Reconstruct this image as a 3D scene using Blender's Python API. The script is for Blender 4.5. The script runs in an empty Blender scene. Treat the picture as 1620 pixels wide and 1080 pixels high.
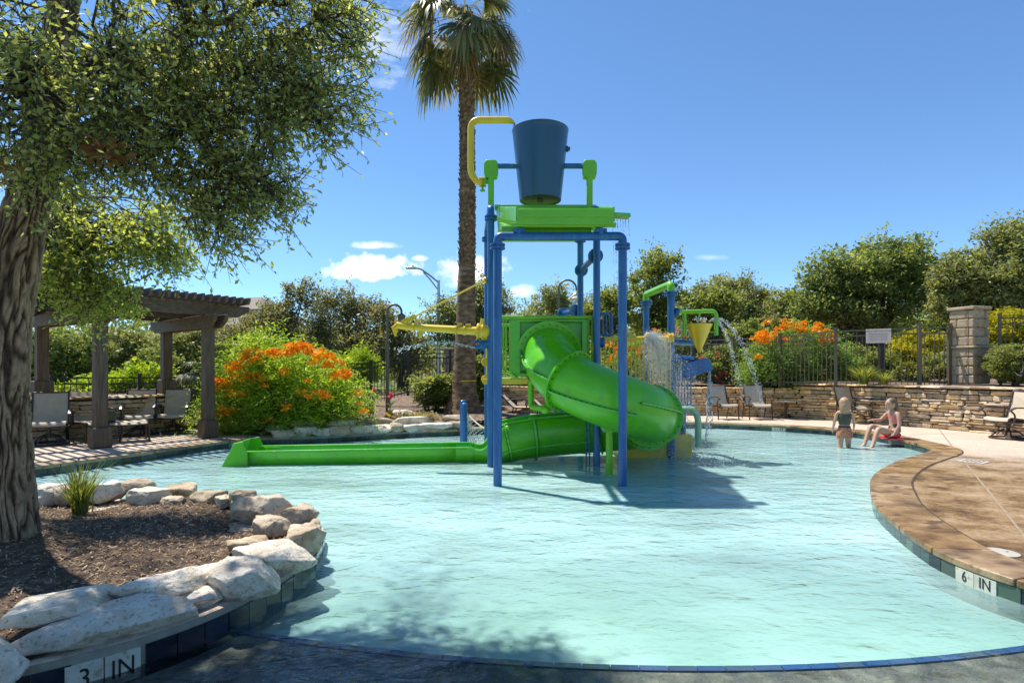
import bpy, bmesh, math, random
import numpy as np
from mathutils import Vector, Matrix, noise
from mathutils.geometry import tessellate_polygon
R = math.radians
random.seed(7)
rng = np.random.default_rng(11)
scene = bpy.context.scene
COL = scene.collection

# ------------------------------------------------------------------ camera, sky, sun, exposure
EYE = 1.5            # metres above the water
F, CX, HY = 900.0, 810.0, 588.0     # focal length in photo pixels, centre column, horizon row
cam = bpy.data.cameras.new('camera')
cam.sensor_width = 36.0
cam.lens = 20.0
cam.shift_y = 48.0 / 1620.0
cam.clip_start = 0.05
cam.clip_end = 2000
camo = bpy.data.objects.new('camera', cam)
COL.objects.link(camo)
camo.location = (0, 0, EYE)
camo.rotation_euler = (R(90), 0, 0)
scene.camera = camo

SUN_DIR = Vector((-1.33, 1.11, 3.55)).normalized()      # towards the sun
SUN_EL = math.asin(SUN_DIR.z)
SUN_AZ = math.atan2(SUN_DIR.x, SUN_DIR.y)             # from +Y towards +X
world = bpy.data.worlds.new('World')
scene.world = world
world.use_nodes = True
wn, wl = world.node_tree.nodes, world.node_tree.links
wn.clear()
w_out = wn.new('ShaderNodeOutputWorld')
w_bg = wn.new('ShaderNodeBackground')
w_sky = wn.new('ShaderNodeTexSky')
w_sky.sky_type = 'NISHITA'
w_sky.sun_disc = False
w_sky.sun_elevation = SUN_EL
w_sky.sun_rotation = SUN_AZ
w_sky.air_density = 0.85
w_sky.dust_density = 0.0
w_sky.ozone_density = 3.0
w_sky.altitude = 200
w_bg.inputs['Strength'].default_value = 0.15


def wmath(op, a, b=None, clamp=False):
    n = wn.new('ShaderNodeMath')
    n.operation = op
    n.use_clamp = clamp
    for i, v in enumerate((a, b)):
        if v is None:
            continue
        if isinstance(v, (int, float)):
            n.inputs[i].default_value = v
        else:
            wl.new(v, n.inputs[i])
    return n.outputs[0]


# fair-weather clouds low over the trees and a wisp of cirrus, as directions in the sky
w_tc = wn.new('ShaderNodeTexCoord')
w_sep = wn.new('ShaderNodeSeparateXYZ')
wl.new(w_tc.outputs['Generated'], w_sep.inputs[0])
ysafe = wmath('MAXIMUM', w_sep.outputs[1], 0.05)
su = wmath('DIVIDE', w_sep.outputs[0], ysafe)
sv = wmath('DIVIDE', w_sep.outputs[2], ysafe)
w_comb = wn.new('ShaderNodeCombineXYZ')
wl.new(su, w_comb.inputs[0])
wl.new(sv, w_comb.inputs[1])
w_noise = wn.new('ShaderNodeTexNoise')
w_noise.inputs['Scale'].default_value = 34
w_noise.inputs['Detail'].default_value = 8
w_noise.inputs['Roughness'].default_value = 0.58
wl.new(w_comb.outputs[0], w_noise.inputs['Vector'])
w_map2 = wn.new('ShaderNodeMapping')
w_map2.inputs['Scale'].default_value = (1, 2.6, 1)
w_map2.inputs['Rotation'].default_value = (0, 0, 0.2)
wl.new(w_comb.outputs[0], w_map2.inputs['Vector'])
w_noise2 = wn.new('ShaderNodeTexNoise')
w_noise2.inputs['Scale'].default_value = 14
w_noise2.inputs['Detail'].default_value = 9
w_noise2.inputs['Roughness'].default_value = 0.62
wl.new(w_map2.outputs[0], w_noise2.inputs['Vector'])
nz = wmath('SUBTRACT', w_noise.outputs['Fac'], 0.5)
nz2 = wmath('SUBTRACT', w_noise2.outputs['Fac'], 0.5)
cloud_total = None


def cloud(px, py, hw, hh, amp, soft, gain, nn, flat=1.0):
    """one cloud: an ellipse of directions with a ragged edge (flat > 1 squashes its underside)"""
    global cloud_total
    cu, cv = (px - CX) / F, (HY - py) / F
    du = wmath('DIVIDE', wmath('SUBTRACT', su, cu), hw / F)
    dv0 = wmath('DIVIDE', wmath('SUBTRACT', sv, cv), hh / F)
    below = wmath('MINIMUM', dv0, 0.0)
    dv = wmath('ADD', dv0, wmath('MULTIPLY', below, flat - 1.0))
    d = wmath('SQRT', wmath('ADD', wmath('MULTIPLY', du, du), wmath('MULTIPLY', dv, dv)))
    m = wmath('ADD', wmath('SUBTRACT', 1.0, d), wmath('MULTIPLY', nn, amp))
    m = wmath('MULTIPLY', wmath('DIVIDE', m, soft), gain, False)
    m = wmath('MINIMUM', wmath('MAXIMUM', m, 0.0), gain)
    front = wmath('GREATER_THAN', w_sep.outputs[1], 0.06)
    m = wmath('MULTIPLY', m, front)
    cloud_total = m if cloud_total is None else wmath('MAXIMUM', cloud_total, m)


cloud(583, 430, 80, 30, 1.7, 0.45, 1.0, nz, 1.9)
cloud(590, 389, 42, 8, 1.8, 0.8, 0.75, nz, 1.4)
cloud(663, 409, 15, 7, 1.3, 0.7, 0.75, nz, 1.4)
cloud(748, 436, 62, 36, 1.7, 0.6, 0.9, nz, 1.6)
cloud(826, 462, 28, 14, 1.7, 0.7, 0.7, nz, 1.4)
cloud(1125, 407, 34, 5, 1.5, 1.2, 0.3, nz, 1.0)
cloud(1235, 480, 18, 12, 1.5, 0.8, 0.7, nz, 1.4)
cloud(598, 62, 80, 62, 4.2, 1.6, 0.55, nz2, 1.0)
cloud(700, -120, 260, 90, 4.6, 1.8, 0.45, nz2, 1.0)
w_mix = wn.new('ShaderNodeMixRGB')
w_mix.inputs[2].default_value = (3.9, 4.0, 4.1, 1)
w_tint = wn.new('ShaderNodeMixRGB')
w_tint.blend_type = 'MULTIPLY'
w_tint.inputs[0].default_value = 1.0
w_tint.inputs[2].default_value = (0.375, 0.475, 0.53, 1)
wl.new(w_sky.outputs[0], w_tint.inputs[1])
wl.new(cloud_total, w_mix.inputs[0])
wl.new(w_tint.outputs[0], w_mix.inputs[1])
wl.new(w_mix.outputs[0], w_bg.inputs['Color'])
wl.new(w_bg.outputs[0], w_out.inputs['Surface'])

sun = bpy.data.lights.new('sun', 'SUN')
sun.energy = 2.95
sun.angle = R(0.9)
sun.color = (1.0, 0.94, 0.85)
suno = bpy.data.objects.new('sun', sun)
COL.objects.link(suno)
suno.rotation_euler = SUN_DIR.to_track_quat('Z', 'Y').to_euler()
suno.location = (-8, 10, 20)

scene.view_settings.view_transform = 'Standard'
scene.view_settings.look = 'None'
scene.view_settings.exposure = 1.32
scene.view_settings.gamma = 1.0
scene.view_settings.use_curve_mapping = False
scene.cycles.max_bounces = 8
scene.cycles.transparent_max_bounces = 12
scene.cycles.caustics_reflective = False
scene.cycles.caustics_refractive = False
scene.cycles.sample_clamp_indirect = 6
scene.cycles.sample_clamp_direct = 0
scene.cycles.use_denoising = True
try:
    scene.cycles.denoiser = 'OPENIMAGEDENOISE'
except Exception:
    pass


# ------------------------------------------------------------------ placing helpers
def at(px, py, Y):
    """the point that lies Y metres ahead in the direction of a photo pixel"""
    return Vector(((px - CX) / F * Y, Y, EYE - (py - HY) / F * Y))


def ground_at(px, py, z=0.0):
    Y = (EYE - z) * F / (py - HY)
    return Vector(((px - CX) / F * Y, Y, z))


# ------------------------------------------------------------------ materials
def nmath(nt, op, a, b=None, c=None):
    n = nt.nodes.new('ShaderNodeMath')
    n.operation = op
    for i, v in enumerate((a, b, c)):
        if v is None:
            continue
        if isinstance(v, (int, float)):
            n.inputs[i].default_value = v
        else:
            nt.links.new(v, n.inputs[i])
    return n.outputs[0]


def ramp(nt, fac, stops):
    n = nt.nodes.new('ShaderNodeValToRGB')
    el = n.color_ramp.elements
    while len(el) < len(stops):
        el.new(0.5)
    for e, (p, c) in zip(el, stops):
        e.position = p
        e.color = (*c, 1)
    nt.links.new(fac, n.inputs[0])
    return n.outputs[0]


def noise_tex(nt, vec, scale, detail=4, rough=0.55, dist=0.0):
    n = nt.nodes.new('ShaderNodeTexNoise')
    n.inputs['Scale'].default_value = scale
    n.inputs['Detail'].default_value = detail
    n.inputs['Roughness'].default_value = rough
    n.inputs['Distortion'].default_value = dist
    nt.links.new(vec, n.inputs['Vector'])
    return n.outputs['Fac']


def mapping(nt, vec, scale=(1, 1, 1), rot=(0, 0, 0)):
    n = nt.nodes.new('ShaderNodeMapping')
    n.inputs['Scale'].default_value = scale
    n.inputs['Rotation'].default_value = rot
    nt.links.new(vec, n.inputs['Vector'])
    return n.outputs[0]


def new_mat(name):
    m = bpy.data.materials.new(name)
    m.use_nodes = True
    nt = m.node_tree
    b = nt.nodes['Principled BSDF']
    return m, nt, b


def mat(name, cols, rough=0.5, scale=6.0, metal=0.0, bump=0.0, bscale=None, stretch=(1, 1, 1), detail=5,
        spots=None, spot_scale=30, per_object=0.0, coat=0.0, rvar=0.0, pos='object', spec=0.5):
    """cols: list of colours spread over a noise; spots: a second colour in speckles; per_object: value jitter between copies"""
    m, nt, b = new_mat(name)
    if pos == 'world':
        g = nt.nodes.new('ShaderNodeNewGeometry')
        vec = g.outputs['Position']
    else:
        tc = nt.nodes.new('ShaderNodeTexCoord')
        oi = nt.nodes.new('ShaderNodeObjectInfo')
        add = nt.nodes.new('ShaderNodeVectorMath')
        add.operation = 'MULTIPLY_ADD'
        nt.links.new(oi.outputs['Random'], add.inputs[0])
        add.inputs[1].default_value = (37, 23, 51)
        nt.links.new(tc.outputs['Object'], add.inputs[2])
        vec = add.outputs[0]
    mv = mapping(nt, vec, stretch)
    f = noise_tex(nt, mv, scale, detail)
    n = len(cols)
    if n == 1:
        c = cols[0]
        cols = [tuple(x * 0.86 for x in c), c, tuple(min(1, x * 1.12) for x in c)]
        n = 3
    out = ramp(nt, f, [(0.3 + 0.4 * i / (n - 1), c) for i, c in enumerate(cols)])
    if spots:
        f2 = noise_tex(nt, mv, spot_scale, 3)
        k = nmath(nt, 'MULTIPLY', nmath(nt, 'SUBTRACT', f2, 0.56), 9.0)
        mx = nt.nodes.new('ShaderNodeMixRGB')
        cl = nmath(nt, 'MINIMUM', nmath(nt, 'MAXIMUM', k, 0.0), 0.8)
        nt.links.new(cl, mx.inputs[0])
        nt.links.new(out, mx.inputs[1])
        mx.inputs[2].default_value = (*spots, 1)
        out = mx.outputs[0]
    if per_object:
        oi2 = nt.nodes.new('ShaderNodeObjectInfo')
        hs = nt.nodes.new('ShaderNodeHueSaturation')
        v = nmath(nt, 'MULTIPLY_ADD', oi2.outputs['Random'], 2 * per_object, 1 - per_object)
        nt.links.new(v, hs.inputs['Value'])
        sv_ = nmath(nt, 'MULTIPLY_ADD', nmath(nt, 'FRACT', nmath(nt, 'MULTIPLY', oi2.outputs['Random'], 7.3)), 1.5 * per_object, 1 - 0.75 * per_object)
        nt.links.new(sv_, hs.inputs['Saturation'])
        nt.links.new(out, hs.inputs['Color'])
        out = hs.outputs[0]
    nt.links.new(out, b.inputs['Base Color'])
    b.inputs['Roughness'].default_value = rough
    b.inputs['Metallic'].default_value = metal
    b.inputs['Specular IOR Level'].default_value = spec
    if coat:
        b.inputs['Coat Weight'].default_value = coat
        b.inputs['Coat Roughness'].default_value = 0.08
    if rvar:
        fr = noise_tex(nt, mv, scale * 0.7, 4)
        rr = nmath(nt, 'MULTIPLY_ADD', nmath(nt, 'SUBTRACT', fr, 0.5), rvar * 2, rough)
        nt.links.new(rr, b.inputs['Roughness'])
    if bump:
        fb = noise_tex(nt, mv, bscale or scale * 3, 6, 0.6)
        bp = nt.nodes.new('ShaderNodeBump')
        bp.inputs['Strength'].default_value = min(1.0, bump)
        bp.inputs['Distance'].default_value = 0.02
        nt.links.new(fb, bp.inputs['Height'])
        nt.links.new(bp.outputs[0], b.inputs['Normal'])
    return m


def leaf_mat(name, stops, trans=0.35, rough=0.45, tcol=None, spec=0.3):
    """leaf colours vary from leaf to leaf; light passes through"""
    m, nt, b = new_mat(name)
    g = nt.nodes.new('ShaderNodeNewGeometry')
    n = len(stops)
    c = ramp(nt, g.outputs['Random Per Island'], [(i / max(1, n - 1), s) for i, s in enumerate(stops)])
    nt.links.new(c, b.inputs['Base Color'])
    b.inputs['Roughness'].default_value = rough
    b.inputs['Specular IOR Level'].default_value = spec
    if trans:
        t = nt.nodes.new('ShaderNodeBsdfTranslucent')
        br = nt.nodes.new('ShaderNodeMixRGB')
        br.blend_type = 'MULTIPLY'
        br.inputs[0].default_value = 1.0
        br.inputs[2].default_value = (*(tcol or (1.85, 1.68, 0.8)), 1)
        nt.links.new(c, br.inputs[1])
        nt.links.new(br.outputs[0], t.inputs['Color'])
        mx = nt.nodes.new('ShaderNodeMixShader')
        mx.inputs[0].default_value = trans
        nt.links.new(b.outputs[0], mx.inputs[1])
        nt.links.new(t.outputs[0], mx.inputs[2])
        nt.links.new(mx.outputs[0], nt.nodes['Material Output'].inputs['Surface'])
    return m


def tree_leaf(name, lo, mid, hi, **k):
    return leaf_mat(name, [lo, mid, mid, hi], **k)


M = {}
M['blue'] = mat('blue_paint', [(0.005, 0.078, 0.25), (0.008, 0.10, 0.31), (0.018, 0.135, 0.36)], 0.36, 7, coat=0.2, rvar=0.16, bump=0.03, bscale=40, stretch=(1, 1, 0.22), spots=(0.035, 0.15, 0.33), spot_scale=16)
M['bucket'] = mat('bucket_blue', [(0.003, 0.048, 0.13), (0.004, 0.06, 0.155), (0.007, 0.075, 0.18)], 0.38, 2.2, coat=0.15, rvar=0.12, stretch=(1, 1, 0.3))
M['green'] = mat('green_paint', [(0.13, 0.44, 0.006), (0.15, 0.48, 0.008), (0.18, 0.52, 0.012)], 0.36, 3, coat=0.25, rvar=0.1)
M['slide'] = mat('slide_green', [(0.080, 0.40, 0.004), (0.098, 0.46, 0.006), (0.13, 0.52, 0.012)], 0.32, 2.0, coat=0.18, rvar=0.16, spots=(0.12, 0.40, 0.045), spot_scale=6, bump=0.04, bscale=9)
M['slide_lip'] = mat('slide_lip_green', [(0.10, 0.46, 0.05), (0.12, 0.52, 0.06)], 0.35, 4, spots=(0.35, 0.5, 0.25), spot_scale=16)
M['yellow'] = mat('yellow_paint', [(0.66, 0.43, 0.010), (0.74, 0.50, 0.012), (0.78, 0.55, 0.02)], 0.36, 4, coat=0.25, rvar=0.1)
M['steel'] = mat('galvanised_steel', [(0.35, 0.36, 0.37), (0.5, 0.51, 0.52)], 0.35, 20, metal=0.8)
M['black'] = mat('black_metal', [(0.012, 0.012, 0.012), (0.03, 0.03, 0.03)], 0.45, 12)
M['bronze'] = mat('bronze_metal', [(0.085, 0.07, 0.048), (0.13, 0.11, 0.078)], 0.45, 12)
M['frame'] = mat('brown_frame', [(0.035, 0.022, 0.016), (0.065, 0.042, 0.03)], 0.4, 14)
M['sling'] = mat('tan_sling', [(0.47, 0.385, 0.28), (0.56, 0.465, 0.345)], 0.75, 9, bump=0.25, bscale=260)
M['wood'] = mat('stained_wood', [(0.062, 0.036, 0.021), (0.115, 0.070, 0.042), (0.175, 0.112, 0.070)], 0.6, 3.5, stretch=(9, 9, 0.7), bump=0.4, bscale=14)
M['woodx'] = mat('stained_wood_long', [(0.062, 0.036, 0.021), (0.115, 0.070, 0.042), (0.175, 0.112, 0.070)], 0.6, 5, stretch=(2, 2, 6), bump=0.35, bscale=14)
M['white'] = mat('white_tile', [(0.46, 0.43, 0.34), (0.60, 0.57, 0.47), (0.66, 0.63, 0.53)], 0.3, 9, spots=(0.30, 0.26, 0.16), spot_scale=18)
M['ink'] = mat('black_ink', [(0.012, 0.012, 0.014)], 0.5, 8)
M['signtext'] = mat('sign_ink', [(0.06, 0.03, 0.03)], 0.6, 8)
M['signface'] = mat('sign_face', [(0.60, 0.50, 0.44), (0.66, 0.56, 0.50)], 0.5, 5)
M['cap'] = mat('white_plastic', [(0.40, 0.36, 0.30), (0.48, 0.44, 0.37)], 0.5, 8)
M['tile_a'] = mat('dark_tile', [(0.010, 0.013, 0.020), (0.02, 0.027, 0.038)], 0.12, 5, per_object=0.4)
M['tile_b'] = mat('teal_tile', [(0.018, 0.042, 0.045), (0.035, 0.07, 0.068)], 0.14, 5, per_object=0.35)
M['tile_c'] = mat('green_tile', [(0.045, 0.075, 0.055), (0.08, 0.115, 0.085)], 0.16, 5, per_object=0.3)
M['tile_blue'] = mat('blue_floor_tile', [(0.02, 0.05, 0.16), (0.04, 0.08, 0.22)], 0.15, 5, per_object=0.3)
M['grout'] = mat('grout', [(0.22, 0.21, 0.16), (0.33, 0.31, 0.25)], 0.85, 20)
M['coping'] = mat('wet_stone_coping', [(0.10, 0.052, 0.018), (0.22, 0.13, 0.052), (0.33, 0.21, 0.095), (0.44, 0.31, 0.17)], 0.34, 3.6, detail=9, stretch=(1, 1.2, 1), bump=0.5, bscale=16, spots=(0.09, 0.045, 0.012), spot_scale=5, rvar=0.25, pos='world', per_object=0.10)
M['coping_dry'] = mat('dry_stone_coping', [(0.20, 0.14, 0.075), (0.33, 0.25, 0.14), (0.42, 0.33, 0.2)], 0.6, 3, bump=0.5, bscale=20, spots=(0.13, 0.09, 0.03), spot_scale=9, pos='world')
M['limestone'] = mat('white_limestone', [(0.50, 0.41, 0.29), (0.70, 0.615, 0.49), (0.82, 0.745, 0.63)], 0.8, 6, detail=10, bump=1.0, bscale=30, spots=(0.36, 0.31, 0.23), spot_scale=44, per_object=0.10)
M['tanstone'] = mat('tan_limestone', [(0.25, 0.18, 0.11), (0.45, 0.355, 0.24), (0.60, 0.49, 0.36)], 0.85, 6, detail=10, bump=0.9, bscale=22, spots=(0.17, 0.125, 0.08), spot_scale=24, per_object=0.14)
M['ledge'] = mat('ledge_stone', [(0.34, 0.24, 0.13), (0.53, 0.40, 0.245), (0.70, 0.57, 0.395)], 0.88, 5, bump=0.6, bscale=30, per_object=0.32)
M['wallcore'] = mat('wall_core', [(0.035, 0.025, 0.016), (0.07, 0.05, 0.032)], 0.95, 9)
M['block'] = mat('pillar_block', [(0.29, 0.22, 0.135), (0.40, 0.31, 0.20), (0.47, 0.38, 0.26)], 0.9, 3, bump=0.5, bscale=18, per_object=0.12)
M['bark'] = mat('rough_bark', [(0.05, 0.037, 0.025), (0.14, 0.108, 0.076), (0.29, 0.23, 0.17)], 0.95, 11, stretch=(1, 1, 0.25), bump=1.0, bscale=40)
M['bark2'] = mat('grey_bark', [(0.05, 0.04, 0.03), (0.10, 0.085, 0.065)], 0.95, 8, stretch=(1, 1, 0.3))
M['palmbark'] = mat('palm_husk', [(0.06, 0.031, 0.016), (0.17, 0.097, 0.052), (0.33, 0.21, 0.12)], 0.95, 5, bump=0.8, bscale=24, stretch=(1, 1, 2.5))
M['soil'] = mat('garden_soil', [(0.09, 0.055, 0.033), (0.17, 0.115, 0.073), (0.26, 0.19, 0.13)], 0.95, 8, bump=0.8, bscale=40, pos='world')
M['mulch'] = mat('dark_mulch', [(0.038, 0.023, 0.013), (0.098, 0.063, 0.037), (0.17, 0.115, 0.07)], 0.95, 14, bump=1.0, bscale=60, pos='world')
M['grassland'] = mat('grass_ground', [(0.07, 0.10, 0.022), (0.13, 0.17, 0.035), (0.19, 0.20, 0.06)], 0.95, 1.2, bump=0.5, bscale=8, pos='world')
M['hair'] = mat('brown_hair', [(0.09, 0.06, 0.03), (0.17, 0.115, 0.06)], 0.55, 20, stretch=(6, 6, 0.5))
M['hair_light'] = mat('fair_hair', [(0.36, 0.21, 0.11), (0.5, 0.31, 0.17)], 0.5, 20, stretch=(6, 6, 0.5))
M['skin'] = mat('skin', [(0.45, 0.26, 0.17), (0.52, 0.31, 0.21)], 0.5, 6)
M['red'] = mat('red_swimsuit', [(0.60, 0.03, 0.05), (0.7, 0.06, 0.08)], 0.7, 8)
M['pink'] = mat('coral_top', [(0.72, 0.16, 0.14), (0.78, 0.22, 0.2)], 0.7, 8)
M['darkgreen'] = mat('dark_green_swim', [(0.02, 0.045, 0.03), (0.03, 0.07, 0.045)], 0.7, 8)
M['olive'] = mat('olive_top', [(0.05, 0.045, 0.032), (0.085, 0.075, 0.055)], 0.75, 9)
M['orangeprint'] = mat('orange_print', [(0.05, 0.05, 0.09), (0.5, 0.16, 0.07), (0.55, 0.3, 0.2)], 0.7, 34)
M['house'] = mat('house_stucco', [(0.40, 0.34, 0.26), (0.46, 0.39, 0.31)], 0.9, 2)
M['roof'] = mat('house_roof', [(0.20, 0.17, 0.14), (0.27, 0.23, 0.19)], 0.9, 4)
M['glass_dark'] = mat('window_glass', [(0.02, 0.025, 0.03)], 0.08, 2)
M['lampglass'] = mat('frosted_lamp', [(0.62, 0.55, 0.45)], 0.4, 2)
M['rope'] = mat('net_rope', [(0.42, 0.40, 0.33), (0.55, 0.52, 0.44)], 0.9, 20)
M['pot'] = mat('olive_pot', [(0.06, 0.06, 0.03), (0.10, 0.095, 0.05)], 0.7, 12)
M['spray'] = mat('water_drops', [(0.80, 0.86, 0.88)], 0.1, 3)

m, nt, b = new_mat('furrowed_bark')
at_ = nt.nodes.new('ShaderNodeAttribute')
at_.attribute_name = 'plate'
g = nt.nodes.new('ShaderNodeNewGeometry')
f1 = noise_tex(nt, mapping(nt, g.outputs['Position'], (1, 1, 0.35)), 30, 6, 0.65)
k = nmath(nt, 'ADD', at_.outputs['Fac'], nmath(nt, 'MULTIPLY', nmath(nt, 'SUBTRACT', f1, 0.5), 0.9))
nt.links.new(ramp(nt, k, [(0.0, (0.035, 0.021, 0.012)), (0.34, (0.13, 0.083, 0.048)), (0.64, (0.27, 0.186, 0.115)), (1.0, (0.40, 0.29, 0.19))]), b.inputs['Base Color'])
b.inputs['Roughness'].default_value = 0.95
bp = nt.nodes.new('ShaderNodeBump')
bp.inputs['Strength'].default_value = 1.0
bp.inputs['Distance'].default_value = 0.015
nt.links.new(noise_tex(nt, mapping(nt, g.outputs['Position'], (1, 1, 0.3)), 60, 7, 0.65), bp.inputs['Height'])
nt.links.new(bp.outputs[0], b.inputs['Normal'])
M['furrowed'] = m

# leaves
M['lf_near'] = tree_leaf('near_elm_leaf', (0.139, 0.166, 0.059), (0.285, 0.339, 0.121), (0.500, 0.500, 0.216), trans=0.52, tcol=(1.65, 1.6, 0.9))
M['lf_lime'] = tree_leaf('lime_leaf', (0.205, 0.250, 0.075), (0.271, 0.331, 0.099), (0.380, 0.463, 0.139), trans=0.62)  # yellow green leaf tone of the young tree behind the trunk
M['lf_olive'] = tree_leaf('olive_leaf', (0.124, 0.124, 0.062), (0.216, 0.216, 0.108), (0.276, 0.276, 0.138), trans=0.40)
M['lf_oak'] = tree_leaf('oak_leaf', (0.111, 0.125, 0.053), (0.209, 0.235, 0.099), (0.363, 0.408, 0.172), trans=0.43)
M['lf_dark'] = tree_leaf('dark_leaf', (0.096, 0.120, 0.040), (0.186, 0.233, 0.079), (0.337, 0.421, 0.143), trans=0.45)
M['lf_cedar'] = tree_leaf('cedar_leaf', (0.041, 0.048, 0.019), (0.071, 0.083, 0.033), (0.111, 0.131, 0.052), trans=0.30)
M['lf_fresh'] = tree_leaf('fresh_leaf', (0.130, 0.159, 0.048), (0.168, 0.205, 0.061), (0.250, 0.305, 0.091), trans=0.55)
M['lf_mesq'] = tree_leaf('mesquite_leaf', (0.159, 0.251, 0.016), (0.251, 0.356, 0.026), (0.356, 0.450, 0.053), trans=0.55)
M['lf_poin'] = tree_leaf('feathery_leaf', (0.162, 0.278, 0.029), (0.237, 0.364, 0.035), (0.387, 0.500, 0.067), trans=0.55)
M['lf_poin_d'] = tree_leaf('feathery_dark_leaf', (0.081, 0.164, 0.037), (0.169, 0.285, 0.071), (0.239, 0.334, 0.098), trans=0.51)
M['lf_yellow'] = tree_leaf('golden_leaf', (0.291, 0.265, 0.016), (0.450, 0.423, 0.024), (0.450, 0.450, 0.039), trans=0.55, tcol=(1.2, 1.1, 0.6))
M['lf_box'] = tree_leaf('boxwood_leaf', (0.120, 0.141, 0.042), (0.205, 0.241, 0.072), (0.247, 0.291, 0.087), trans=0.45)
M['lf_palm'] = leaf_mat('palm_leaf', [(0.07, 0.095, 0.037), (0.115, 0.145, 0.06), (0.17, 0.185, 0.085), (0.30, 0.25, 0.135)], trans=0.42, tcol=(1.5, 1.45, 0.8))
M['lf_palm_dry'] = tree_leaf('dry_palm_leaf', (0.212, 0.152, 0.066), (0.344, 0.251, 0.118), (0.450, 0.383, 0.198), trans=0.40, tcol=(1.2, 1.1, 0.9))
M['lf_reed'] = tree_leaf('reed_leaf', (0.100, 0.141, 0.026), (0.184, 0.225, 0.049), (0.265, 0.277, 0.093), trans=0.45)
M['lf_canna'] = tree_leaf('canna_leaf', (0.083, 0.049, 0.025), (0.083, 0.133, 0.033), (0.291, 0.185, 0.039), trans=0.45)
M['lf_cover'] = tree_leaf('ground_cover_leaf', (0.217, 0.184, 0.075), (0.291, 0.251, 0.106), (0.423, 0.370, 0.185), trans=0.35)
M['fl_orange'] = leaf_mat('orange_flower', [(0.78, 0.22, 0.004), (0.88, 0.34, 0.008), (0.92, 0.48, 0.02)], trans=0.3, rough=0.6, tcol=(1.1, 1.05, 0.6))
M['fl_red'] = leaf_mat('red_flower', [(0.5, 0.02, 0.03), (0.7, 0.06, 0.08)], trans=0.3, rough=0.6, tcol=(1.1, 0.8, 0.8))
M['fl_blue'] = leaf_mat('blue_flower', [(0.10, 0.14, 0.5), (0.2, 0.25, 0.6)], trans=0.3, rough=0.6, tcol=(1, 1, 1))
M['chip'] = leaf_mat('bark_chips', [(0.06, 0.037, 0.021), (0.17, 0.11, 0.065), (0.31, 0.215, 0.13), (0.50, 0.38, 0.26)], trans=0, rough=0.9)


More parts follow.
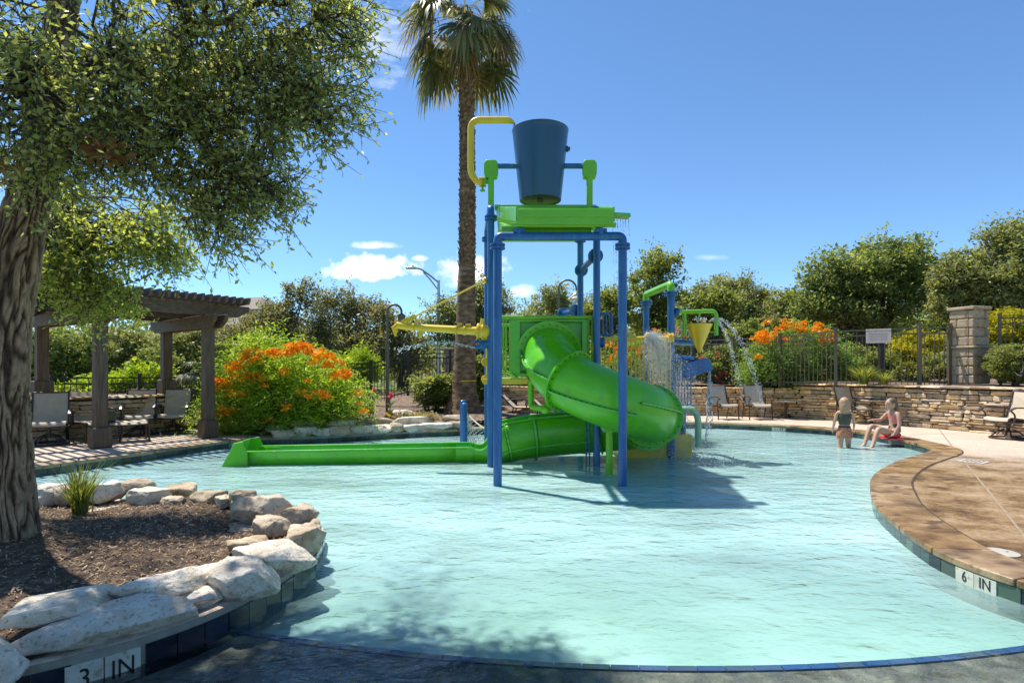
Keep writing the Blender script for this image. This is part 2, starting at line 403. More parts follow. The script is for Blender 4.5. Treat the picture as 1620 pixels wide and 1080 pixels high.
# ------------------------------------------------------------------ mesh builder
class MB:
    def __init__(self):
        self.v, self.f = [], []

    def add(self, vs, fs):
        o = len(self.v)
        self.v += [tuple(p) for p in vs]
        self.f += [tuple(i + o for i in f) for f in fs]
        return self

    def box(self, c, s, rot=None):
        x, y, z = s[0] / 2, s[1] / 2, s[2] / 2
        vs = [Vector(p) for p in ((-x, -y, -z), (x, -y, -z), (x, y, -z), (-x, y, -z), (-x, -y, z), (x, -y, z), (x, y, z), (-x, y, z))]
        if rot is not None:
            if isinstance(rot, (int, float)):
                rot = Matrix.Rotation(rot, 3, 'Z')
            vs = [rot @ p for p in vs]
        c = Vector(c)
        return self.add([c + p for p in vs], [(0, 3, 2, 1), (4, 5, 6, 7), (0, 1, 5, 4), (1, 2, 6, 5), (2, 3, 7, 6), (3, 0, 4, 7)])

    def bar(self, p, q, w, h, up=(0, 0, 1)):
        """a square bar from p to q, w wide sideways and h high"""
        p, q = Vector(p), Vector(q)
        t = (q - p)
        L = t.length
        t.normalize()
        u = Vector(up)
        s = t.cross(u)
        if s.length < 1e-4:
            s = t.cross(Vector((0, 1, 0)))
        s.normalize()
        u = s.cross(t).normalized()
        rot = Matrix((s, t, u)).transposed()
        return self.box((p + q) / 2, (w, L, h), rot)

    def tube(self, path, r, n=12, caps=True, closed=False):
        path = [Vector(p) for p in path]
        k = len(path)
        rs = r if isinstance(r, (list, tuple)) else [r] * k
        tang = []
        for i in range(k):
            a = path[(i - 1) % k] if (closed or i > 0) else path[i]
            b = path[(i + 1) % k] if (closed or i < k - 1) else path[i]
            tang.append((b - a).normalized())
        t0 = tang[0]
        ref = Vector((0, 0, 1)) if abs(t0.z) < 0.9 else Vector((1, 0, 0))
        s = t0.cross(ref).normalized()
        vs = []
        for i in range(k):
            t = tang[i]
            s = (s - t * s.dot(t)).normalized()
            u = t.cross(s)
            for j in range(n):
                a = 2 * math.pi * j / n
                vs.append(path[i] + (s * math.cos(a) + u * math.sin(a)) * rs[i])
        fs = []
        for i in range(k if closed else k - 1):
            i2 = (i + 1) % k
            for j in range(n):
                j2 = (j + 1) % n
                fs.append((i * n + j, i * n + j2, i2 * n + j2, i2 * n + j))
        if caps and not closed:
            fs.append(tuple(range(n - 1, -1, -1)))
            fs.append(tuple((k - 1) * n + j for j in range(n)))
        return self.add(vs, fs)

    def lathe(self, prof, c, n=24, axis=None):
        """prof: (radius, height) pairs, revolved about the axis through c"""
        c = Vector(c)
        rot = Vector(axis).normalized().to_track_quat('Z', 'Y').to_matrix() if axis is not None else Matrix.Identity(3)
        vs = []
        for r, z in prof:
            for j in range(n):
                a = 2 * math.pi * j / n
                vs.append(c + rot @ Vector((r * math.cos(a), r * math.sin(a), z)))
        fs = []
        for i in range(len(prof) - 1):
            for j in range(n):
                j2 = (j + 1) % n
                fs.append((i * n + j, i * n + j2, (i + 1) * n + j2, (i + 1) * n + j))
        if prof[0][0] > 1e-6:
            fs.append(tuple(range(n - 1, -1, -1)))
        if prof[-1][0] > 1e-6:
            fs.append(tuple((len(prof) - 1) * n + j for j in range(n)))
        return self.add(vs, fs)

    def disc(self, c, axis, r, th, n=20):
        return self.lathe([(r, -th / 2), (r, th / 2)], c, n, axis)

    def ball(self, c, r, n=8, m=6, sc=(1, 1, 1)):
        c = Vector(c)
        vs = [c + Vector((0, 0, -r * sc[2]))]
        for i in range(1, m):
            p = -math.pi / 2 + math.pi * i / m
            for j in range(n):
                a = 2 * math.pi * j / n
                vs.append(c + Vector((r * sc[0] * math.cos(p) * math.cos(a), r * sc[1] * math.cos(p) * math.sin(a), r * sc[2] * math.sin(p))))
        vs.append(c + Vector((0, 0, r * sc[2])))
        fs = [(0, 1 + (j + 1) % n, 1 + j) for j in range(n)]
        for i in range(m - 2):
            for j in range(n):
                j2 = (j + 1) % n
                fs.append((1 + i * n + j, 1 + i * n + j2, 1 + (i + 1) * n + j2, 1 + (i + 1) * n + j))
        top = len(vs) - 1
        fs += [(top, 1 + (m - 2) * n + j, 1 + (m - 2) * n + (j + 1) % n) for j in range(n)]
        return self.add(vs, fs)

    def prism(self, pts, d, flip=False):
        """a polygon of 3-D points pushed by the vector d"""
        n = len(pts)
        d = Vector(d)
        vs = [Vector(p) for p in pts] + [Vector(p) + d for p in pts]
        fs = [tuple(range(n - 1, -1, -1)), tuple(range(n, 2 * n))]
        fs += [(i, (i + 1) % n, n + (i + 1) % n, n + i) for i in range(n)]
        return self.add(vs, fs)

    def grid(self, rows):
        """rows of equal length -> a sheet"""
        n = len(rows[0])
        vs = [p for r in rows for p in r]
        fs = [(i * n + j, i * n + j + 1, (i + 1) * n + j + 1, (i + 1) * n + j) for i in range(len(rows) - 1) for j in range(n - 1)]
        return self.add(vs, fs)


def fillet(pts, r, n=6):
    """round the inner corners of a path"""
    pts = [Vector(p) for p in pts]
    out = [pts[0]]
    for i in range(1, len(pts) - 1):
        a, b, c = pts[i - 1], pts[i], pts[i + 1]
        u, w = (a - b), (c - b)
        d = min(r, u.length * 0.49, w.length * 0.49)
        p, q = b + u.normalized() * d, b + w.normalized() * d
        for k in range(n + 1):
            t = k / n
            out.append(p * (1 - t) ** 2 + b * 2 * t * (1 - t) + q * t * t)
    out.append(pts[-1])
    return out


WM = {}


def wmat(o):
    if o is None:
        return Matrix.Identity(4)
    return WM.get(o.name) or Matrix.Identity(4)


def tag(o, label=None, cat=None, group=None, kind=None):
    if label:
        o['label'] = label
    if cat:
        o['category'] = cat
    if group:
        o['group'] = group
    if kind:
        o['kind'] = kind
    return o


def thing(name, label, cat, loc=(0, 0, 0), rz=0.0, group=None):
    o = bpy.data.objects.new(name, None)
    o.empty_display_size = 0.1
    COL.objects.link(o)
    o.location = loc
    o.rotation_euler = (0, 0, rz)
    WM[o.name] = Matrix.Translation(Vector(loc)) @ Matrix.Rotation(rz, 4, 'Z')
    return tag(o, label, cat, group)


def mesh_of(name, mb, m, angle=35):
    me = bpy.data.meshes.new(name)
    me.from_pydata([tuple(p) for p in mb.v], [], mb.f)
    if angle:
        me.polygons.foreach_set('use_smooth', [True] * len(me.polygons))
        me.set_sharp_from_angle(angle=R(angle))
    if m is not None:
        me.materials.append(M[m] if isinstance(m, str) else m)
    me.update()
    return me


def obj(name, mb, m, parent=None, world=True, angle=35, bevel=0.0, kind=None, base=True):
    """link the builder's shape as ONE mesh object; world=True: its vertices are world coordinates"""
    o = bpy.data.objects.new(name, None)
    if parent is not None:
        W = wmat(parent)
        if world:
            Wi = W.inverted()
            mb.v = [Wi @ Vector(p) for p in mb.v]
        bpy.data.objects.remove(o)
        o = bpy.data.objects.new(name, mesh_of(name, mb, m, angle))
        COL.objects.link(o)
        o.parent = parent
        WM[o.name] = W
    else:
        bpy.data.objects.remove(o)
        off = Vector((0, 0, 0))
        if base and mb.v:
            a = np.array([tuple(p) for p in mb.v])
            lo, hi = a.min(0), a.max(0)
            off = Vector(((lo[0] + hi[0]) / 2, (lo[1] + hi[1]) / 2, lo[2]))
            mb.v = [Vector(p) - off for p in mb.v]
        o = bpy.data.objects.new(name, mesh_of(name, mb, m, angle))
        COL.objects.link(o)
        o.location = off
        WM[o.name] = Matrix.Translation(off)
    if bevel:
        b = o.modifiers.new('bevel', 'BEVEL')
        b.width = bevel
        b.segments = 2
        b.limit_method = 'ANGLE'
        b.angle_limit = R(40)
    if kind:
        o['kind'] = kind
    return o


def place(me, name, parent, loc, rot=None, scale=None, m=None):
    """one more piece that shares the mesh me"""
    o = bpy.data.objects.new(name, me)
    COL.objects.link(o)
    o.parent = parent
    Wi = wmat(parent).inverted() if parent is not None else Matrix.Identity(4)
    o.location = Wi @ Vector(loc)
    if rot is not None:
        o.rotation_euler = rot
    if scale is not None:
        o.scale = scale
    return o


def dup(root, loc, rz, label, group=None):
    r = root.copy()
    COL.objects.link(r)
    r.location = loc
    r.rotation_euler = (0, 0, rz)
    r['label'] = label
    if group:
        r['group'] = group
    for ch in list(root.children):
        c = ch.copy()
        COL.objects.link(c)
        c.parent = r
        for g in list(ch.children):
            d = g.copy()
            COL.objects.link(d)
            d.parent = c
    return r


def np_mesh(name, V, Fq, m, smooth=False):
    """numpy arrays -> mesh; Fq is (n, k) with k = 3 or 4"""
    me = bpy.data.meshes.new(name)
    n, k = Fq.shape
    me.vertices.add(len(V))
    me.vertices.foreach_set('co', np.ascontiguousarray(V, dtype=np.float32).ravel())
    me.loops.add(n * k)
    me.loops.foreach_set('vertex_index', np.ascontiguousarray(Fq, dtype=np.int32).ravel())
    me.polygons.add(n)
    me.polygons.foreach_set('loop_start', np.arange(0, n * k, k, dtype=np.int32))
    me.polygons.foreach_set('loop_total', np.full(n, k, dtype=np.int32))
    if smooth:
        me.polygons.foreach_set('use_smooth', np.ones(n, dtype=bool))
    me.materials.append(M[m] if isinstance(m, str) else m)
    me.update(calc_edges=True)
    me.validate()
    return me


def np_obj(name, V, Fq, m, parent=None, smooth=False, kind=None):
    V = np.asarray(V, dtype=np.float64)
    off = np.zeros(3)
    if parent is not None:
        Wi = np.array(wmat(parent).inverted())
        V = V @ Wi[:3, :3].T + Wi[:3, 3]
    else:
        off = np.array([V[:, 0].mean(), V[:, 1].mean(), V[:, 2].min()])
        V = V - off
    o = bpy.data.objects.new(name, np_mesh(name, V, Fq, m, smooth))
    COL.objects.link(o)
    if parent is not None:
        o.parent = parent
        WM[o.name] = wmat(parent)
    else:
        o.location = off
        WM[o.name] = Matrix.Translation(Vector(off))
    if kind:
        o['kind'] = kind
    return o


def unit(a):
    return a / (np.linalg.norm(a, axis=1, keepdims=True) + 1e-9)


def leaf_arrays(P, size, aspect=0.45, up=0.5, dirs=None, jit=0.35):
    """rhombic leaves with a slight fold at the points P (n, 3)"""
    n = len(P)
    nrm = unit(rng.normal(size=(n, 3)) + np.array([0, 0, up * 2]))
    d = rng.normal(size=(n, 3)) if dirs is None else dirs + rng.normal(size=(n, 3)) * 0.5
    d = unit(d - nrm * (d * nrm).sum(1, keepdims=True))
    s = np.cross(nrm, d)
    L = size * (1 + jit * rng.normal(size=(n, 1))).clip(0.4, 1.8)
    W = L * aspect * 0.5
    V = np.empty((n, 4, 3))
    V[:, 0] = P
    V[:, 1] = P + d * L * 0.5 + s * W + nrm * L * 0.06
    V[:, 2] = P + d * L
    V[:, 3] = P + d * L * 0.5 - s * W + nrm * L * 0.06
    return V.reshape(-1, 3), np.arange(n * 4).reshape(n, 4)


def leaves(name, P, size, m, parent=None, kind=None, **k):
    V, Fq = leaf_arrays(np.asarray(P), size, **k)
    return np_obj(name, V, Fq, m, parent, kind=kind)


def clump_points(C, per, r, flat=0.6):
    C = np.asarray(C, dtype=float)
    k = len(C)
    rr = r if np.isscalar(r) else np.asarray(r).reshape(-1, 1, 1)
    d = rng.normal(size=(k, per, 3))
    d = d / np.linalg.norm(d, axis=2, keepdims=True) * (rng.random((k, per, 1)) ** 0.45)
    d[:, :, 2] *= flat
    return (C[:, None, :] + d * rr).reshape(-1, 3)


def blob_centres(c, rad, n, shell=0.55, seed=0, lump=0.25):
    """clump centres in an uneven ellipsoid, most of them in its outer shell"""
    c, rad = np.asarray(c, float), np.asarray(rad, float)
    d = unit(rng.normal(size=(n, 3)))
    f = shell + (1 - shell) * rng.random(n) ** 0.6
    inner = rng.random(n) < 0.2
    f[inner] *= rng.random(inner.sum())
    lumps = np.array([noise.noise(Vector(x * 1.7) + Vector((seed * 3.1, seed, 0))) for x in d])
    return c + d * rad * (f * (1 + lump * 1.6 * lumps))[:, None]

# ------------------------------------------------------------------ pool outline
def smooth_loop(P, n=5):
    P = [Vector((x, y, 0)) for x, y in P]
    k = len(P)
    out = []
    for i in range(k):
        a, b, c, d = P[i - 1], P[i], P[(i + 1) % k], P[(i + 2) % k]
        for j in range(n):
            t = j / n
            q = 0.5 * ((2 * b) + (c - a) * t + (2 * a - 5 * b + 4 * c - d) * t * t + (3 * b - a - 3 * c + d) * t ** 3)
            out.append(q)
    return out


DECK_RIGHT = [(5.2, -3.5), (4.6, 0.5), (4.1, 2.2), (3.55, 3.1), (3.28, 3.75), (3.23, 4.2), (3.30, 4.6), (3.53, 5.3), (3.78, 5.9), (4.12, 6.5),
              (4.57, 7.2), (5.15, 7.9), (5.85, 8.6), (6.56, 9.2), (7.2, 9.75), (7.55, 10.3), (7.76, 11.2), (7.86, 12.1), (7.82, 12.9), (7.5, 13.5),
              (6.9, 14.15), (6.0, 14.75), (5.06, 15.1), (3.5, 15.2), (2.0, 14.9), (0.5, 14.3)]
ROCK_FAR = [(-1.23, 13.4), (-2.63, 12.8), (-4.02, 12.0), (-5.0, 11.75)]
DECK_LEFT = [(-5.55, 11.2), (-5.9, 10.4), (-6.24, 9.4), (-6.55, 8.7), (-6.95, 7.95), (-7.7, 7.4), (-9.5, 7.1)]
BED = [(-9.5, 6.6), (-7.2, 6.5), (-5.4, 6.3), (-4.2, 6.1), (-3.1, 5.85), (-2.2, 5.5), (-1.70, 5.05), (-1.53, 4.5), (-1.5, 4.0), (-1.55, 3.65),
       (-1.65, 3.33), (-1.80, 3.05), (-2.02, 2.8), (-2.45, 2.5), (-3.2, 2.2), (-5.0, 1.9), (-9.5, 1.7)]
CTRL = DECK_RIGHT + ROCK_FAR + DECK_LEFT + BED + [(-9.5, -3.5)]
NSUB = 6
OUT = smooth_loop(CTRL, NSUB)
NO = len(OUT)
i_far = len(DECK_RIGHT) * NSUB
i_left = i_far + len(ROCK_FAR) * NSUB
i_bed = i_left + len(DECK_LEFT) * NSUB
i_end = i_bed + len(BED) * NSUB
arc = [0.0]
for i in range(NO):
    arc.append(arc[-1] + (OUT[(i + 1) % NO] - OUT[i]).length)


def on_outline(s):
    """point and outward normal (away from the water) at arc length s"""
    import bisect
    s = s % arc[-1]
    i = min(NO - 1, bisect.bisect_right(arc, s) - 1)
    a, b = OUT[i], OUT[(i + 1) % NO]
    t = (s - arc[i]) / max(1e-6, arc[i + 1] - arc[i])
    d = (b - a).normalized()
    return a.lerp(b, t), Vector((d.y, -d.x, 0)), d


# the loop runs counter-clockwise, so outward is to the right of its direction
DECK_Z, WATER_Z = 0.15, 0.0


def poly_sheet(loops, z):
    loops3 = [[Vector((p.x, p.y, 0)) for p in l] for l in loops]
    tri = tessellate_polygon(loops3)
    flat = [p for l in loops3 for p in l]
    mb = MB()
    fs = []
    for t in tri:
        a, b, c = (flat[i] for i in t)
        if (b - a).cross(c - a).z < 0:
            t = (t[0], t[2], t[1])
        fs.append(tuple(t))
    mb.add([(p.x, p.y, z) for p in flat], fs)
    return mb


# water: a rippled dielectric sheet over a pale pool floor
m, nt, b = new_mat('pool_water')
nt.nodes.remove(b)
g = nt.nodes.new('ShaderNodeNewGeometry')
v1 = mapping(nt, g.outputs['Position'], (1.0, 1.7, 1), (0, 0, 0.22))
v2 = mapping(nt, g.outputs['Position'], (1.1, 1.5, 1), (0, 0, -0.4))
n1 = noise_tex(nt, v1, 2.4, 2, 0.45, 0.5)
n2 = noise_tex(nt, v2, 6.5, 2, 0.45, 0.6)
n3 = noise_tex(nt, v1, 17.0, 2, 0.5, 0.4)
h = nmath(nt, 'ADD', nmath(nt, 'MULTIPLY', n1, 0.60), nmath(nt, 'ADD', nmath(nt, 'MULTIPLY', n2, 0.28), nmath(nt, 'MULTIPLY', n3, 0.12)))
bp = nt.nodes.new('ShaderNodeBump')
bp.inputs['Strength'].default_value = 1.0
bp.inputs['Distance'].default_value = 0.052
nt.links.new(h, bp.inputs['Height'])
tr = nt.nodes.new('ShaderNodeBsdfTransparent')
tr.inputs['Color'].default_value = (0.88, 0.99, 0.975, 1)
gl = nt.nodes.new('ShaderNodeBsdfGlossy')
gl.inputs['Roughness'].default_value = 0.09
nt.links.new(bp.outputs[0], gl.inputs['Normal'])
df = nt.nodes.new('ShaderNodeBsdfDiffuse')
fq_ = noise_tex(nt, mapping(nt, g.outputs['Position'], (0.7, 1.1, 1)), 0.55, 4)
nt.links.new(ramp(nt, fq_, [(0.34, (0.34, 0.54, 0.50)), (0.50, (0.445, 0.70, 0.69)), (0.66, (0.52, 0.775, 0.77))]), df.inputs['Color'])
bp2 = nt.nodes.new('ShaderNodeBump')
bp2.inputs['Strength'].default_value = 0.8
bp2.inputs['Distance'].default_value = 0.030
nt.links.new(h, bp2.inputs['Height'])
nt.links.new(bp2.outputs[0], df.inputs['Normal'])
turb = nt.nodes.new('ShaderNodeMixShader')         # stirred-up water scatters a little light itself
fm = noise_tex(nt, mapping(nt, g.outputs['Position'], (0.8, 1.4, 1)), 0.6, 4)
sepw = nt.nodes.new('ShaderNodeSeparateXYZ')
nt.links.new(g.outputs['Position'], sepw.inputs[0])
deep = nmath(nt, 'MINIMUM', nmath(nt, 'MAXIMUM', nmath(nt, 'MULTIPLY_ADD', sepw.outputs[1], 0.5, -1.55), 0.0), 1.0)
nt.links.new(nmath(nt, 'MULTIPLY', deep, nmath(nt, 'MULTIPLY_ADD', fm, 0.9, 0.28)), turb.inputs[0])
nt.links.new(tr.outputs[0], turb.inputs[1])
nt.links.new(df.outputs[0], turb.inputs[2])
fr = nt.nodes.new('ShaderNodeFresnel')
fr.inputs['IOR'].default_value = 1.33
nt.links.new(bp.outputs[0], fr.inputs['Normal'])
mx = nt.nodes.new('ShaderNodeMixShader')
nt.links.new(fr.outputs[0], mx.inputs[0])
nt.links.new(turb.outputs[0], mx.inputs[1])
nt.links.new(gl.outputs[0], mx.inputs[2])
nt.links.new(mx.outputs[0], nt.nodes['Material Output'].inputs['Surface'])
M['water'] = m
obj('water', poly_sheet([OUT], WATER_Z), 'water', kind='structure', angle=0, base=False)


def arc_y(x):
    return 3.0 + 0.062 * (x - 1.0) ** 2


M['poolfloor'] = mat('pool_plaster', [(0.30, 0.46, 0.42), (0.39, 0.56, 0.52), (0.47, 0.64, 0.60)], 0.6, 0.8, pos='world')
M['beach'] = mat('dark_pebble_floor', [(0.07, 0.063, 0.055), (0.17, 0.152, 0.128), (0.32, 0.28, 0.23)], 0.6, 9, bump=0.9, bscale=70, pos='world', spots=(0.20, 0.17, 0.13), spot_scale=55)
xs = np.linspace(-9.7, 8.3, 90)
rows = []
for t in np.linspace(0, 1, 60):
    r = []
    for x in xs:
        y = arc_y(x) + (16.0 - arc_y(x)) * t
        z = -0.10 - 0.22 * min(1.0, max(0.0, (y - 3.0) / 6.5))
        r.append((x, y, z))
    rows.append(r)
obj('pool_floor', MB().grid(rows), 'poolfloor', kind='structure', base=False)
rows = []
for t in np.linspace(0, 1, 20):
    rows.append([(x, -3.8 + (arc_y(x) + 3.8) * t, -0.060) for x in xs])
obj('beach_entry_floor', MB().grid(rows), 'beach', kind='structure', base=False)
# riser from the beach entry to the pool floor, then the line of blue tiles
riser = obj('floor_step', MB().grid([[(x, arc_y(x), -0.11) for x in xs], [(x, arc_y(x), -0.06) for x in xs]]), 'grout', kind='structure', base=False)
bt = mesh_of('tile', MB().box((0, 0, 0), (0.146, 0.05, 0.012)), 'tile_blue')
x = -1.75
while x < 3.6:
    sl = math.atan(0.124 * (x - 1.0))
    place(bt, 'tile', riser, (x, arc_y(x) - 0.02, -0.056), (0, 0, sl))
    x += 0.15 * math.cos(sl)

# pool wall with the waterline tiles, one object each
mb = MB()
mb.grid([[(p.x, p.y, -0.5) for p in OUT + [OUT[0]]], [(p.x, p.y, 0.139) for p in OUT + [OUT[0]]]])
pool_wall = obj('pool_wall', mb, 'grout', kind='structure', base=False)
tile_me = [mesh_of('tile', MB().box((0, 0, 0), (0.146, 0.014, 0.16)), k) for k in ('tile_a', 'tile_b', 'tile_b', 'tile_c')]
tile_bed = [mesh_of('tile', MB().box((0, 0, 0), (0.146, 0.014, 0.17)), k) for k in ('tile_a', 'tile_a', 'tile_a')]


def s_of(px, py, z=0.0):
    p = ground_at(px, py, z)
    return min(range(NO), key=lambda i: (OUT[i] - Vector((p.x, p.y, 0))).length), p


def arc_near(x, y):
    best = (1e9, 0)
    s = 0
    while s < arc[-1]:
        p, _, _ = on_outline(s)
        d = (p.x - x) ** 2 + (p.y - y) ** 2
        if d < best[0]:
            best = (d, s)
        s += 0.02
    return best[1]


def text_mesh(body, size, depth=0.002):
    cu = bpy.data.curves.new('text', 'FONT')
    cu.body = body
    cu.size = size
    cu.extrude = depth
    cu.align_x = 'CENTER'
    cu.align_y = 'CENTER'
    o = bpy.data.objects.new('text', cu)
    COL.objects.link(o)
    dg = bpy.context.evaluated_depsgraph_get()
    me = bpy.data.meshes.new_from_object(o.evaluated_get(dg))
    bpy.data.objects.remove(o)
    bpy.data.curves.remove(cu)
    return me


def upright(p, n):
    """matrix whose z axis is n (facing the reader) and whose y axis is up"""
    z = Vector(n).normalized()
    y = Vector((0, 0, 1))
    x = y.cross(z).normalized()
    return Matrix((x, y, z)).transposed().to_4x4().to_4x4()


SKIP = []        # stretches of outline taken by depth markers


def depth_marker(s, words, w, h, z, size, label):
    """white ceramic marker: one plate per word, black characters in front"""
    p, n, d = on_outline(s)
    t = thing('depth_marker', label, 'depth marker', (p.x, p.y, z), 0)
    k = len(words)
    # reading direction: left to right as seen from the water
    rd = Vector((0, 0, 1)).cross(-n)
    for i, wd in enumerate(words):
        q, nn, dd = on_outline(s + (1 if rd.dot(d) > 0 else -1) * (i - (k - 1) / 2) * (w + 0.004))
        ang = math.atan2(dd.y, dd.x)
        plate = obj('plate', MB().box((q.x - nn.x * 0.008, q.y - nn.y * 0.008, z), (w, 0.018, h), ang), 'white', t, bevel=0.001)
        me = text_mesh(wd, size, 0.0015)
        me.materials.append(M['ink'])
        o = bpy.data.objects.new('lettering', me)
        COL.objects.link(o)
        o.parent = plate
        mt = upright(q, -nn)
        mt.translation = Vector((q.x - nn.x * 0.0185, q.y - nn.y * 0.0185, z))
        o.matrix_local = wmat(t).inverted() @ mt @ Matrix.Diagonal((0.8, 1.0, 1.0, 1))
    SKIP.append((s - k * (w + 0.004) / 2 - 0.005, s + k * (w + 0.004) / 2 + 0.005))


gp = ground_at(168, 1058, 0.05)
depth_marker(arc_near(gp.x, gp.y), ['3', 'IN'], 0.15, 0.15, 0.022, 0.13, 'white 3 IN depth marker below the pale boulders in the near corner')
gp = ground_at(1538, 918, 0.05)
depth_marker(arc_near(gp.x, gp.y), ['6', 'IN'], 0.15, 0.10, 0.045, 0.105, 'white 6 IN depth marker on the tiled edge beside the wet deck')
gp = ground_at(397, 706, 0.05)
depth_marker(arc_near(gp.x, gp.y), ['1', 'FT'], 0.15, 0.10, 0.05, 0.105, 'white 1 FT depth marker behind the end of the green slide')
gp = ground_at(1229, 680, 0.05)
depth_marker(arc_near(gp.x, gp.y), ['1', 'FT'], 0.15, 0.10, 0.05, 0.105, 'white 1 FT depth marker on the far edge below the lounge chairs')

s = 0.0
n_t = 0
while s < arc[-1]:
    p, n, d = on_outline(s)
    inbed = arc[i_bed] < s < arc[i_end]
    vis = p.y > 2.2 and p.x > -7.6 and n.dot(Vector((-p.x, -p.y, 0))) < 0.3 * p.length or (inbed and 2.2 < p.y < 5.7 and p.x > -3)
    if vis and n_t < 300 and not any(a < s < b_ for a, b_ in SKIP):
        ang = math.atan2(d.y, d.x)
        me = random.choice(tile_bed if inbed else (tile_me if p.y > 7 else tile_me))
        place(me, 'tile', pool_wall, (p.x - n.x * 0.004, p.y - n.y * 0.004, 0.015 if inbed else 0.015), (0, 0, ang))
        n_t += 1
    s += 0.15

# coping stones
cop_edge = thing('pool_coping', None, None)
cop_edge['kind'] = 'structure'
s = 0.3
while s < arc[-1]:
    L = 0.62 + 0.22 * random.random()
    if s < arc[i_bed] - L and not (arc[i_far] + 0.3 < s < arc[i_left] - 1.5):
        top, bot = [], []
        k = 5
        pin, pout = [], []
        for j in range(k + 1):
            p, n, d = on_outline(s + 0.007 + (L - 0.014) * j / k)
            pin.append(p - n * 0.022)
            pout.append(p + n * (0.40 + 0.0 * random.random()))
        if pin[0].y > 1.5:
            loop = pin + pout[::-1]
            pts = [Vector((q.x, q.y, 0.100)) for q in loop]
            a = sum((pts[i].x * pts[(i + 1) % len(pts)].y - pts[(i + 1) % len(pts)].x * pts[i].y) for i in range(len(pts)))
            if a < 0:
                pts.reverse()
            cm = MB().prism(pts, (0, 0, 0.052 + 0.003 * random.random()))
            mid = pin[2]
            obj('coping_stone', cm, 'coping' if mid.y < 14.2 and mid.x > 2 else 'coping_dry', cop_edge, angle=30, bevel=0.008)
    s += L

# deck: one concrete sheet round the pool, stained brown and wet towards the splash zone
m, nt, b = new_mat('deck_concrete')
g = nt.nodes.new('ShaderNodeNewGeometry')
pos = g.outputs['Position']
f1 = noise_tex(nt, pos, 0.9, 6, 0.6)
f2 = noise_tex(nt, mapping(nt, pos, (1.0, 1.2, 1), (0, 0, -0.25)), 1.7, 12, 0.74, 0.15)
f3 = noise_tex(nt, pos, 26, 5, 0.6)
dry = ramp(nt, f1, [(0.3, (0.50, 0.385, 0.285)), (0.55, (0.59, 0.465, 0.355)), (0.75, (0.64, 0.52, 0.41))])
wet = ramp(nt, f2, [(0.37, (0.075, 0.036, 0.006)), (0.45, (0.19, 0.105, 0.027)), (0.52, (0.31, 0.195, 0.085)), (0.64, (0.43, 0.31, 0.175))])
sp = nt.nodes.new('ShaderNodeSeparateXYZ')
nt.links.new(pos, sp.inputs[0])
dx = nmath(nt, 'SUBTRACT', sp.outputs[0], 4.6)
dy = nmath(nt, 'MULTIPLY', nmath(nt, 'SUBTRACT', sp.outputs[1], 5.0), 0.62)
dd = nmath(nt, 'SQRT', nmath(nt, 'ADD', nmath(nt, 'MULTIPLY', dx, dx), nmath(nt, 'MULTIPLY', dy, dy)))
k = nmath(nt, 'MULTIPLY_ADD', dd, -0.52, 2.45)
k = nmath(nt, 'ADD', k, nmath(nt, 'MULTIPLY', nmath(nt, 'SUBTRACT', f1, 0.5), 2.6))
k = nmath(nt, 'MINIMUM', nmath(nt, 'MAXIMUM', k, 0.0), 1.0)
mxc = nt.nodes.new('ShaderNodeMixRGB')
nt.links.new(k, mxc.inputs[0])
nt.links.new(dry, mxc.inputs[1])
nt.links.new(wet, mxc.inputs[2])
mg = nt.nodes.new('ShaderNodeMixRGB')
mg.blend_type = 'MULTIPLY'
mg.inputs[0].default_value = 0.6
nt.links.new(mxc.outputs[0], mg.inputs[1])
nt.links.new(ramp(nt, f3, [(0.36, (0.50, 0.47, 0.43)), (0.52, (0.95, 0.95, 0.95)), (0.7, (1, 1, 1))]), mg.inputs[2])
nt.links.new(mg.outputs[0], b.inputs['Base Color'])
nt.links.new(nmath(nt, 'MULTIPLY_ADD', k, -0.36, 0.80), b.inputs['Roughness'])
bp = nt.nodes.new('ShaderNodeBump')
bp.inputs['Strength'].default_value = 0.5
bp.inputs['Distance'].default_value = 0.01
nt.links.new(noise_tex(nt, pos, 60, 6, 0.6), bp.inputs['Height'])
nt.links.new(bp.outputs[0], b.inputs['Normal'])
M['deck'] = m
outer = [Vector((-14, -6, 0)), Vector((15, -6, 0)), Vector((15, 20.5, 0)), Vector((-14, 20.5, 0))]
deck = obj('pool_deck', poly_sheet([outer, OUT], 0.140), 'deck', kind='structure', angle=0, base=False)
# control joints in the concrete
M['joint'] = mat('joint_dark', [(0.035, 0.022, 0.012), (0.07, 0.045, 0.026)], 0.9, 8)
M['joint_l'] = mat('joint_light', [(0.24, 0.18, 0.12), (0.32, 0.25, 0.18)], 0.9, 8)


def joint(pts, w, m='joint', z=0.1445, name='control_joint'):
    mb = MB()
    L, Rr = [], []
    pts = [Vector((p[0], p[1], 0)) for p in pts]
    for i, p in enumerate(pts):
        d = (pts[min(i + 1, len(pts) - 1)] - pts[max(i - 1, 0)]).normalized()
        nn = Vector((-d.y, d.x, 0)) * w / 2
        L.append((p.x + nn.x, p.y + nn.y, z))
        Rr.append((p.x - nn.x, p.y - nn.y, z))
    obj(name, mb.grid([Rr, L]), m, deck, angle=0)


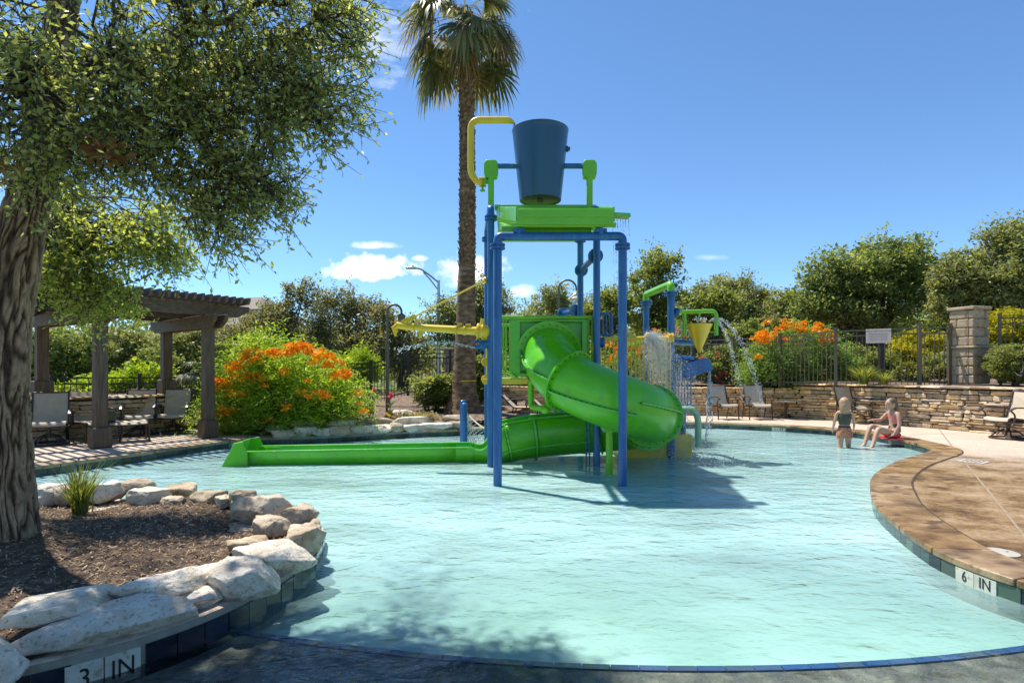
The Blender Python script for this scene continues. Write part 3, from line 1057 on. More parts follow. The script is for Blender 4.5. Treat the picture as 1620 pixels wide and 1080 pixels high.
joint([(3.9, 4.2), (5.56, 6.68), (7.15, 9.07), (10.8, 14.5), (11.6, 15.8)], 0.022, 'joint_l')
joint([(4.05, 3.78), (6.2, 3.9), (9.0, 4.05), (13, 4.3)], 0.014)
joint([(8.6, 12.3), (10.0, 12.6), (12.2, 12.9)], 0.014)
joint([(7.15, 9.07), (9.5, 8.3), (13, 7.2)], 0.014)
jp = []
s_ = arc_near(3.35, 3.2)
while s_ < arc_near(5.0, 15.1):
    p, n, d = on_outline(s_)
    jp.append((p.x + n.x * 0.408, p.y + n.y * 0.408))
    s_ += 0.12
joint(jp, 0.022)
# valve lid and skimmer covers set in the deck
p = ground_at(1583, 872, 0.15)
lid = obj('deck_lid', MB().lathe([(0.115, 0), (0.115, 0.006), (0.105, 0.008)], (p.x, p.y, 0.141), 28), 'cap')
tag(lid, 'round pale plastic lid set in the wet brown deck', 'deck lid')
mb = MB()
for sx in (-0.05, 0.05):
    mb.lathe([(0.008, 0), (0.008, 0.002)], (p.x + sx, p.y, 0.149), 8)
obj('screw', mb, 'ink', lid)
p = ground_at(1540, 729, 0.15)
vent = thing('drain_cover', 'small white square drain cover beside the light deck joint', 'drain cover', (p.x, p.y, 0.141))
obj('frame', MB().box((p.x, p.y, 0.145), (0.34, 0.34, 0.01), 0.6), 'cap', vent, bevel=0.003)
mb = MB()
for i in range(5):
    q = Matrix.Rotation(0.6, 3, 'Z') @ Vector((0, -0.1 + i * 0.05, 0))
    mb.box((p.x + q.x, p.y + q.y, 0.151), (0.24, 0.014, 0.003), 0.6)
obj('slot', mb, 'bronze', vent)


# ------------------------------------------------------------------ ground beyond the deck
def sstep(a, b_, x):
    t = min(1.0, max(0.0, (x - a) / (b_ - a)))
    return t * t * (3 - 2 * t)


def terrain_z(x, y):
    d = max(y - 20.0, -x - 10.2, x - 12.0, -y - 5)
    base = -0.6 + sstep(0.0, 1.5, d) * (0.85 + (0.75 if x > 4 else 0.75 * sstep(1, 4, x)))
    far = max(0.0, y - 26)
    z = base + far * 0.03 + noise.noise(Vector((x * 0.06, y * 0.06, 3))) * 0.5 * sstep(0, 10, d)
    hill = sstep(60, 150, y) * (9 * math.exp(-((x + 66) / 30) ** 2) + 2 * math.exp(-((x - 70) / 50) ** 2) + 2)
    return z + hill


rows = []
ys = list(np.concatenate([np.linspace(-30, 8, 12), np.linspace(9, 40, 63), np.linspace(42, 100, 30), np.linspace(110, 600, 24)]))
xg = list(np.concatenate([np.linspace(-500, -80, 12), np.linspace(-74, -22, 20), np.linspace(-20, 26, 60), np.linspace(28, 90, 20), np.linspace(110, 500, 12)]))
for y in ys:
    rows.append([(x, y, terrain_z(x, y)) for x in xg])
obj('ground', MB().grid(rows), 'grassland', kind='structure', base=False)


# raised planting beds
def bed_sheet(name, loop, zf, m, step=0.3):
    """fill the polygon with a fine sheet that follows zf"""
    from mathutils.geometry import delaunay_2d_cdt
    P = [Vector((p[0], p[1])) for p in loop]
    n = len(P)
    xs_ = [p.x for p in P]
    ys_ = [p.y for p in P]

    def inside(x, y):
        c = False
        for i in range(n):
            a, b_ = P[i], P[(i + 1) % n]
            if (a.y > y) != (b_.y > y) and x < (b_.x - a.x) * (y - a.y) / (b_.y - a.y) + a.x:
                c = not c
        return c
    pts = list(P)
    y = min(ys_) + step / 2
    while y < max(ys_):
        x = min(xs_) + step / 2
        while x < max(xs_):
            if inside(x, y):
                pts.append(Vector((x + random.uniform(-.3, .3) * step, y + random.uniform(-.3, .3) * step)))
            x += step
        y += step
    vs, es, fs, *_ = delaunay_2d_cdt(pts, [(i, (i + 1) % n) for i in range(n)], [], 0, 1e-4)
    mb = MB()
    tri = []
    for f in fs:
        c = sum((vs[i] for i in f), Vector((0, 0))) / len(f)
        if inside(c.x, c.y):
            a = (vs[f[1]] - vs[f[0]]).cross(vs[f[2]] - vs[f[0]])
            tri.append(tuple(f) if a > 0 else tuple(reversed(f)))
    mb.add([(p.x, p.y, zf(p.x, p.y)) for p in vs], tri)
    return obj(name, mb, m, kind='structure', angle=80, base=False)


def near_bed_z(x, y):
    return 0.17 + 0.05 * noise.noise(Vector((x * 1.1, y * 1.1, 0))) + 0.02 * noise.noise(Vector((x * 6, y * 6, 1))) + 0.10 * math.exp(-((x + 3.7) ** 2 + (y - 4.3) ** 2) / 0.5)


bl = [(p.x + 0.0, p.y) for p in OUT[i_bed:i_end]]
cxb, cyb = -4.5, 4.1
bl = [(x + (cxb - x) * 0.02, y + (cyb - y) * 0.03) for x, y in bl if x > -9.4]
bed_sheet('mulch_bed', bl, near_bed_z, 'mulch', 0.1)


def left_bed_z(x, y):
    return 0.20 + 0.055 * max(0, y - 12.6) + 0.05 * noise.noise(Vector((x * 0.9, y * 0.9, 5)))


LB = [(-7.2, 13.4), (-6.1, 12.3), (-5.3, 12.1), (-4.1, 12.35), (-2.7, 13.15), (-1.3, 13.8), (-0.3, 14.3), (0.1, 15.2), (0.4, 17.4), (0.5, 20.8), (-9.0, 20.8), (-16, 20.8), (-16, 9.0), (-10.9, 9.0), (-9.3, 11.0), (-8.5, 12.2), (-7.7, 13.5)]
bed_sheet('garden_bed', LB, lambda x, y: left_bed_z(x, y) + (0.25 if x < -8 else 0), 'soil', 0.35)

WALL_R = [(-0.4, 18.9), (2.0, 18.7), (4.6, 18.2), (6.5, 17.6), (7.6, 17.2), (8.4, 16.8), (9.3, 15.6), (10.05, 13.8), (10.75, 11.9), (11.3, 10.2), (11.7, 8.4)]


def right_bed_z(x, y):
    return 1.04 + 0.13 * sstep(7.5, 9.5, x) + 0.02 * max(0, y - 15) + 0.04 * noise.noise(Vector((x * 0.8, y * 0.8, 9)))


RB = [(-0.2, 19.2), (2.0, 18.98), (4.7, 18.48), (6.6, 17.9), (7.75, 17.48), (8.6, 17.02), (9.55, 15.75), (10.3, 13.9), (11.0, 12.0), (11.55, 10.3), (12.0, 8.5), (24, 8.5), (24, 26), (-0.2, 26)]
bed_sheet('raised_bed', RB, right_bed_z, 'soil', 0.4)


# ------------------------------------------------------------------ dry-laid stone walls, stone by stone
def rough_block(seed, m, name='stone', amp=0.10):
    """a unit stone: chamfered box with uneven faces"""
    rnd = random.Random(seed)
    bm = bmesh.new()
    bmesh.ops.create_cube(bm, size=1.0)
    bmesh.ops.bevel(bm, geom=bm.edges[:], offset=0.13, segments=1, affect='EDGES', profile=0.6)
    for v in bm.verts:
        v.co += Vector((rnd.uniform(-amp, amp) * 0.5, rnd.uniform(-amp, amp), rnd.uniform(-amp, amp)))
    me = bpy.data.meshes.new(name)
    bm.to_mesh(me)
    bm.free()
    me.polygons.foreach_set('use_smooth', [True] * len(me.polygons))
    me.set_sharp_from_angle(angle=R(28))
    me.materials.append(M[m])
    return me


STONES = [rough_block(i, 'ledge') for i in range(14)]


def stone_wall(label, pts, zb, ztop, depth, mean_l, mean_h, name='stone_wall', maxn=300):
    """pts: polyline of the face towards the pool; zb, ztop: functions of arc length; the longest-seen stones are parts"""
    P = [Vector((p[0], p[1], 0)) for p in pts]
    cum = [0]
    for a, b_ in zip(P, P[1:]):
        cum.append(cum[-1] + (b_ - a).length)
    tot = cum[-1]

    def pos(s):
        s = min(max(s, 0), tot - 1e-4)
        for i in range(len(P) - 1):
            if s <= cum[i + 1]:
                t = (s - cum[i]) / (cum[i + 1] - cum[i])
                d = (P[i + 1] - P[i]).normalized()
                return P[i].lerp(P[i + 1], t), d
    c0, _ = pos(tot / 2)
    t = thing(name, label, 'stone wall', (c0.x, c0.y, zb))
    # core
    mb = MB()
    for i in range(len(P) - 1):
        s0, s1 = cum[i], cum[i + 1]
        for q in range(4):
            a, d = pos(s0 + (s1 - s0) * q / 4 + 1e-3)
            e, _ = pos(s0 + (s1 - s0) * (q + 1) / 4 - 1e-3)
            nn = Vector((-d.y, d.x, 0))
            zt = ztop(s0 + (s1 - s0) * (q + 0.5) / 4) - 0.05
            mb.prism([(a + nn * 0.07) + Vector((0, 0, zb)), (e + nn * 0.07) + Vector((0, 0, zb)), (e + nn * depth) + Vector((0, 0, zb)), (a + nn * depth) + Vector((0, 0, zb))], (0, 0, zt - zb))
    obj('core', mb, 'wallcore', t, angle=0)
    # courses that wander: every stone jitters in height and length
    todo = []
    zlow = zb
    while True:
        h = mean_h * random.choice((0.62, 0.8, 1.0, 1.0, 1.2, 1.45))
        s = -random.random() * mean_l
        any_ = False
        while s < tot:
            L = mean_l * random.choice((0.45, 0.65, 0.9, 1.0, 1.2, 1.6)) * random.uniform(0.85, 1.15)
            sm = s + L / 2
            if 0 < sm < tot:
                zt = ztop(sm)
                if zlow + h * 0.6 < zt - 0.05:
                    hh = min(h, zt - 0.05 - zlow)
                    any_ = True
                    if random.random() < 0.16 and hh > mean_h * 0.9:
                        k = random.uniform(0.4, 0.6)
                        todo.append((sm, L, zlow, hh * k))
                        todo.append((sm, L, zlow + hh * k, hh * (1 - k)))
                    else:
                        todo.append((sm, L, zlow, hh))
            s += L
        zlow += h
        if not any_:
            break
    # cap slabs
    s = 0.0
    while s < tot:
        L = mean_l * random.uniform(1.0, 2.0)
        if s + L / 2 < tot:
            todo.append((s + L / 2, L, ztop(s + L / 2) - 0.052, -0.056))
        s += L
    todo.sort(key=lambda e: pos(e[0])[0].y - e[1] * 4)
    rest = MB()
    for i, (sm, L, z0, hh) in enumerate(todo):
        p, d = pos(sm)
        nn = Vector((-d.y, d.x, 0))
        cap = hh < 0
        hh = abs(hh)
        dep = depth + 0.06 if cap else 0.17 + random.uniform(0, 0.03)
        off = (depth / 2 - 0.01) if cap else dep / 2 + random.uniform(-0.016, 0.03)
        c = p + nn * off + Vector((0, 0, z0 + hh / 2))
        g = 0.010
        sc = Vector((L - g, dep, hh - (0.006 if cap else g)))
        ang = math.atan2(d.y, d.x) + random.uniform(-0.02, 0.02)
        me = random.choice(STONES)
        roll = (random.uniform(-0.02, 0.02), random.uniform(-0.025, 0.025), ang)
        if i < maxn:
            place(me, 'stone', t, c, roll, sc)
        else:
            mt = Matrix.Translation(c) @ Matrix.Rotation(ang, 4, 'Z') @ Matrix.Diagonal((*sc, 1))
            rest.add([mt @ v.co for v in me.vertices], [tuple(pp.vertices) for pp in me.polygons])
    if rest.v:
        obj('far_stones', rest, 'ledge', t, angle=28, kind='stuff')
    return t


STEP_S = sum((Vector(WALL_R[i + 1]) - Vector(WALL_R[i])).length for i in range(5))
stone_wall('long tan ledge-stone retaining wall behind the lounge chairs on the right', WALL_R, 0.14,
           lambda s: 1.02 if s < STEP_S - 0.05 else 1.165, 0.30, 0.31, 0.088)
WALL_L = [(-10.4, 9.5), (-9.35, 10.7), (-8.55, 11.9), (-7.55, 13.2)]
stone_wall('short tan ledge-stone wall behind the chairs under the pergola', [(x, y) for x, y in WALL_L], 0.14, lambda s: 0.99, 0.34, 0.31, 0.082)
# low border walls far behind the palm
stone_wall('low stone border behind the palm trunk', [(-1.9, 17.6), (-0.7, 17.5), (0.1, 17.3)], 0.35, lambda s: 0.78, 0.25, 0.34, 0.10, 'border_wall')

# ================================================================== water play structure
PR = 0.057            # pipe radius


def flange(mb, c, axis, r=PR * 1.75, th=0.022, gap=0.012):
    c = Vector(c)
    a = Vector(axis).normalized()
    mb.disc(c - a * (gap + th / 2), a, r, th, 20)
    mb.disc(c + a * (gap + th / 2), a, r, th, 20)
    mb.disc(c, a, r * 0.82, gap * 2, 16)
    s = a.orthogonal().normalized()
    u = a.cross(s)
    for k in range(8):
        an = k * math.pi / 4
        mb.disc(c + (s * math.cos(an) + u * math.sin(an)) * r * 0.84, a, 0.009, (gap + th) * 2.5, 6)


TX, TY = 0.5, 9.2
tower = thing('play_tower', 'blue pipe play tower standing in the pool with a green deck and sloping green roof', 'play tower', (0.5, 9.0, 0))
A, B = Vector((-0.19, 7.5, 0)), Vector((1.458, 7.5, 0))
Cp, Dp = Vector((-0.335, 9.0, 0)), Vector((1.347, 9.05, 0))
Ep, Fp = Vector((-0.455, 10.45, 0)), Vector((1.262, 10.5, 0))
ZA, ZC = 3.15, 3.93
PB = -0.42
for base, zt in ((A, ZA), (B, ZA), (Cp, ZC), (Dp, ZC), (Ep, ZC), (Fp, ZC)):
    post = obj('post', MB().tube([base + Vector((0, 0, PB)), base + Vector((0, 0, zt))], PR, 20), 'blue', tower)
    mb = MB()
    flange(mb, base + Vector((0, 0, zt)), (0, 0, 1))
    obj('flange', mb, 'blue', post)
up = lambda p, z: Vector((p.x, p.y, z))
obj('cross_pipe', MB().tube(fillet([up(A, ZA), up(A, 3.285), up(B, 3.285), up(B, ZA)], 0.17, 8), PR, 20), 'blue', tower)
obj('cross_pipe', MB().tube(fillet([up(Cp, ZC), up(Cp, 4.10), up(Ep, 4.10), up(Ep, ZC)], 0.19, 8), PR, 20), 'blue', tower)
obj('cross_pipe', MB().tube(fillet([up(Dp, ZC), up(Dp, 4.10), up(Fp, 4.10), up(Fp, ZC)], 0.19, 8), PR, 20), 'blue', tower)

# sloping roof that throws the bucket's water forward: back wide, front narrower
YB, ZB, YF, ZF = 9.72, 4.235, 7.42, 3.60
bl_, br_ = -0.27, 1.40
fl_, fr_ = 0.07, 1.32
mb = MB()
mb.prism([(bl_, YB, ZB), (fl_, YF, ZF), (fr_, YF, ZF), (br_, YB, ZB)], (0, 0, 0.035))
obj('roof_panel', mb, 'green', tower, bevel=0.004)
mb = MB()
mb.prism([(bl_, YB + 0.02, ZB + 0.02), (br_, YB + 0.02, ZB + 0.02), (br_ - 0.02, YB + 1.05, ZB - 0.28), (bl_ + 0.02, YB + 1.05, ZB - 0.28)], (0, 0, 0.035))
obj('roof_panel', mb, 'green', tower, bevel=0.004)
obj('ridge_plate', MB().box(((bl_ + br_) / 2, YB, ZB + 0.065), (br_ - bl_ + 0.05, 0.20, 0.05)), 'green', tower, bevel=0.006)
# front fascia with folded lips
fas = obj('front_fascia', MB().box(((fl_ + fr_) / 2, YF - 0.022, 3.505), (fr_ - fl_, 0.03, 0.185)), 'green', tower, bevel=0.004)
obj('fascia_lip', MB().box(((fl_ + fr_) / 2, YF - 0.045, 3.555), (fr_ - fl_ - 0.01, 0.02, 0.10)), 'green', fas, bevel=0.004)
obj('fascia_lip', MB().box(((fl_ + fr_) / 2 - 0.02, YF + 0.03, 3.42), (fr_ - fl_ + 0.12, 0.07, 0.05)), 'green', fas, bevel=0.004)
for xb, xf in ((bl_, fl_ - 0.02), (br_, fr_ + 0.02)):
    mb = MB()
    mb.prism([(xb, YB, ZB - 0.10), (xf, YF, ZF - 0.14), (xf, YF, ZF + 0.05), (xb, YB, ZB + 0.09)], (0.028 if xb < 0 else -0.028, 0, 0))
    obj('side_fascia', mb, 'green', tower, bevel=0.004)
obj('roof_beam', MB().bar((-0.14, 7.62, 3.40), (1.06, 7.62, 3.40), 0.08, 0.085), 'green', tower, bevel=0.006)
obj('roof_beam', MB().bar((-0.06, 7.62, 3.41), (-0.20, 9.6, 3.98), 0.07, 0.10), 'green', tower, bevel=0.006)
obj('roof_beam', MB().bar((1.16, 7.62, 3.41), (1.28, 9.6, 3.98), 0.07, 0.10), 'green', tower, bevel=0.006)
for x in (0.09, 1.17):
    mb = MB()
    mb.box((x, 7.5, 3.355), (0.15, 0.10, 0.05))
    mb.box((x, 7.46, 3.335), (0.05, 0.03, 0.10))
    mb.tube([(x + 0.05, 7.45, 3.36), (x + 0.05, 7.45, 3.25)], 0.008, 6)
    obj('clamp', mb, 'blue', tower, bevel=0.004)
spt = MB()
spt.bar((1.30, 7.60, 3.575), (1.57, 7.62, 3.565), 0.16, 0.012)
spt.bar((1.30, 7.52, 3.59), (1.57, 7.54, 3.58), 0.012, 0.04)
spt.bar((1.30, 7.68, 3.59), (1.57, 7.70, 3.58), 0.012, 0.04)
obj('roof_spout', spt, 'slide_lip', tower)

# green stanchions that carry the bucket's axle
for x in (-0.355, 1.315):
    st = obj('bucket_stanchion', MB().bar((x, 9.66, 4.22), (x, 9.66, 4.86), 0.10, 0.11, (0, 1, 0)), 'green', tower, bevel=0.012)
    mb = MB()
    mb.prism([(x - 0.10, 9.60, 4.78), (x + 0.10, 9.60, 4.78), (x + 0.12, 9.60, 4.86), (x + 0.12, 9.60, 5.02), (x + 0.08, 9.60, 5.08), (x - 0.08, 9.60, 5.08), (x - 0.12, 9.60, 5.02), (x - 0.12, 9.60, 4.86)], (0, 0.14, 0))
    obj('bearing_housing', mb, 'green', st, bevel=0.012)
# deck of the tower with railings
DZ = 1.40
obj('deck', MB().box((0.47, 9.86, DZ - 0.035), (1.62, 1.32, 0.07)), 'green', tower, bevel=0.01)
obj('deck_beam', MB().bar((-0.46, 9.16, 1.345), (0.27, 9.16, 1.345), 0.08, 0.09), 'yellow', tower, bevel=0.005)
obj('deck_beam', MB().bar((-0.42, 10.5, 1.33), (1.25, 10.5, 1.33), 0.08, 0.09), 'yellow', tower, bevel=0.005)
obj('top_rail', MB().tube([(-0.30, 9.14, 2.375), (1.30, 9.14, 2.375)], 0.028, 12), 'green', tower)
obj('bottom_rail', MB().tube(fillet([(-0.30, 9.14, 1.50), (-0.05, 9.14, 1.50), (0.10, 9.14, 1.38)], 0.1), 0.024, 10), 'green', tower)
bal = mesh_of('baluster', MB().tube([(0, 0, 0), (0, 0, 0.87)], 0.013, 8), 'green')
for x in (-0.215, -0.135, -0.095, 1.235, 1.285):
    place(bal, 'baluster', tower, (x, 9.14, 1.50))
obj('top_rail', MB().tube([(-0.45, 10.46, 2.36), (1.26, 10.5, 2.36)], 0.028, 12), 'green', tower)
for i in range(11):
    place(bal, 'baluster', tower, (-0.34 + i * 0.15, 10.48, 1.5))
mb = MB()
flange(mb, (1.33, 9.10, 2.375), (1, 0, 0), 0.055, 0.02, 0.01)
obj('rail_flange', mb, 'blue', tower)
# green wall panel round the slide's mouth: frame with a recessed field
pan = obj('slide_panel', MB(), 'green', tower) if False else None
px0, px1, pz0, pz1, py_ = -0.045, 1.225, 1.43, 2.345, 9.20
mb = MB()
mb.box(((px0 + px1) / 2, py_ + 0.06, (pz0 + pz1) / 2), (px1 - px0, 0.03, pz1 - pz0))
panel = obj('slide_panel', mb, 'slide', tower, bevel=0.006)
mb = MB()
mb.box((px0 + 0.09, py_, (pz0 + pz1) / 2), (0.18, 0.10, pz1 - pz0))
mb.box((px1 - 0.05, py_, (pz0 + pz1) / 2), (0.10, 0.10, pz1 - pz0))
mb.box(((px0 + px1) / 2, py_, pz1 - 0.022), (px1 - px0, 0.11, 0.045))
mb.box(((px0 + px1) / 2, py_, pz0 + 0.022), (px1 - px0, 0.11, 0.045))
obj('panel_frame', mb, 'slide', panel, bevel=0.012)

# step pipes that lead up between the right posts
mb = MB()
Gp0 = Vector((1.06, 11.3, 0))
p1, p2 = up(Dp, 3.40), up(Fp, 3.40)
for (q0, q1, e) in ((up(Dp, 3.36), up(Fp, 3.36), 0.0), (Vector((1.20, 10.5, 2.63)), Vector((1.00, 11.4, 2.66)), 0.0)):
    d = (q1 - q0).normalized()
    lp = obj('link_pipe', MB().tube([q0 + d * 0.05, q1 - d * 0.05], PR * 0.9, 16), 'blue', tower)
    mb = MB()
    flange(mb, q0 + d * 0.09, d, 0.12, 0.02, 0.008)
    flange(mb, q1 - d * 0.09, d, 0.12, 0.02, 0.008)
    obj('flange', mb, 'blue', lp)
obj('post', MB().tube([(1.0, 11.45, PB), (1.0, 11.45, 2.78)], PR, 18), 'blue', tower)
# hoop ladder rails beside the right post
hp = obj('hand_hoop', MB().tube(fillet([(1.44, 9.3, 2.46), (1.63, 9.3, 2.46), (1.63, 9.3, 2.10), (1.44, 9.3, 2.10)], 0.07), 0.02, 10), 'blue', tower)
for x in (1.49, 1.545, 1.60):
    obj('rung', MB().tube([(x, 9.3, 2.10), (x, 9.3, 2.46)], 0.011, 8), 'blue', hp)
mb = MB()
flange(mb, (1.43, 9.1, 1.97), (1, 0, 0), 0.085, 0.02, 0.02)
obj('rail_flange', mb, 'blue', tower)
# ladder leg rails beside the back-right post, in the water
mb = MB()
mb.tube([(1.20, 9.2, -0.3), (1.20, 9.2, 1.0)], 0.012, 8)
mb.tube([(1.255, 9.2, -0.3), (1.255, 9.2, 1.0)], 0.012, 8)
for z in (0.25, 0.55, 0.85):
    mb.tube([(1.20, 9.2, z), (1.255, 9.2, z)], 0.008, 6)
obj('conduit', mb, 'blue', tower)
# yellow wall brackets on the left posts
for z in (2.06, 1.66, 1.38):
    mb = MB()
    flange(mb, (-0.43, 9.28, z), (0.2, -1, 0), 0.07, 0.02, 0.02)
    obj('bracket', mb, 'yellow', tower)
obj('side_rail', MB().tube([(-0.41, 9.3, 1.30), (-0.41, 9.3, 2.2)], 0.02, 8), 'yellow', tower)

# ------------------------------------------------------------------ tipping bucket
BX, BY = 0.48, 9.66
bucket = thing('tipping_bucket', 'large dark blue tipping bucket hanging on its axle above the green roof', 'bucket', (BX, BY, 4.40))
RT, RB_, ZT, ZB0 = 0.475, 0.352, 5.58, 4.40
prof = [(0.0, ZB0 + 0.015), (RB_ - 0.03, ZB0 + 0.01), (RB_ - 0.03, ZB0), (RB_, ZB0), (RB_ + 0.004, ZB0 + 0.03)]
for i in range(1, 12):
    t = i / 12
    prof.append((RB_ + (RT - RB_) * t, ZB0 + (ZT - ZB0) * t))
prof += [(RT, ZT - 0.012), (RT + 0.006, ZT), (RT - 0.012, ZT + 0.004), (RT - 0.02, ZT - 0.02), (RB_ - 0.01, ZB0 + 0.04), (0, ZB0 + 0.04)]
obj('shell', MB().lathe(prof, (BX, BY, 0), 64), 'bucket', bucket)
for x0, x1 in ((-0.28, 0.12), (0.86, 1.24)):
    obj('axle', MB().tube([(x0, BY, 4.99), (x1, BY, 4.99)], 0.045, 16), 'blue', bucket)
mb = MB()
mb.disc((0.925, BY - 0.05, 5.26), (1, 0, 0), 0.05, 0.05, 12)
mb.box((0.955, BY - 0.05, 5.26), (0.05, 0.07, 0.05))
obj('stop_knob', mb, 'bucket', bucket, bevel=0.006)
mb = MB()
mb.lathe([(0.05, 0), (0.05, -0.012), (0.02, -0.03)], (BX, BY, ZB0 + 0.005), 12)
obj('drain_boss', mb, 'steel', bucket)

# ------------------------------------------------------------------ yellow filler pipe
fp = thing('filler_pipe', 'yellow hooked filler pipe that pours water into the blue bucket', 'water pipe', (-0.45, 9.66, 4.7))
path = fillet([(-0.53, 9.66, 4.72), (-0.585, 9.66, 4.72), (-0.70, 9.66, 4.86), (-0.70, 9.66, 5.77), (-0.06, 9.66, 5.77)], 0.16, 8)
mb = MB()
mb.tube(path, 0.056, 18, caps=False)
mb.tube([(-0.06, 9.66, 5.77), (-0.005, 9.66, 5.755)], [0.056, 0.052], 18, caps=False)
# cut the nozzle on a slant: the last ring slides forward at its underside
n = 18
base_i = len(mb.v) - n
for j in range(n):
    x, y, z = mb.v[base_i + j]
    mb.v[base_i + j] = (x + (5.77 - z) * 1.2, y, z)
obj('pipe', mb, 'yellow', fp)
mb = MB()
flange(mb, (-0.515, 9.66, 4.72), (1, 0, 0), 0.085, 0.025, 0.01)
obj('flange', mb, 'yellow', fp)
mb = MB()
flange(mb, (-0.475, 9.66, 4.72), (1, 0, 0), 0.085, 0.02, 0.008)
mb.tube([(-0.47, 9.66, 4.72), (-0.37, 9.66, 4.74)], 0.042, 14)
mb.tube([(-0.50, 9.66, 4.66), (-0.50, 9.66, 4.58)], 0.02, 8)
mb.disc((-0.50, 9.66, 4.575), (0, 0, 1), 0.045, 0.02, 10)
obj('valve', mb, 'green', fp)

# ------------------------------------------------------------------ spiral slide
slide = thing('spiral_slide', 'bright green spiral tube slide ending in a long open trough over the water', 'water slide', (1.6, 9.0, 0))
HC = Vector((1.40, 9.06, 0))


def helix(phi):
    """phi in degrees: 180 mouth, 270 front, 360 right, 450 back"""
    a = R(phi)
    zs = [(150, 1.80), (180, 1.70), (225, 1.36), (270, 1.10), (315, 0.91), (360, 0.76), (405, 0.62), (450, 0.52), (480, 0.50)]
    z = zs[-1][1]
    for (p0, z0), (p1, z1) in zip(zs, zs[1:]):
        if p0 <= phi <= p1:
            t = (phi - p0) / (p1 - p0)
            z = z0 + (z1 - z0) * t
            break
    rr = 0.80
    return Vector((HC.x + rr * math.cos(a), HC.y + rr * math.sin(a), z))


def sm_helix(phi):
    return (helix(phi - 14) + helix(phi) * 2 + helix(phi + 14)) / 4


def frame_at(fn, phi, dl=2.0):
    p = fn(phi)
    t = (fn(phi + dl) - fn(phi - dl)).normalized()
    s = t.cross(Vector((0, 0, 1))).normalized()
    u = s.cross(t)
    return p, t, s, u


TR = 0.42
# the mouth: from the panel straight out, then into the helix
P180, t180, _, _ = frame_at(sm_helix, 186)
mouth = Vector((0.60, 9.22, 1.80))


def slide_path(q):
    """q < 0: mouth piece; q >= 0: helix from 190 degrees on"""
    if q >= 190:
        return sm_helix(q)
    t = (q - 170) / 20.0
    a, b_ = mouth, sm_helix(190)
    c = Vector((0.60, 9.05, 1.77))
    return a * (1 - t) ** 2 + c * 2 * t * (1 - t) + b_ * t * t


def tube_piece(q0, q1, n, a0=-180, a1=180, rad=TR, m=36):
    """section of the tube; angles are measured from straight up round towards the outer side"""
    rows_ = []
    for i in range(n + 1):
        q = q0 + (q1 - q0) * i / n
        p, t, s, u = frame_at(slide_path, q, 1.0 if q > 191 else 0.5)
        row = []
        for j in range(m + 1):
            a = R(a0 + (a1 - a0) * j / m)
            row.append(p + (u * math.cos(a) + s * math.sin(a)) * rad)
        rows_.append(row)
    return MB().grid(rows_)


def ring_at(q, r0, r1, w):
    p, t, s, u = frame_at(slide_path, q, 1.0 if q > 191 else 0.5)
    mb = MB()
    n_ = 40
    vs = []
    for j in range(n_):
        a = 2 * math.pi * j / n_
        d = u * math.cos(a) + s * math.sin(a)
        vs += [p + d * r0 - t * w / 2, p + d * r1 - t * w / 2, p + d * r1 + t * w / 2, p + d * r0 + t * w / 2]
    fs = []
    for j in range(n_):
        k = (j + 1) % n_
        for e in range(4):
            fs.append((j * 4 + e, j * 4 + (e + 1) % 4, k * 4 + (e + 1) % 4, k * 4 + e))
    mb.add(vs, fs)
    bolts = MB()
    for j in range(26):
        a = 2 * math.pi * j / 26
        d = u * math.cos(a) + s * math.sin(a)
        bolts.disc(p + d * (r0 + r1) / 2, t, 0.010, w + 0.022, 6)
    return mb, bolts


joints_q = [172.5, 232, 352, 372]
secs = [(170, 226, 88), (226, 288, 108), (288, 340, 84), (340, 372, 84)]
for (q0, q1, sang) in secs:
    n_ = max(5, int((q1 - q0) / 4))
    # outer side of the helix faces away from its centre: side vector s points outwards there
    upper = obj('tube_half', tube_piece(q0, q1, n_, sang - 180, sang, TR), 'slide', slide, angle=50)
    lower = obj('tube_half', tube_piece(q0, q1, n_, sang, sang + 180, TR), 'slide', slide, angle=50)
    # lengthwise seam flange on the outside
    for ang in (sang,):
        rr = []
        for i in range(n_ + 1):
            q = q0 + (q1 - q0) * i / n_
            p, t, s, u = frame_at(slide_path, q, 1.0 if q > 191 else 0.5)
            d = u * math.cos(R(ang)) + s * math.sin(R(ang))
            e = t.cross(d)
            rr.append([p + d * (TR - 0.005) + e * 0.012, p + d * (TR + 0.05) + e * 0.012, p + d * (TR + 0.05) - e * 0.012, p + d * (TR - 0.005) - e * 0.012, p + d * (TR - 0.005) + e * 0.012])
        seam = obj('seam_flange', MB().grid(rr), 'slide_lip', slide, angle=40)
        bolts = MB()
        for i in range(0, n_ + 1):
            q = q0 + (q1 - q0) * (i + 0.5) / (n_ + 1)
            p, t, s, u = frame_at(slide_path, q, 1.0 if q > 191 else 0.5)
            d = u * math.cos(R(ang)) + s * math.sin(R(ang))
            bolts.disc(p + d * (TR + 0.028), t.cross(d), 0.009, 0.04, 6)
        obj('bolts', bolts, 'ink', seam, kind='stuff')
for q, r1 in ((171.5, 0.53), (226, 0.495), (340, 0.49), (372, 0.50)):
    mb, bolts = ring_at(q, TR - 0.01, r1, 0.034)
    fl = obj('ring_flange', mb, 'slide', slide, angle=40)
    obj('bolts', bolts, 'ink', fl, kind='stuff')

# open flume: the tube's roof ends behind, its side walls sink into a trough
TRO = [Vector((-0.74, 9.69, 0.21)), Vector((-4.30, 9.42, 0.185))]


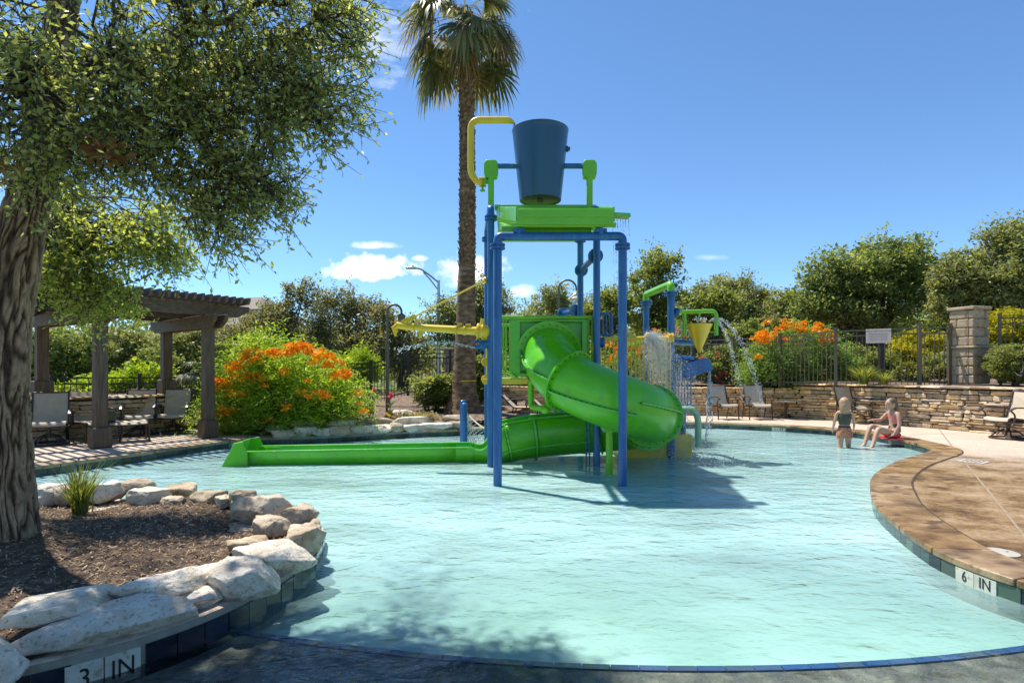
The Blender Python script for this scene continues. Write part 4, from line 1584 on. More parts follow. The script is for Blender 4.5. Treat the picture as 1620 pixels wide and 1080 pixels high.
def flume_path(t):
    """t 0..1 from the end of the tube to the start of the straight trough"""
    ctrl = [sm_helix(372), sm_helix(405), sm_helix(438), Vector((1.03, 9.85, 0.505)), Vector((0.35, 9.79, 0.45)), Vector((-0.11, 9.74, 0.37)), Vector((-0.42, 9.71, 0.285)), Vector((-0.74, 9.69, 0.225))]
    x = t * (len(ctrl) - 1)
    i = min(int(x), len(ctrl) - 2)
    f = x - i
    a, b_, c, d = ctrl[max(i - 1, 0)], ctrl[i], ctrl[i + 1], ctrl[min(i + 2, len(ctrl) - 1)]
    return 0.5 * ((2 * b_) + (c - a) * f + (2 * a - 5 * b_ + 4 * c - d) * f * f + (3 * b_ - a - 3 * c + d) * f ** 3)


HW, WH, BW = 0.34, 0.235, 0.24       # trough: half width at the lip, wall height, half width of its floor


def flume_profile(t, m=24):
    """cross-section: (side, up) offsets, from the near lip round the floor to the far lip"""
    half = 130 - 64 * sstep(0.70, 0.97, t)
    rad = TR - 0.04 * sstep(0.6, 1.0, t)
    circ = []
    for j in range(m + 1):
        a = R(-half + 2 * half * j / m)
        circ.append((math.sin(a) * rad, -math.cos(a) * rad))
    u_ = []
    per = [(-HW, 0.03), (-HW + 0.02, -0.08), (-BW - 0.03, -0.20), (-BW + 0.04, -0.225), (0, -0.235), (BW - 0.04, -0.225), (BW + 0.03, -0.20), (HW - 0.02, -0.08), (HW, 0.03)]
    for j in range(m + 1):
        x = j / m * (len(per) - 1)
        i = min(int(x), len(per) - 2)
        f = x - i
        u_.append((per[i][0] * (1 - f) + per[i + 1][0] * f, per[i][1] * (1 - f) + per[i + 1][1] * f))
    w = sstep(0.84, 1.0, t)
    return [(c[0] * (1 - w) + q[0] * w, c[1] * (1 - w) + q[1] * w) for c, q in zip(circ, u_)]


def flume_rows(t0, t1, n_, grow=0.0):
    rows_ = []
    for i in range(n_ + 1):
        t = t0 + (t1 - t0) * i / n_
        p = flume_path(t)
        tg = (flume_path(min(1, t + 0.01)) - flume_path(max(0, t - 0.01))).normalized()
        s = tg.cross(Vector((0, 0, 1))).normalized()
        u = s.cross(tg)
        rows_.append([p + s * (x * (1 + grow)) + u * (y * (1 + grow)) for x, y in flume_profile(t)])
    return rows_


def solid(o, th=0.016):
    md = o.modifiers.new('thickness', 'SOLIDIFY')
    md.thickness = th
    md.offset = 0


for t0, t1 in ((0.0, 0.30), (0.30, 0.571), (0.571, 0.714), (0.714, 1.0)):
    o = obj('flume_section', MB().grid(flume_rows(t0, t1, 14)), 'slide', slide, angle=50)
    solid(o)
# cross ribs, one with a raised tab, and the lengthwise seam of the flume
for t in (0.30, 0.571, 0.714):
    ra = flume_rows(t - 0.004, t + 0.004, 1, 0.0)
    rb = flume_rows(t - 0.004, t + 0.004, 1, 0.11)
    mb = MB()
    mb.grid([ra[0], rb[0], rb[1], ra[1]])
    rib = obj('cross_rib', mb, 'slide_lip', slide, angle=40)
rws = flume_rows(0.36, 0.93, 30, 0.0)
rw2 = flume_rows(0.36, 0.93, 30, 0.07)
mb = MB()
for ji in (6, 18):
    mb.grid([[r_[ji] + Vector((0, 0, 0.008)), q[ji] + Vector((0, 0, 0.008)), q[ji] - Vector((0, 0, 0.008)), r_[ji] - Vector((0, 0, 0.008))] for r_, q in zip(rws, rw2)])
obj('seam_flange', mb, 'slide_lip', slide, angle=40)
lipp = []
lips = ([], [])
for r_ in flume_rows(0.0, 1.0, 44):
    lips[0].append(r_[0])
    lips[1].append(r_[-1])
for l in lips:
    obj('lip', MB().tube(l, 0.018, 8), 'slide_lip', slide)
# straight trough
d = (TRO[1] - TRO[0]).normalized()
s = d.cross(Vector((0, 0, 1))).normalized()
prof_ = flume_profile(1.0)
for f0, f1 in ((-0.025, 0.06), (0.06, 1.0)):
    rows_ = []
    for i in range(9):
        f = f0 + (f1 - f0) * i / 8
        p = TRO[0].lerp(TRO[1], f) + Vector((0, 0, 0.015))
        rows_.append([p + s * x + Vector((0, 0, y)) for x, y in prof_])
    o = obj('trough', MB().grid(rows_), 'slide', slide, angle=50)
    solid(o, 0.02)
for sg in (0, -1):
    x, y = prof_[sg]
    a = TRO[0] + s * x + Vector((0, 0, y + 0.015))
    e = TRO[1] + s * x + Vector((0, 0, y + 0.012))
    obj('lip', MB().bar(a, e, 0.045, 0.022), 'slide_lip' if sg else 'slide_lip', slide, bevel=0.005)
# raised end: sloping side cheeks and an end wall
e0 = TRO[1]
for sg in (-1, 1):
    q = e0 + s * (HW * sg)
    pts = [q + d * -0.06 + Vector((0, 0, -0.2)), q + d * 0.36 + s * 0.05 * sg + Vector((0, 0, -0.25)), q + d * 0.14 + Vector((0, 0, 0.18)), q + d * 0.02 + Vector((0, 0, 0.20)), q + d * -0.06 + Vector((0, 0, 0.03))]
    obj('end_cheek', MB().prism(pts, s * 0.03 * sg), 'slide', slide, bevel=0.006)
obj('end_wall', MB().prism([e0 + s * -HW + d * 0.34 + Vector((0, 0, -0.25)), e0 + s * HW + d * 0.34 + Vector((0, 0, -0.25)), e0 + s * HW + d * 0.13 + Vector((0, 0, 0.18)), e0 - s * HW + d * 0.13 + Vector((0, 0, 0.18))], d * 0.03), 'slide_lip', slide, bevel=0.006)

# supports of the slide
gp_ = Vector((1.425, 8.34, 0))
leg = obj('support_post', MB().tube([gp_ + Vector((0, 0, -0.35)), gp_ + Vector((0, 0, 0.72))], 0.052, 16), 'green', slide)
mb = MB()
c = gp_ + Vector((0, -0.02, 0.74))
pts = [c + Vector((-0.15, 0, 0.08)), c + Vector((-0.15, 0, -0.02)), c + Vector((-0.09, 0, -0.12)), c + Vector((0.09, 0, -0.12)), c + Vector((0.17, 0, -0.02)), c + Vector((0.22, 0, 0.16)), c + Vector((0.20, 0, 0.30)), c + Vector((0.16, 0, 0.16))]
mb.prism(pts, (0, -0.03, 0))
sad = obj('saddle_plate', mb, 'slide_lip', leg, bevel=0.005)
obj('support_pipe', MB().tube(fillet([(0.30, 9.05, 1.36), (0.30, 9.05, 0.94), (0.47, 8.78, 0.93), (0.62, 8.55, 1.02)], 0.10, 8), 0.050, 16), 'green', slide)
obj('support_foot', MB().ball((0.50, 8.60, 0.93), 0.075, 12, 8, (1, 1, 0.9)), 'green', slide)

# ------------------------------------------------------------------ yellow spray boom on the left posts
boom = thing('spray_boom', 'yellow water boom that sticks out to the left of the tower on a thin stay', 'spray boom', (-0.4, 9.0, 2.1))
e = at(628, 516, 9.1)
r0 = at(762, 524, 9.0)
dv = (r0 - e).normalized()
obj('boom_pipe', MB().tube([e + dv * 0.16, r0], [0.052, 0.068], 16), 'yellow', boom)
mb = MB()
flange(mb, r0 - dv * 0.02, dv, 0.125, 0.03, 0.02)
mb.ball(r0 + dv * 0.03, 0.11, 14, 10)
mb.tube([r0 + Vector((0, -0.02, 0.08)), r0 + Vector((0.02, -0.02, 0.20))], 0.035, 10)
obj('pivot', mb, 'yellow', boom)
for k in (0.70, 0.80, 0.2):
    c = e.lerp(r0, k)
    mb = MB()
    mb.disc(c, dv, 0.078, 0.03, 16)
    mb.box(c + Vector((0.04, -0.02, 0.09)), (0.12, 0.03, 0.03))
    mb.box(c + Vector((0.0, -0.02, 0.075)), (0.03, 0.03, 0.06))
    obj('collar', mb, 'yellow', boom)
mb = MB()
mb.tube([e + dv * 0.18, e + dv * 0.02 + Vector((0, 0, 0.02)), e - dv * 0.05 + Vector((0, 0, -0.03)), e - dv * 0.02 + Vector((0, 0, -0.16))], [0.055, 0.06, 0.045, 0.02], 12)
mb.box(e + dv * 0.1 + Vector((0, 0, 0.07)), (0.16, 0.05, 0.035))
mb.tube([e + Vector((-0.02, 0, 0.08)), e + Vector((0.0, 0, -0.10))], 0.022, 8)
obj('nozzle', mb, 'yellow', boom)
mb = MB()
c = e.lerp(r0, 0.28)
mb.tube([c, c + Vector((0, 0, -0.17))], [0.024, 0.03], 10)
obj('drain_stub', mb, 'yellow', boom)
s0, s1 = at(648, 505, 9.08), at(768, 443, 9.0)
st = obj('stay_rod', MB().tube([s0, s1], 0.014, 8), 'yellow', boom)
mb = MB()
mb.bar(s0 + Vector((-0.12, 0, -0.05)), s0 + Vector((0.10, 0, 0.05)), 0.03, 0.07)
mb.tube([s0 + Vector((-0.06, 0, -0.02)), s0 + Vector((-0.08, 0, -0.14))], 0.03, 8)
obj('stay_lug', mb, 'yellow', st)
mb = MB()
mb.disc(s1, (1, -0.3, 0), 0.05, 0.03, 12)
obj('stay_lug', mb, 'yellow', st)
# small blue water gun below the boom
gun = thing('water_gun', 'small blue water cannon below the yellow boom', 'water cannon', at(772, 545, 9.0))
a, b_ = at(752, 551, 8.9), at(776, 541, 9.0)
obj('barrel', MB().tube([a, a.lerp(b_, 0.4), b_], [0.022, 0.045, 0.055], 12), 'blue', gun)
mb = MB()
mb.prism([a.lerp(b_, 0.45) + Vector((0, 0, 0.02)), a.lerp(b_, 0.30) + Vector((-0.14, 0, 0.09)), a.lerp(b_, 0.75) + Vector((0, 0, 0.06))], (0, 0.03, 0))
mb.prism([a.lerp(b_, 0.55) + Vector((0, 0, -0.02)), a.lerp(b_, 0.4) + Vector((-0.06, 0, -0.12)), a.lerp(b_, 0.9) + Vector((0, 0, -0.06))], (0, 0.03, 0))
obj('handle', mb, 'blue', gun, bevel=0.004)

# ------------------------------------------------------------------ blue bollard and rope net left of the tower
bo = thing('blue_bollard', 'short blue post in the pool left of the tower', 'post', (-1.03, 11.4, 0))
obj('post', MB().tube([(-1.0, 11.6, -0.4), (-1.0, 11.6, 0.90)], 0.062, 18), 'blue', bo)
obj('post', MB().tube([(-0.945, 11.3, -0.4), (-0.945, 11.3, 0.86)], 0.058, 18), 'blue', bo)
for p_, z in (((-1.0, 11.6), 0.90), ((-0.945, 11.3), 0.86)):
    obj('cap', MB().ball((p_[0], p_[1], z), 0.06, 16, 8, (1, 1, 0.5)), 'blue', bo)
net = thing('climbing_net', 'pale rope climbing net between the blue post and the tower', 'rope net', (-0.7, 11.2, 0))
mb = MB()


def net_pt(u, v):
    top = Vector((-0.93, 11.35, 0.68)).lerp(Vector((-0.42, 10.45, 0.30)), u)
    top.z = 0.72 - 0.50 * u + 0.20 * u * u
    bot = Vector((-0.93, 11.35, -0.06)).lerp(Vector((-0.42, 10.45, -0.06)), u)
    p = bot.lerp(top, v)
    p.y += 0.12 * math.sin(math.pi * v) * math.sin(math.pi * u)
    return p


for k in range(-8, 9):
    for sgn in (1, -1):
        pl = []
        for i in range(13):
            v = i / 12
            u = k / 8 + sgn * v * 0.9 + (0 if sgn > 0 else 0.0)
            if 0 <= u <= 1:
                pl.append(net_pt(u, v))
        if len(pl) > 2:
            mb.tube(pl, 0.008, 5)
mb.tube([net_pt(i / 10, 1) for i in range(11)], 0.013, 6)
obj('mesh_ropes', mb, 'rope', net, kind='stuff')

# ------------------------------------------------------------------ right wing: bridge rail, pipes, cone bucket, trough
wing = thing('pipe_frame', 'pair of blue posts joined by a green elbow pipe right of the slide', 'pipe frame', (2.7, 10.4, 0))
G, H = Vector((2.76, 9.87, 0)), Vector((2.64, 11.2, 0))
ZG = 2.85
for q in (G, H):
    po = obj('post', MB().tube([up(q, PB), up(q, ZG)], 0.062, 20), 'blue', wing)
    mb = MB()
    flange(mb, up(q, ZG), (0, 0, 1), 0.115)
    obj('flange', mb, 'blue', po)
obj('elbow_pipe', MB().tube(fillet([up(G, ZG + 0.02), up(G, ZG + 0.17), up(H, ZG + 0.17), up(H, ZG + 0.02)], 0.13, 8), 0.064, 18), 'green', wing)
# bridge with yellow rail
rail = thing('yellow_railing', 'yellow bar railing between the tower and the right blue posts', 'railing', (2.1, 9.9, 1.2))
ra, rb = Vector((1.47, 9.75, 2.06)), Vector((2.76, 9.80, 2.08))
obj('top_rail', MB().tube([ra, rb], 0.038, 14), 'yellow', rail)
obj('bottom_rail', MB().tube([ra + Vector((0, 0, -0.92)), rb + Vector((0, 0, -0.92))], 0.026, 12), 'yellow', rail)
bm_ = mesh_of('baluster', MB().tube([(0, 0, -0.92), (0, 0, 0)], 0.011, 8), 'yellow')
for i in range(17):
    place(bm_, 'baluster', rail, ra.lerp(rb, (i + 0.6) / 17))
mb = MB()
flange(mb, rb + Vector((-0.04, -0.02, 0)), (1, 0, 0), 0.085, 0.03, 0.015)
obj('rail_flange', mb, 'yellow', rail)
mb = MB()
c = ra.lerp(rb, 0.66) + Vector((0, -0.03, 0.03))
mb.lathe([(0.05, 0), (0.04, 0.04), (0.015, 0.075)], c, 12)
obj('spray_head', mb, 'yellow', rail)
mb = MB()
mb.tube(fillet([(2.47, 10.6, 1.2), (2.47, 10.6, 1.78), (2.60, 10.6, 1.78), (2.60, 10.6, 1.2)], 0.08), 0.026, 10)
obj('blue_hoop', mb, 'blue', rail)
obj('walkway', MB().box((2.1, 10.35, 1.12), (1.35, 1.15, 0.07)), 'yellow', rail, bevel=0.01)
# yellow base box behind the slide
bx = thing('yellow_step_box', 'yellow box step in the water behind the lower turn of the slide', 'step box', (2.7, 10.2, 0))
obj('body', MB().box((2.52, 10.35, 0.02), (1.24, 0.9, 0.78)), 'yellow', bx, bevel=0.02)
obj('upper_step', MB().box((2.8, 10.6, 0.50), (0.7, 0.5, 0.22)), 'yellow', bx, bevel=0.02)
# spray arch at the right end, the haze of the spray put into its green
ar = thing('spray_arch', 'grey green curved spray arch in the mist right of the slide', 'spray arch', (3.1, 9.8, 0))
mb = MB()
pth = fillet([(2.90, 9.9, 0.85), (3.14, 9.8, 0.86), (3.20, 9.78, 0.70), (3.20, 9.78, 0.22)], 0.16, 8)
M['hazedgreen'] = mat('spray_hazed_green', [(0.26, 0.46, 0.24), (0.34, 0.54, 0.32)], 0.35, 4)  # green paled and greyed to imitate drifting spray
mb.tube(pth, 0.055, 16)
obj('arch_pipe', mb, 'hazedgreen', ar)
obj('end_collar', MB().disc((3.20, 9.78, 0.24), (0, 0, 1), 0.07, 0.05, 16), 'hazedgreen', ar)
# green frame with the yellow cone
cf = thing('cone_frame', 'green pipe frame that carries the yellow cone', 'pipe frame', (3.3, 10.0, 2.0))
z0 = 2.55
obj('frame_pipe', MB().tube(fillet([(2.84, 9.9, z0 - 0.01), (2.98, 10.0, z0), (3.59, 10.0, z0 + 0.02), (3.59, 10.0, 2.14)], 0.10, 8), 0.036, 14), 'green', cf)
obj('frame_leg', MB().tube([(3.03, 10.0, z0), (3.03, 10.0, 2.14)], 0.034, 14), 'green', cf)
mb = MB()
flange(mb, (2.85, 9.9, z0 - 0.01), (1, 0.2, 0), 0.075, 0.02, 0.012)
obj('flange', mb, 'blue', cf)
obj('nozzle', MB().tube([(3.29, 10.0, z0), (3.29, 10.0, z0 - 0.10)], [0.03, 0.018], 10), 'green', cf)
cn = thing('yellow_cone', 'yellow cone bucket overflowing under the green frame', 'cone bucket', (3.29, 10.0, 1.83))
obj('shell', MB().lathe([(0.0, 1.83), (0.022, 1.84), (0.225, 2.33), (0.232, 2.335), (0.215, 2.325), (0.02, 1.88), (0, 1.87)], (3.29, 10.0, 0), 36), 'yellow', cn)
obj('pivot_rod', MB().tube([(3.03, 10.0, 2.20), (3.59, 10.0, 2.20)], 0.010, 8), 'green', cn)
obj('float_knob', MB().lathe([(0.03, 2.30), (0.045, 2.36), (0.02, 2.41)], (3.29, 10.0, 0), 12), 'blue', cn)
# blue spray bar with jets, and the tilted blue trough
sb = thing('spray_bar', 'blue spray bar behind the yellow cone with a fan of small jets', 'spray bar', (3.0, 10.0, 2.0))
obj('pipe', MB().tube([(2.80, 9.97, 2.03), (3.24, 10.25, 2.02)], 0.05, 14), 'blue', sb)
mb = MB()
for i in range(6):
    q = Vector((2.85 + i * 0.06, 9.98 + i * 0.04, 2.08))
    mb.tube([q, q + Vector((0, 0, 0.03))], 0.012, 6)
obj('jet_nozzles', mb, 'blue', sb)
tb = thing('tilting_trough', 'blue tilting trough spilling water under the yellow cone', 'trough', (3.1, 9.9, 1.6))
obj('mount_pipe', MB().tube([(2.80, 9.88, 1.76), (3.16, 9.88, 1.72)], 0.042, 12), 'blue', tb)
rt = Matrix.Rotation(R(-16), 3, 'Y')
c = Vector((3.16, 9.86, 1.56))
ob_ = obj('trough_floor', MB().box(c + rt @ Vector((0, 0, -0.10)), (0.50, 0.26, 0.02), rt), 'blue', tb, bevel=0.004)
for sy in (-0.13, 0.13):
    mb = MB()
    pts = [c + rt @ Vector((-0.25, sy, -0.10)), c + rt @ Vector((0.27, sy, -0.10)), c + rt @ Vector((0.25, sy, 0.12)), c + rt @ Vector((-0.16, sy, 0.12))]
    mb.prism(pts, (0, 0.018, 0))
    obj('trough_side', mb, 'blue', tb, bevel=0.003)
obj('back_plate', MB().box(c + Vector((-0.20, 0, 0.0)), (0.03, 0.26, 0.30)), 'blue', tb, bevel=0.004)
lb = thing('blue_ladder_panel', 'blue barred panel under the tilting trough', 'ladder panel', (3.0, 10.1, 0.8))
obj('base_plate', MB().box((3.04, 10.1, 0.90), (0.32, 0.20, 0.03)), 'blue', lb, bevel=0.005)
for i in range(6):
    obj('bar', MB().tube([(2.90 + i * 0.055, 10.1, 0.90), (2.90 + i * 0.055, 10.1, 1.42)], 0.012, 8), 'blue', lb)
obj('support', MB().tube([(3.04, 10.1, -0.3), (3.04, 10.1, 0.9)], 0.05, 12), 'blue', lb)
obj('top_bar', MB().tube([(2.88, 10.1, 1.42), (3.2, 10.1, 1.42)], 0.018, 8), 'blue', lb)

# ================================================================== pergola
pg = thing('pergola', 'dark brown timber pergola with slatted roof over the chairs on the left deck', 'pergola', (-7.0, 11.5, DECK_Z))
O1 = Vector((-6.28, 11.75, 0))
U = Vector((-0.60, -0.80, 0)).normalized()      # along the front beam, towards the near tree
V_ = Vector((-0.80, 0.60, 0)).normalized()      # towards the back wall
angU = math.atan2(U.y, U.x)
FRONT_LEFT = Vector((-7.40, 10.22, 0))
BACK_R = Vector((-8.05, 13.25, 0))
PH = 2.43
front_posts = [O1, FRONT_LEFT, FRONT_LEFT + U * 2.4]
back_posts = [BACK_R, BACK_R + U * 2.3, BACK_R + U * 4.6]
for q in front_posts:
    po = obj('post', MB().box((q.x, q.y, DECK_Z + PH / 2 - 0.03), (0.195, 0.195, PH - 0.06), angU), 'wood', pg, bevel=0.012)
    obj('post_base', MB().box((q.x, q.y, DECK_Z + 0.175), (0.30, 0.30, 0.36), angU), 'wood', po, bevel=0.02)
for q in back_posts:
    po = obj('post', MB().box((q.x, q.y, 0.98 + (PH - 0.85) / 2), (0.195, 0.195, PH - 0.85 - 0.03), angU), 'wood', pg, bevel=0.012)
    obj('post_base', MB().box((q.x, q.y, 1.16), (0.30, 0.30, 0.32), angU), 'wood', po, bevel=0.02)
# beams across (front to back) carried by the posts, front ends sawn on a slant
zb = DECK_Z + PH


def timber(p, q, w, h, name, cut=0.25, m='woodx'):
    """a beam with its two ends tapered below"""
    p, q = Vector(p), Vector(q)
    t = (q - p).normalized()
    L = (q - p).length
    u_ = Vector((0, 0, 1))
    s_ = t.cross(u_).normalized()
    c = min(cut, L / 4)
    pts = [p + u_ * h / 2, p + u_ * (h * 0.05), p + t * c - u_ * h / 2, q - t * c - u_ * h / 2, q + u_ * (h * 0.05), q + u_ * h / 2]
    mb = MB().prism([x - s_ * w / 2 for x in pts], s_ * w)
    return obj(name, mb, m, pg, bevel=0.008)


for f, bk in zip(front_posts, back_posts):
    for sg in (-0.11, 0.11):
        dlt = U * sg
        timber(f + dlt - V_ * 0.55 + Vector((0, 0, zb - 0.05)), bk + dlt + V_ * 0.5 + Vector((0, 0, zb - 0.05)), 0.075, 0.26, 'cross_beam')
# long beams on top
for q, ext in ((O1, 0.85), (O1 + V_ * 1.1, 0.8), (BACK_R, 0.8)):
    a = q - U * ext + Vector((0, 0, zb + 0.205))
    e = q + U * 5.1 + Vector((0, 0, zb + 0.205))
    timber(a, e, 0.12, 0.245, 'long_beam')
k = 0
sx = -0.62
while sx < 5.0:
    q = O1 + U * sx
    a = q - V_ * 0.50 + Vector((0, 0, zb + 0.40))
    e = q + V_ * 3.1 + Vector((0, 0, zb + 0.40))
    timber(a, e, 0.055, 0.14, 'slat', 0.05)
    sx += 0.155


# ================================================================== furniture
def sling_sheet(pts, w, th=0.012):
    """a fabric band: side profile pts (y, z), width w along x, slightly slack in the middle"""
    rows_ = []
    for y, z in pts:
        rows_.append([(x * w / 2, y, z - 0.015 * (1 - x * x)) for x in (-1, -0.5, 0, 0.5, 1)])
    mb = MB().grid(rows_)
    n = len(mb.v)
    mb.add([(x, y + 0.004, z - th) for x, y, z in mb.v], [tuple(reversed(f)) for f in mb.f])
    return mb


def side_path(x, pts, r=0.05):
    return fillet([(x, y, z) for y, z in pts], r, 5)


def sling_chair(label, loc, rz, swivel=True, group=None, back=0.98):
    """faces -y at rz = 0; loc is its base on the deck"""
    t = thing('sling_chair', label, 'chair', loc, rz, group)
    w = 0.52
    # fabric
    bk = [(0.19, 0.42), (0.24, 0.50), (0.32, back * 0.72), (0.37, back - 0.04), (0.40, back), (0.43, back - 0.03)]
    st = [(-0.34, 0.38), (-0.32, 0.43), (-0.27, 0.45), (-0.05, 0.425), (0.12, 0.405), (0.19, 0.42)]
    obj('seat', sling_sheet(st, w), 'sling', t, world=False, angle=60)
    obj('backrest', sling_sheet(bk, w), 'sling', t, world=False, angle=60)
    for sx_ in (-1, 1):
        x = sx_ * (w / 2 + 0.012)
        mb = MB()
        mb.tube(side_path(x, [(-0.33, 0.40), (-0.27, 0.44), (0.14, 0.39), (0.22, 0.44), (0.37, back - 0.03), (0.40, back)], 0.06), 0.016, 8)
        obj('side_frame', mb, 'frame', t, world=False)
        xa = sx_ * (w / 2 + 0.055)
        mb = MB()
        arm = fillet([(xa, -0.36, 0.575), (xa, -0.25, 0.645), (xa, -0.02, 0.645), (xa, 0.26, 0.60)], 0.10, 6)
        for p, q in zip(arm, arm[1:]):
            mb.bar(p, q + (q - p) * 0.08, 0.055, 0.026)
        am = obj('armrest', mb, 'frame', t, world=False, bevel=0.006)
        mb = MB()
        mb.tube(fillet([(xa, -0.33, 0.59), (xa, -0.22, 0.50), (xa, -0.26, 0.34 if swivel else 0.30), (xa, -0.30, 0.30 if swivel else 0.0)], 0.08), 0.017, 8)
        obj('arm_support', mb, 'frame', am, world=False)
        if not swivel:
            obj('leg', MB().tube(fillet([(xa, 0.24, 0.60), (xa, 0.22, 0.35), (xa, 0.34, 0.0)], 0.12), 0.017, 8), 'frame', t, world=False)
        else:
            obj('back_support', MB().tube(fillet([(xa, 0.22, 0.60), (xa, 0.20, 0.40), (xa, 0.19, 0.30)], 0.1), 0.015, 8), 'frame', t, world=False)
    for y in (-0.28, 0.17):
        obj('cross_bar', MB().tube([(-w / 2 - 0.05, y, 0.36), (w / 2 + 0.05, y, 0.36)], 0.016, 8), 'frame', t, world=False)
    obj('top_bar', MB().tube([(-w / 2, 0.385, back - 0.02), (w / 2, 0.385, back - 0.02)], 0.014, 8), 'frame', t, world=False)
    if swivel:
        mb = MB()
        pts = [(0.30 * math.cos(a * math.pi / 12), 0.30 * math.sin(a * math.pi / 12) - 0.04, 0.02) for a in range(24)]
        mb.tube(pts, 0.018, 8, closed=True)
        for a in range(4):
            an = a * math.pi / 2 + math.pi / 4
            cx_, cy_ = math.cos(an), math.sin(an)
            for d_ in (-0.16, 0.16):
                bx_, by_ = math.cos(an + d_), math.sin(an + d_)
                mb.tube(fillet([(0.29 * bx_, 0.29 * by_ - 0.04, 0.025), (0.17 * bx_, 0.17 * by_ - 0.04, 0.15), (0.06 * cx_, 0.06 * cy_ - 0.04, 0.20)], 0.1), 0.012, 6)
        pts = [(0.17 * math.cos(a * math.pi / 8), 0.17 * math.sin(a * math.pi / 8) - 0.04, 0.15) for a in range(16)]
        mb.tube(pts, 0.010, 6, closed=True)
        mb.tube([(0, -0.04, 0.14), (0, -0.04, 0.33)], 0.035, 12)
        mb.box((0, -0.04, 0.335), (0.36, 0.36, 0.025))
        obj('swivel_base', mb, 'frame', t, world=False)
    return t


def deckp(px, py, z=DECK_Z):
    p = ground_at(px, py, z)
    return (p.x, p.y, z - 0.009)


sling_chair('tan sling swivel chair beside the near tree trunk, leftmost under the pergola', deckp(78, 702), R(35), True, 'sling chairs under the pergola')
sling_chair('tan sling swivel chair in front of the wall between the two pergola posts', deckp(222, 687), R(28), True, 'sling chairs under the pergola')
sling_chair('tan sling swivel chair at the wall end beside the right pergola post', deckp(276, 684), R(18), True, 'sling chairs under the pergola')


def chaise(label, loc, rz, wheels=True, back=0.98, length=1.25):
    t = thing('chaise_lounge', label, 'lounge chair', loc, rz)
    w = 0.56
    st = [(-length, 0.36), (-length + 0.05, 0.40), (-0.6, 0.385), (0.05, 0.38)]
    bk = [(0.05, 0.38), (0.14, 0.46), (0.36, back - 0.06), (0.40, back), (0.44, back - 0.03)]
    obj('seat', sling_sheet(st, w), 'sling', t, world=False, angle=60)
    obj('backrest', sling_sheet(bk, w), 'sling', t, world=False, angle=60)
    for sx_ in (-1, 1):
        x = sx_ * (w / 2 + 0.012)
        obj('side_frame', MB().tube(side_path(x, [(-length, 0.375), (0.05, 0.365), (0.15, 0.46), (0.40, back)], 0.06), 0.018, 8), 'frame', t, world=False)
        obj('leg', MB().tube(fillet([(x, -length + 0.12, 0.36), (x, -length + 0.08, 0.2), (x, -length + 0.14, 0.0)], 0.1), 0.018, 8), 'frame', t, world=False)
        xa = sx_ * (w / 2 + 0.06)
        mb = MB()
        arm = fillet([(xa, -0.40, 0.56), (xa, -0.30, 0.61), (xa, 0.02, 0.61), (xa, 0.22, 0.58)], 0.1, 5)
        for p, q in zip(arm, arm[1:]):
            mb.bar(p, q + (q - p) * 0.08, 0.055, 0.026)
        am = obj('armrest', mb, 'frame', t, world=False, bevel=0.006)
        obj('arm_support', MB().tube(fillet([(xa, -0.37, 0.57), (xa, -0.30, 0.48), (xa, -0.34, 0.34)], 0.08), 0.017, 8), 'frame', am, world=False)
        if wheels:
            xw = sx_ * (w / 2 + 0.05)
            wheel = obj('wheel', MB().lathe([(0.128, -0.02), (0.142, -0.014), (0.142, 0.014), (0.128, 0.02), (0.12, 0), (0.128, -0.02)], (xw, 0.16, 0.142), 28, (1, 0, 0)), 'black', t, world=False)
            mb = MB()
            for a in range(8):
                an = a * math.pi / 4
                mb.tube([(xw, 0.16, 0.142), (xw, 0.16 + 0.125 * math.cos(an), 0.142 + 0.125 * math.sin(an))], 0.006, 5)
            mb.disc((xw, 0.16, 0.142), (1, 0, 0), 0.025, 0.045, 10)
            obj('spokes', mb, 'frame', wheel, world=False)
            obj('leg', MB().tube([(x, 0.05, 0.37), (xw, 0.16, 0.142)], 0.016, 8), 'frame', t, world=False)
        else:
            obj('leg', MB().tube([(x, 0.05, 0.37), (x, 0.16, 0.0)], 0.018, 8), 'frame', t, world=False)
    return t


p = deckp(140, 693)
chaise('wheeled tan chaise lounge half hidden by the left pergola post', (p[0], p[1], p[2]), R(52), True, 0.96, 1.0)
# footstool / low table with its sling top
p = deckp(202, 697)
fs_ = thing('sling_ottoman', 'low tan sling footstool with four curved legs right of the pergola post', 'footstool', p, R(38))
obj('top', sling_sheet([(-0.30, 0.36), (-0.26, 0.40), (0.0, 0.39), (0.26, 0.40), (0.30, 0.36)], 0.62), 'sling', fs_, world=False, angle=60)
for sx_ in (-1, 1):
    obj('side_rail', MB().tube([(sx_ * 0.32, -0.28, 0.385), (sx_ * 0.32, 0.28, 0.385)], 0.018, 8), 'frame', fs_, world=False)
    for sy in (-1, 1):
        obj('leg', MB().tube(fillet([(sx_ * 0.32, sy * 0.26, 0.39), (sx_ * 0.32, sy * 0.31, 0.34), (sx_ * 0.33, sy * 0.28, 0.15), (sx_ * 0.33, sy * 0.31, 0.0)], 0.08), 0.018, 8), 'frame', fs_, world=False)
obj('stretcher', MB().tube([(-0.33, -0.29, 0.10), (0.33, -0.29, 0.10)], 0.012, 6), 'frame', fs_, world=False)
p = at(171, 668, 10.9)
pot = obj('olive_jar', MB().lathe([(0.0, 0.0), (0.11, 0.0), (0.135, 0.03), (0.14, 0.16), (0.12, 0.20), (0.125, 0.215), (0.10, 0.215), (0.10, 0.18), (0, 0.17)], (p.x, p.y, 0.545), 24), 'pot')
tag(pot, 'olive ribbed pot behind the left pergola post', 'pot')
tb_ = thing('pot_stand', 'small dark stand under the olive pot behind the pergola post', 'side table', (p.x, p.y, DECK_Z - 0.009))
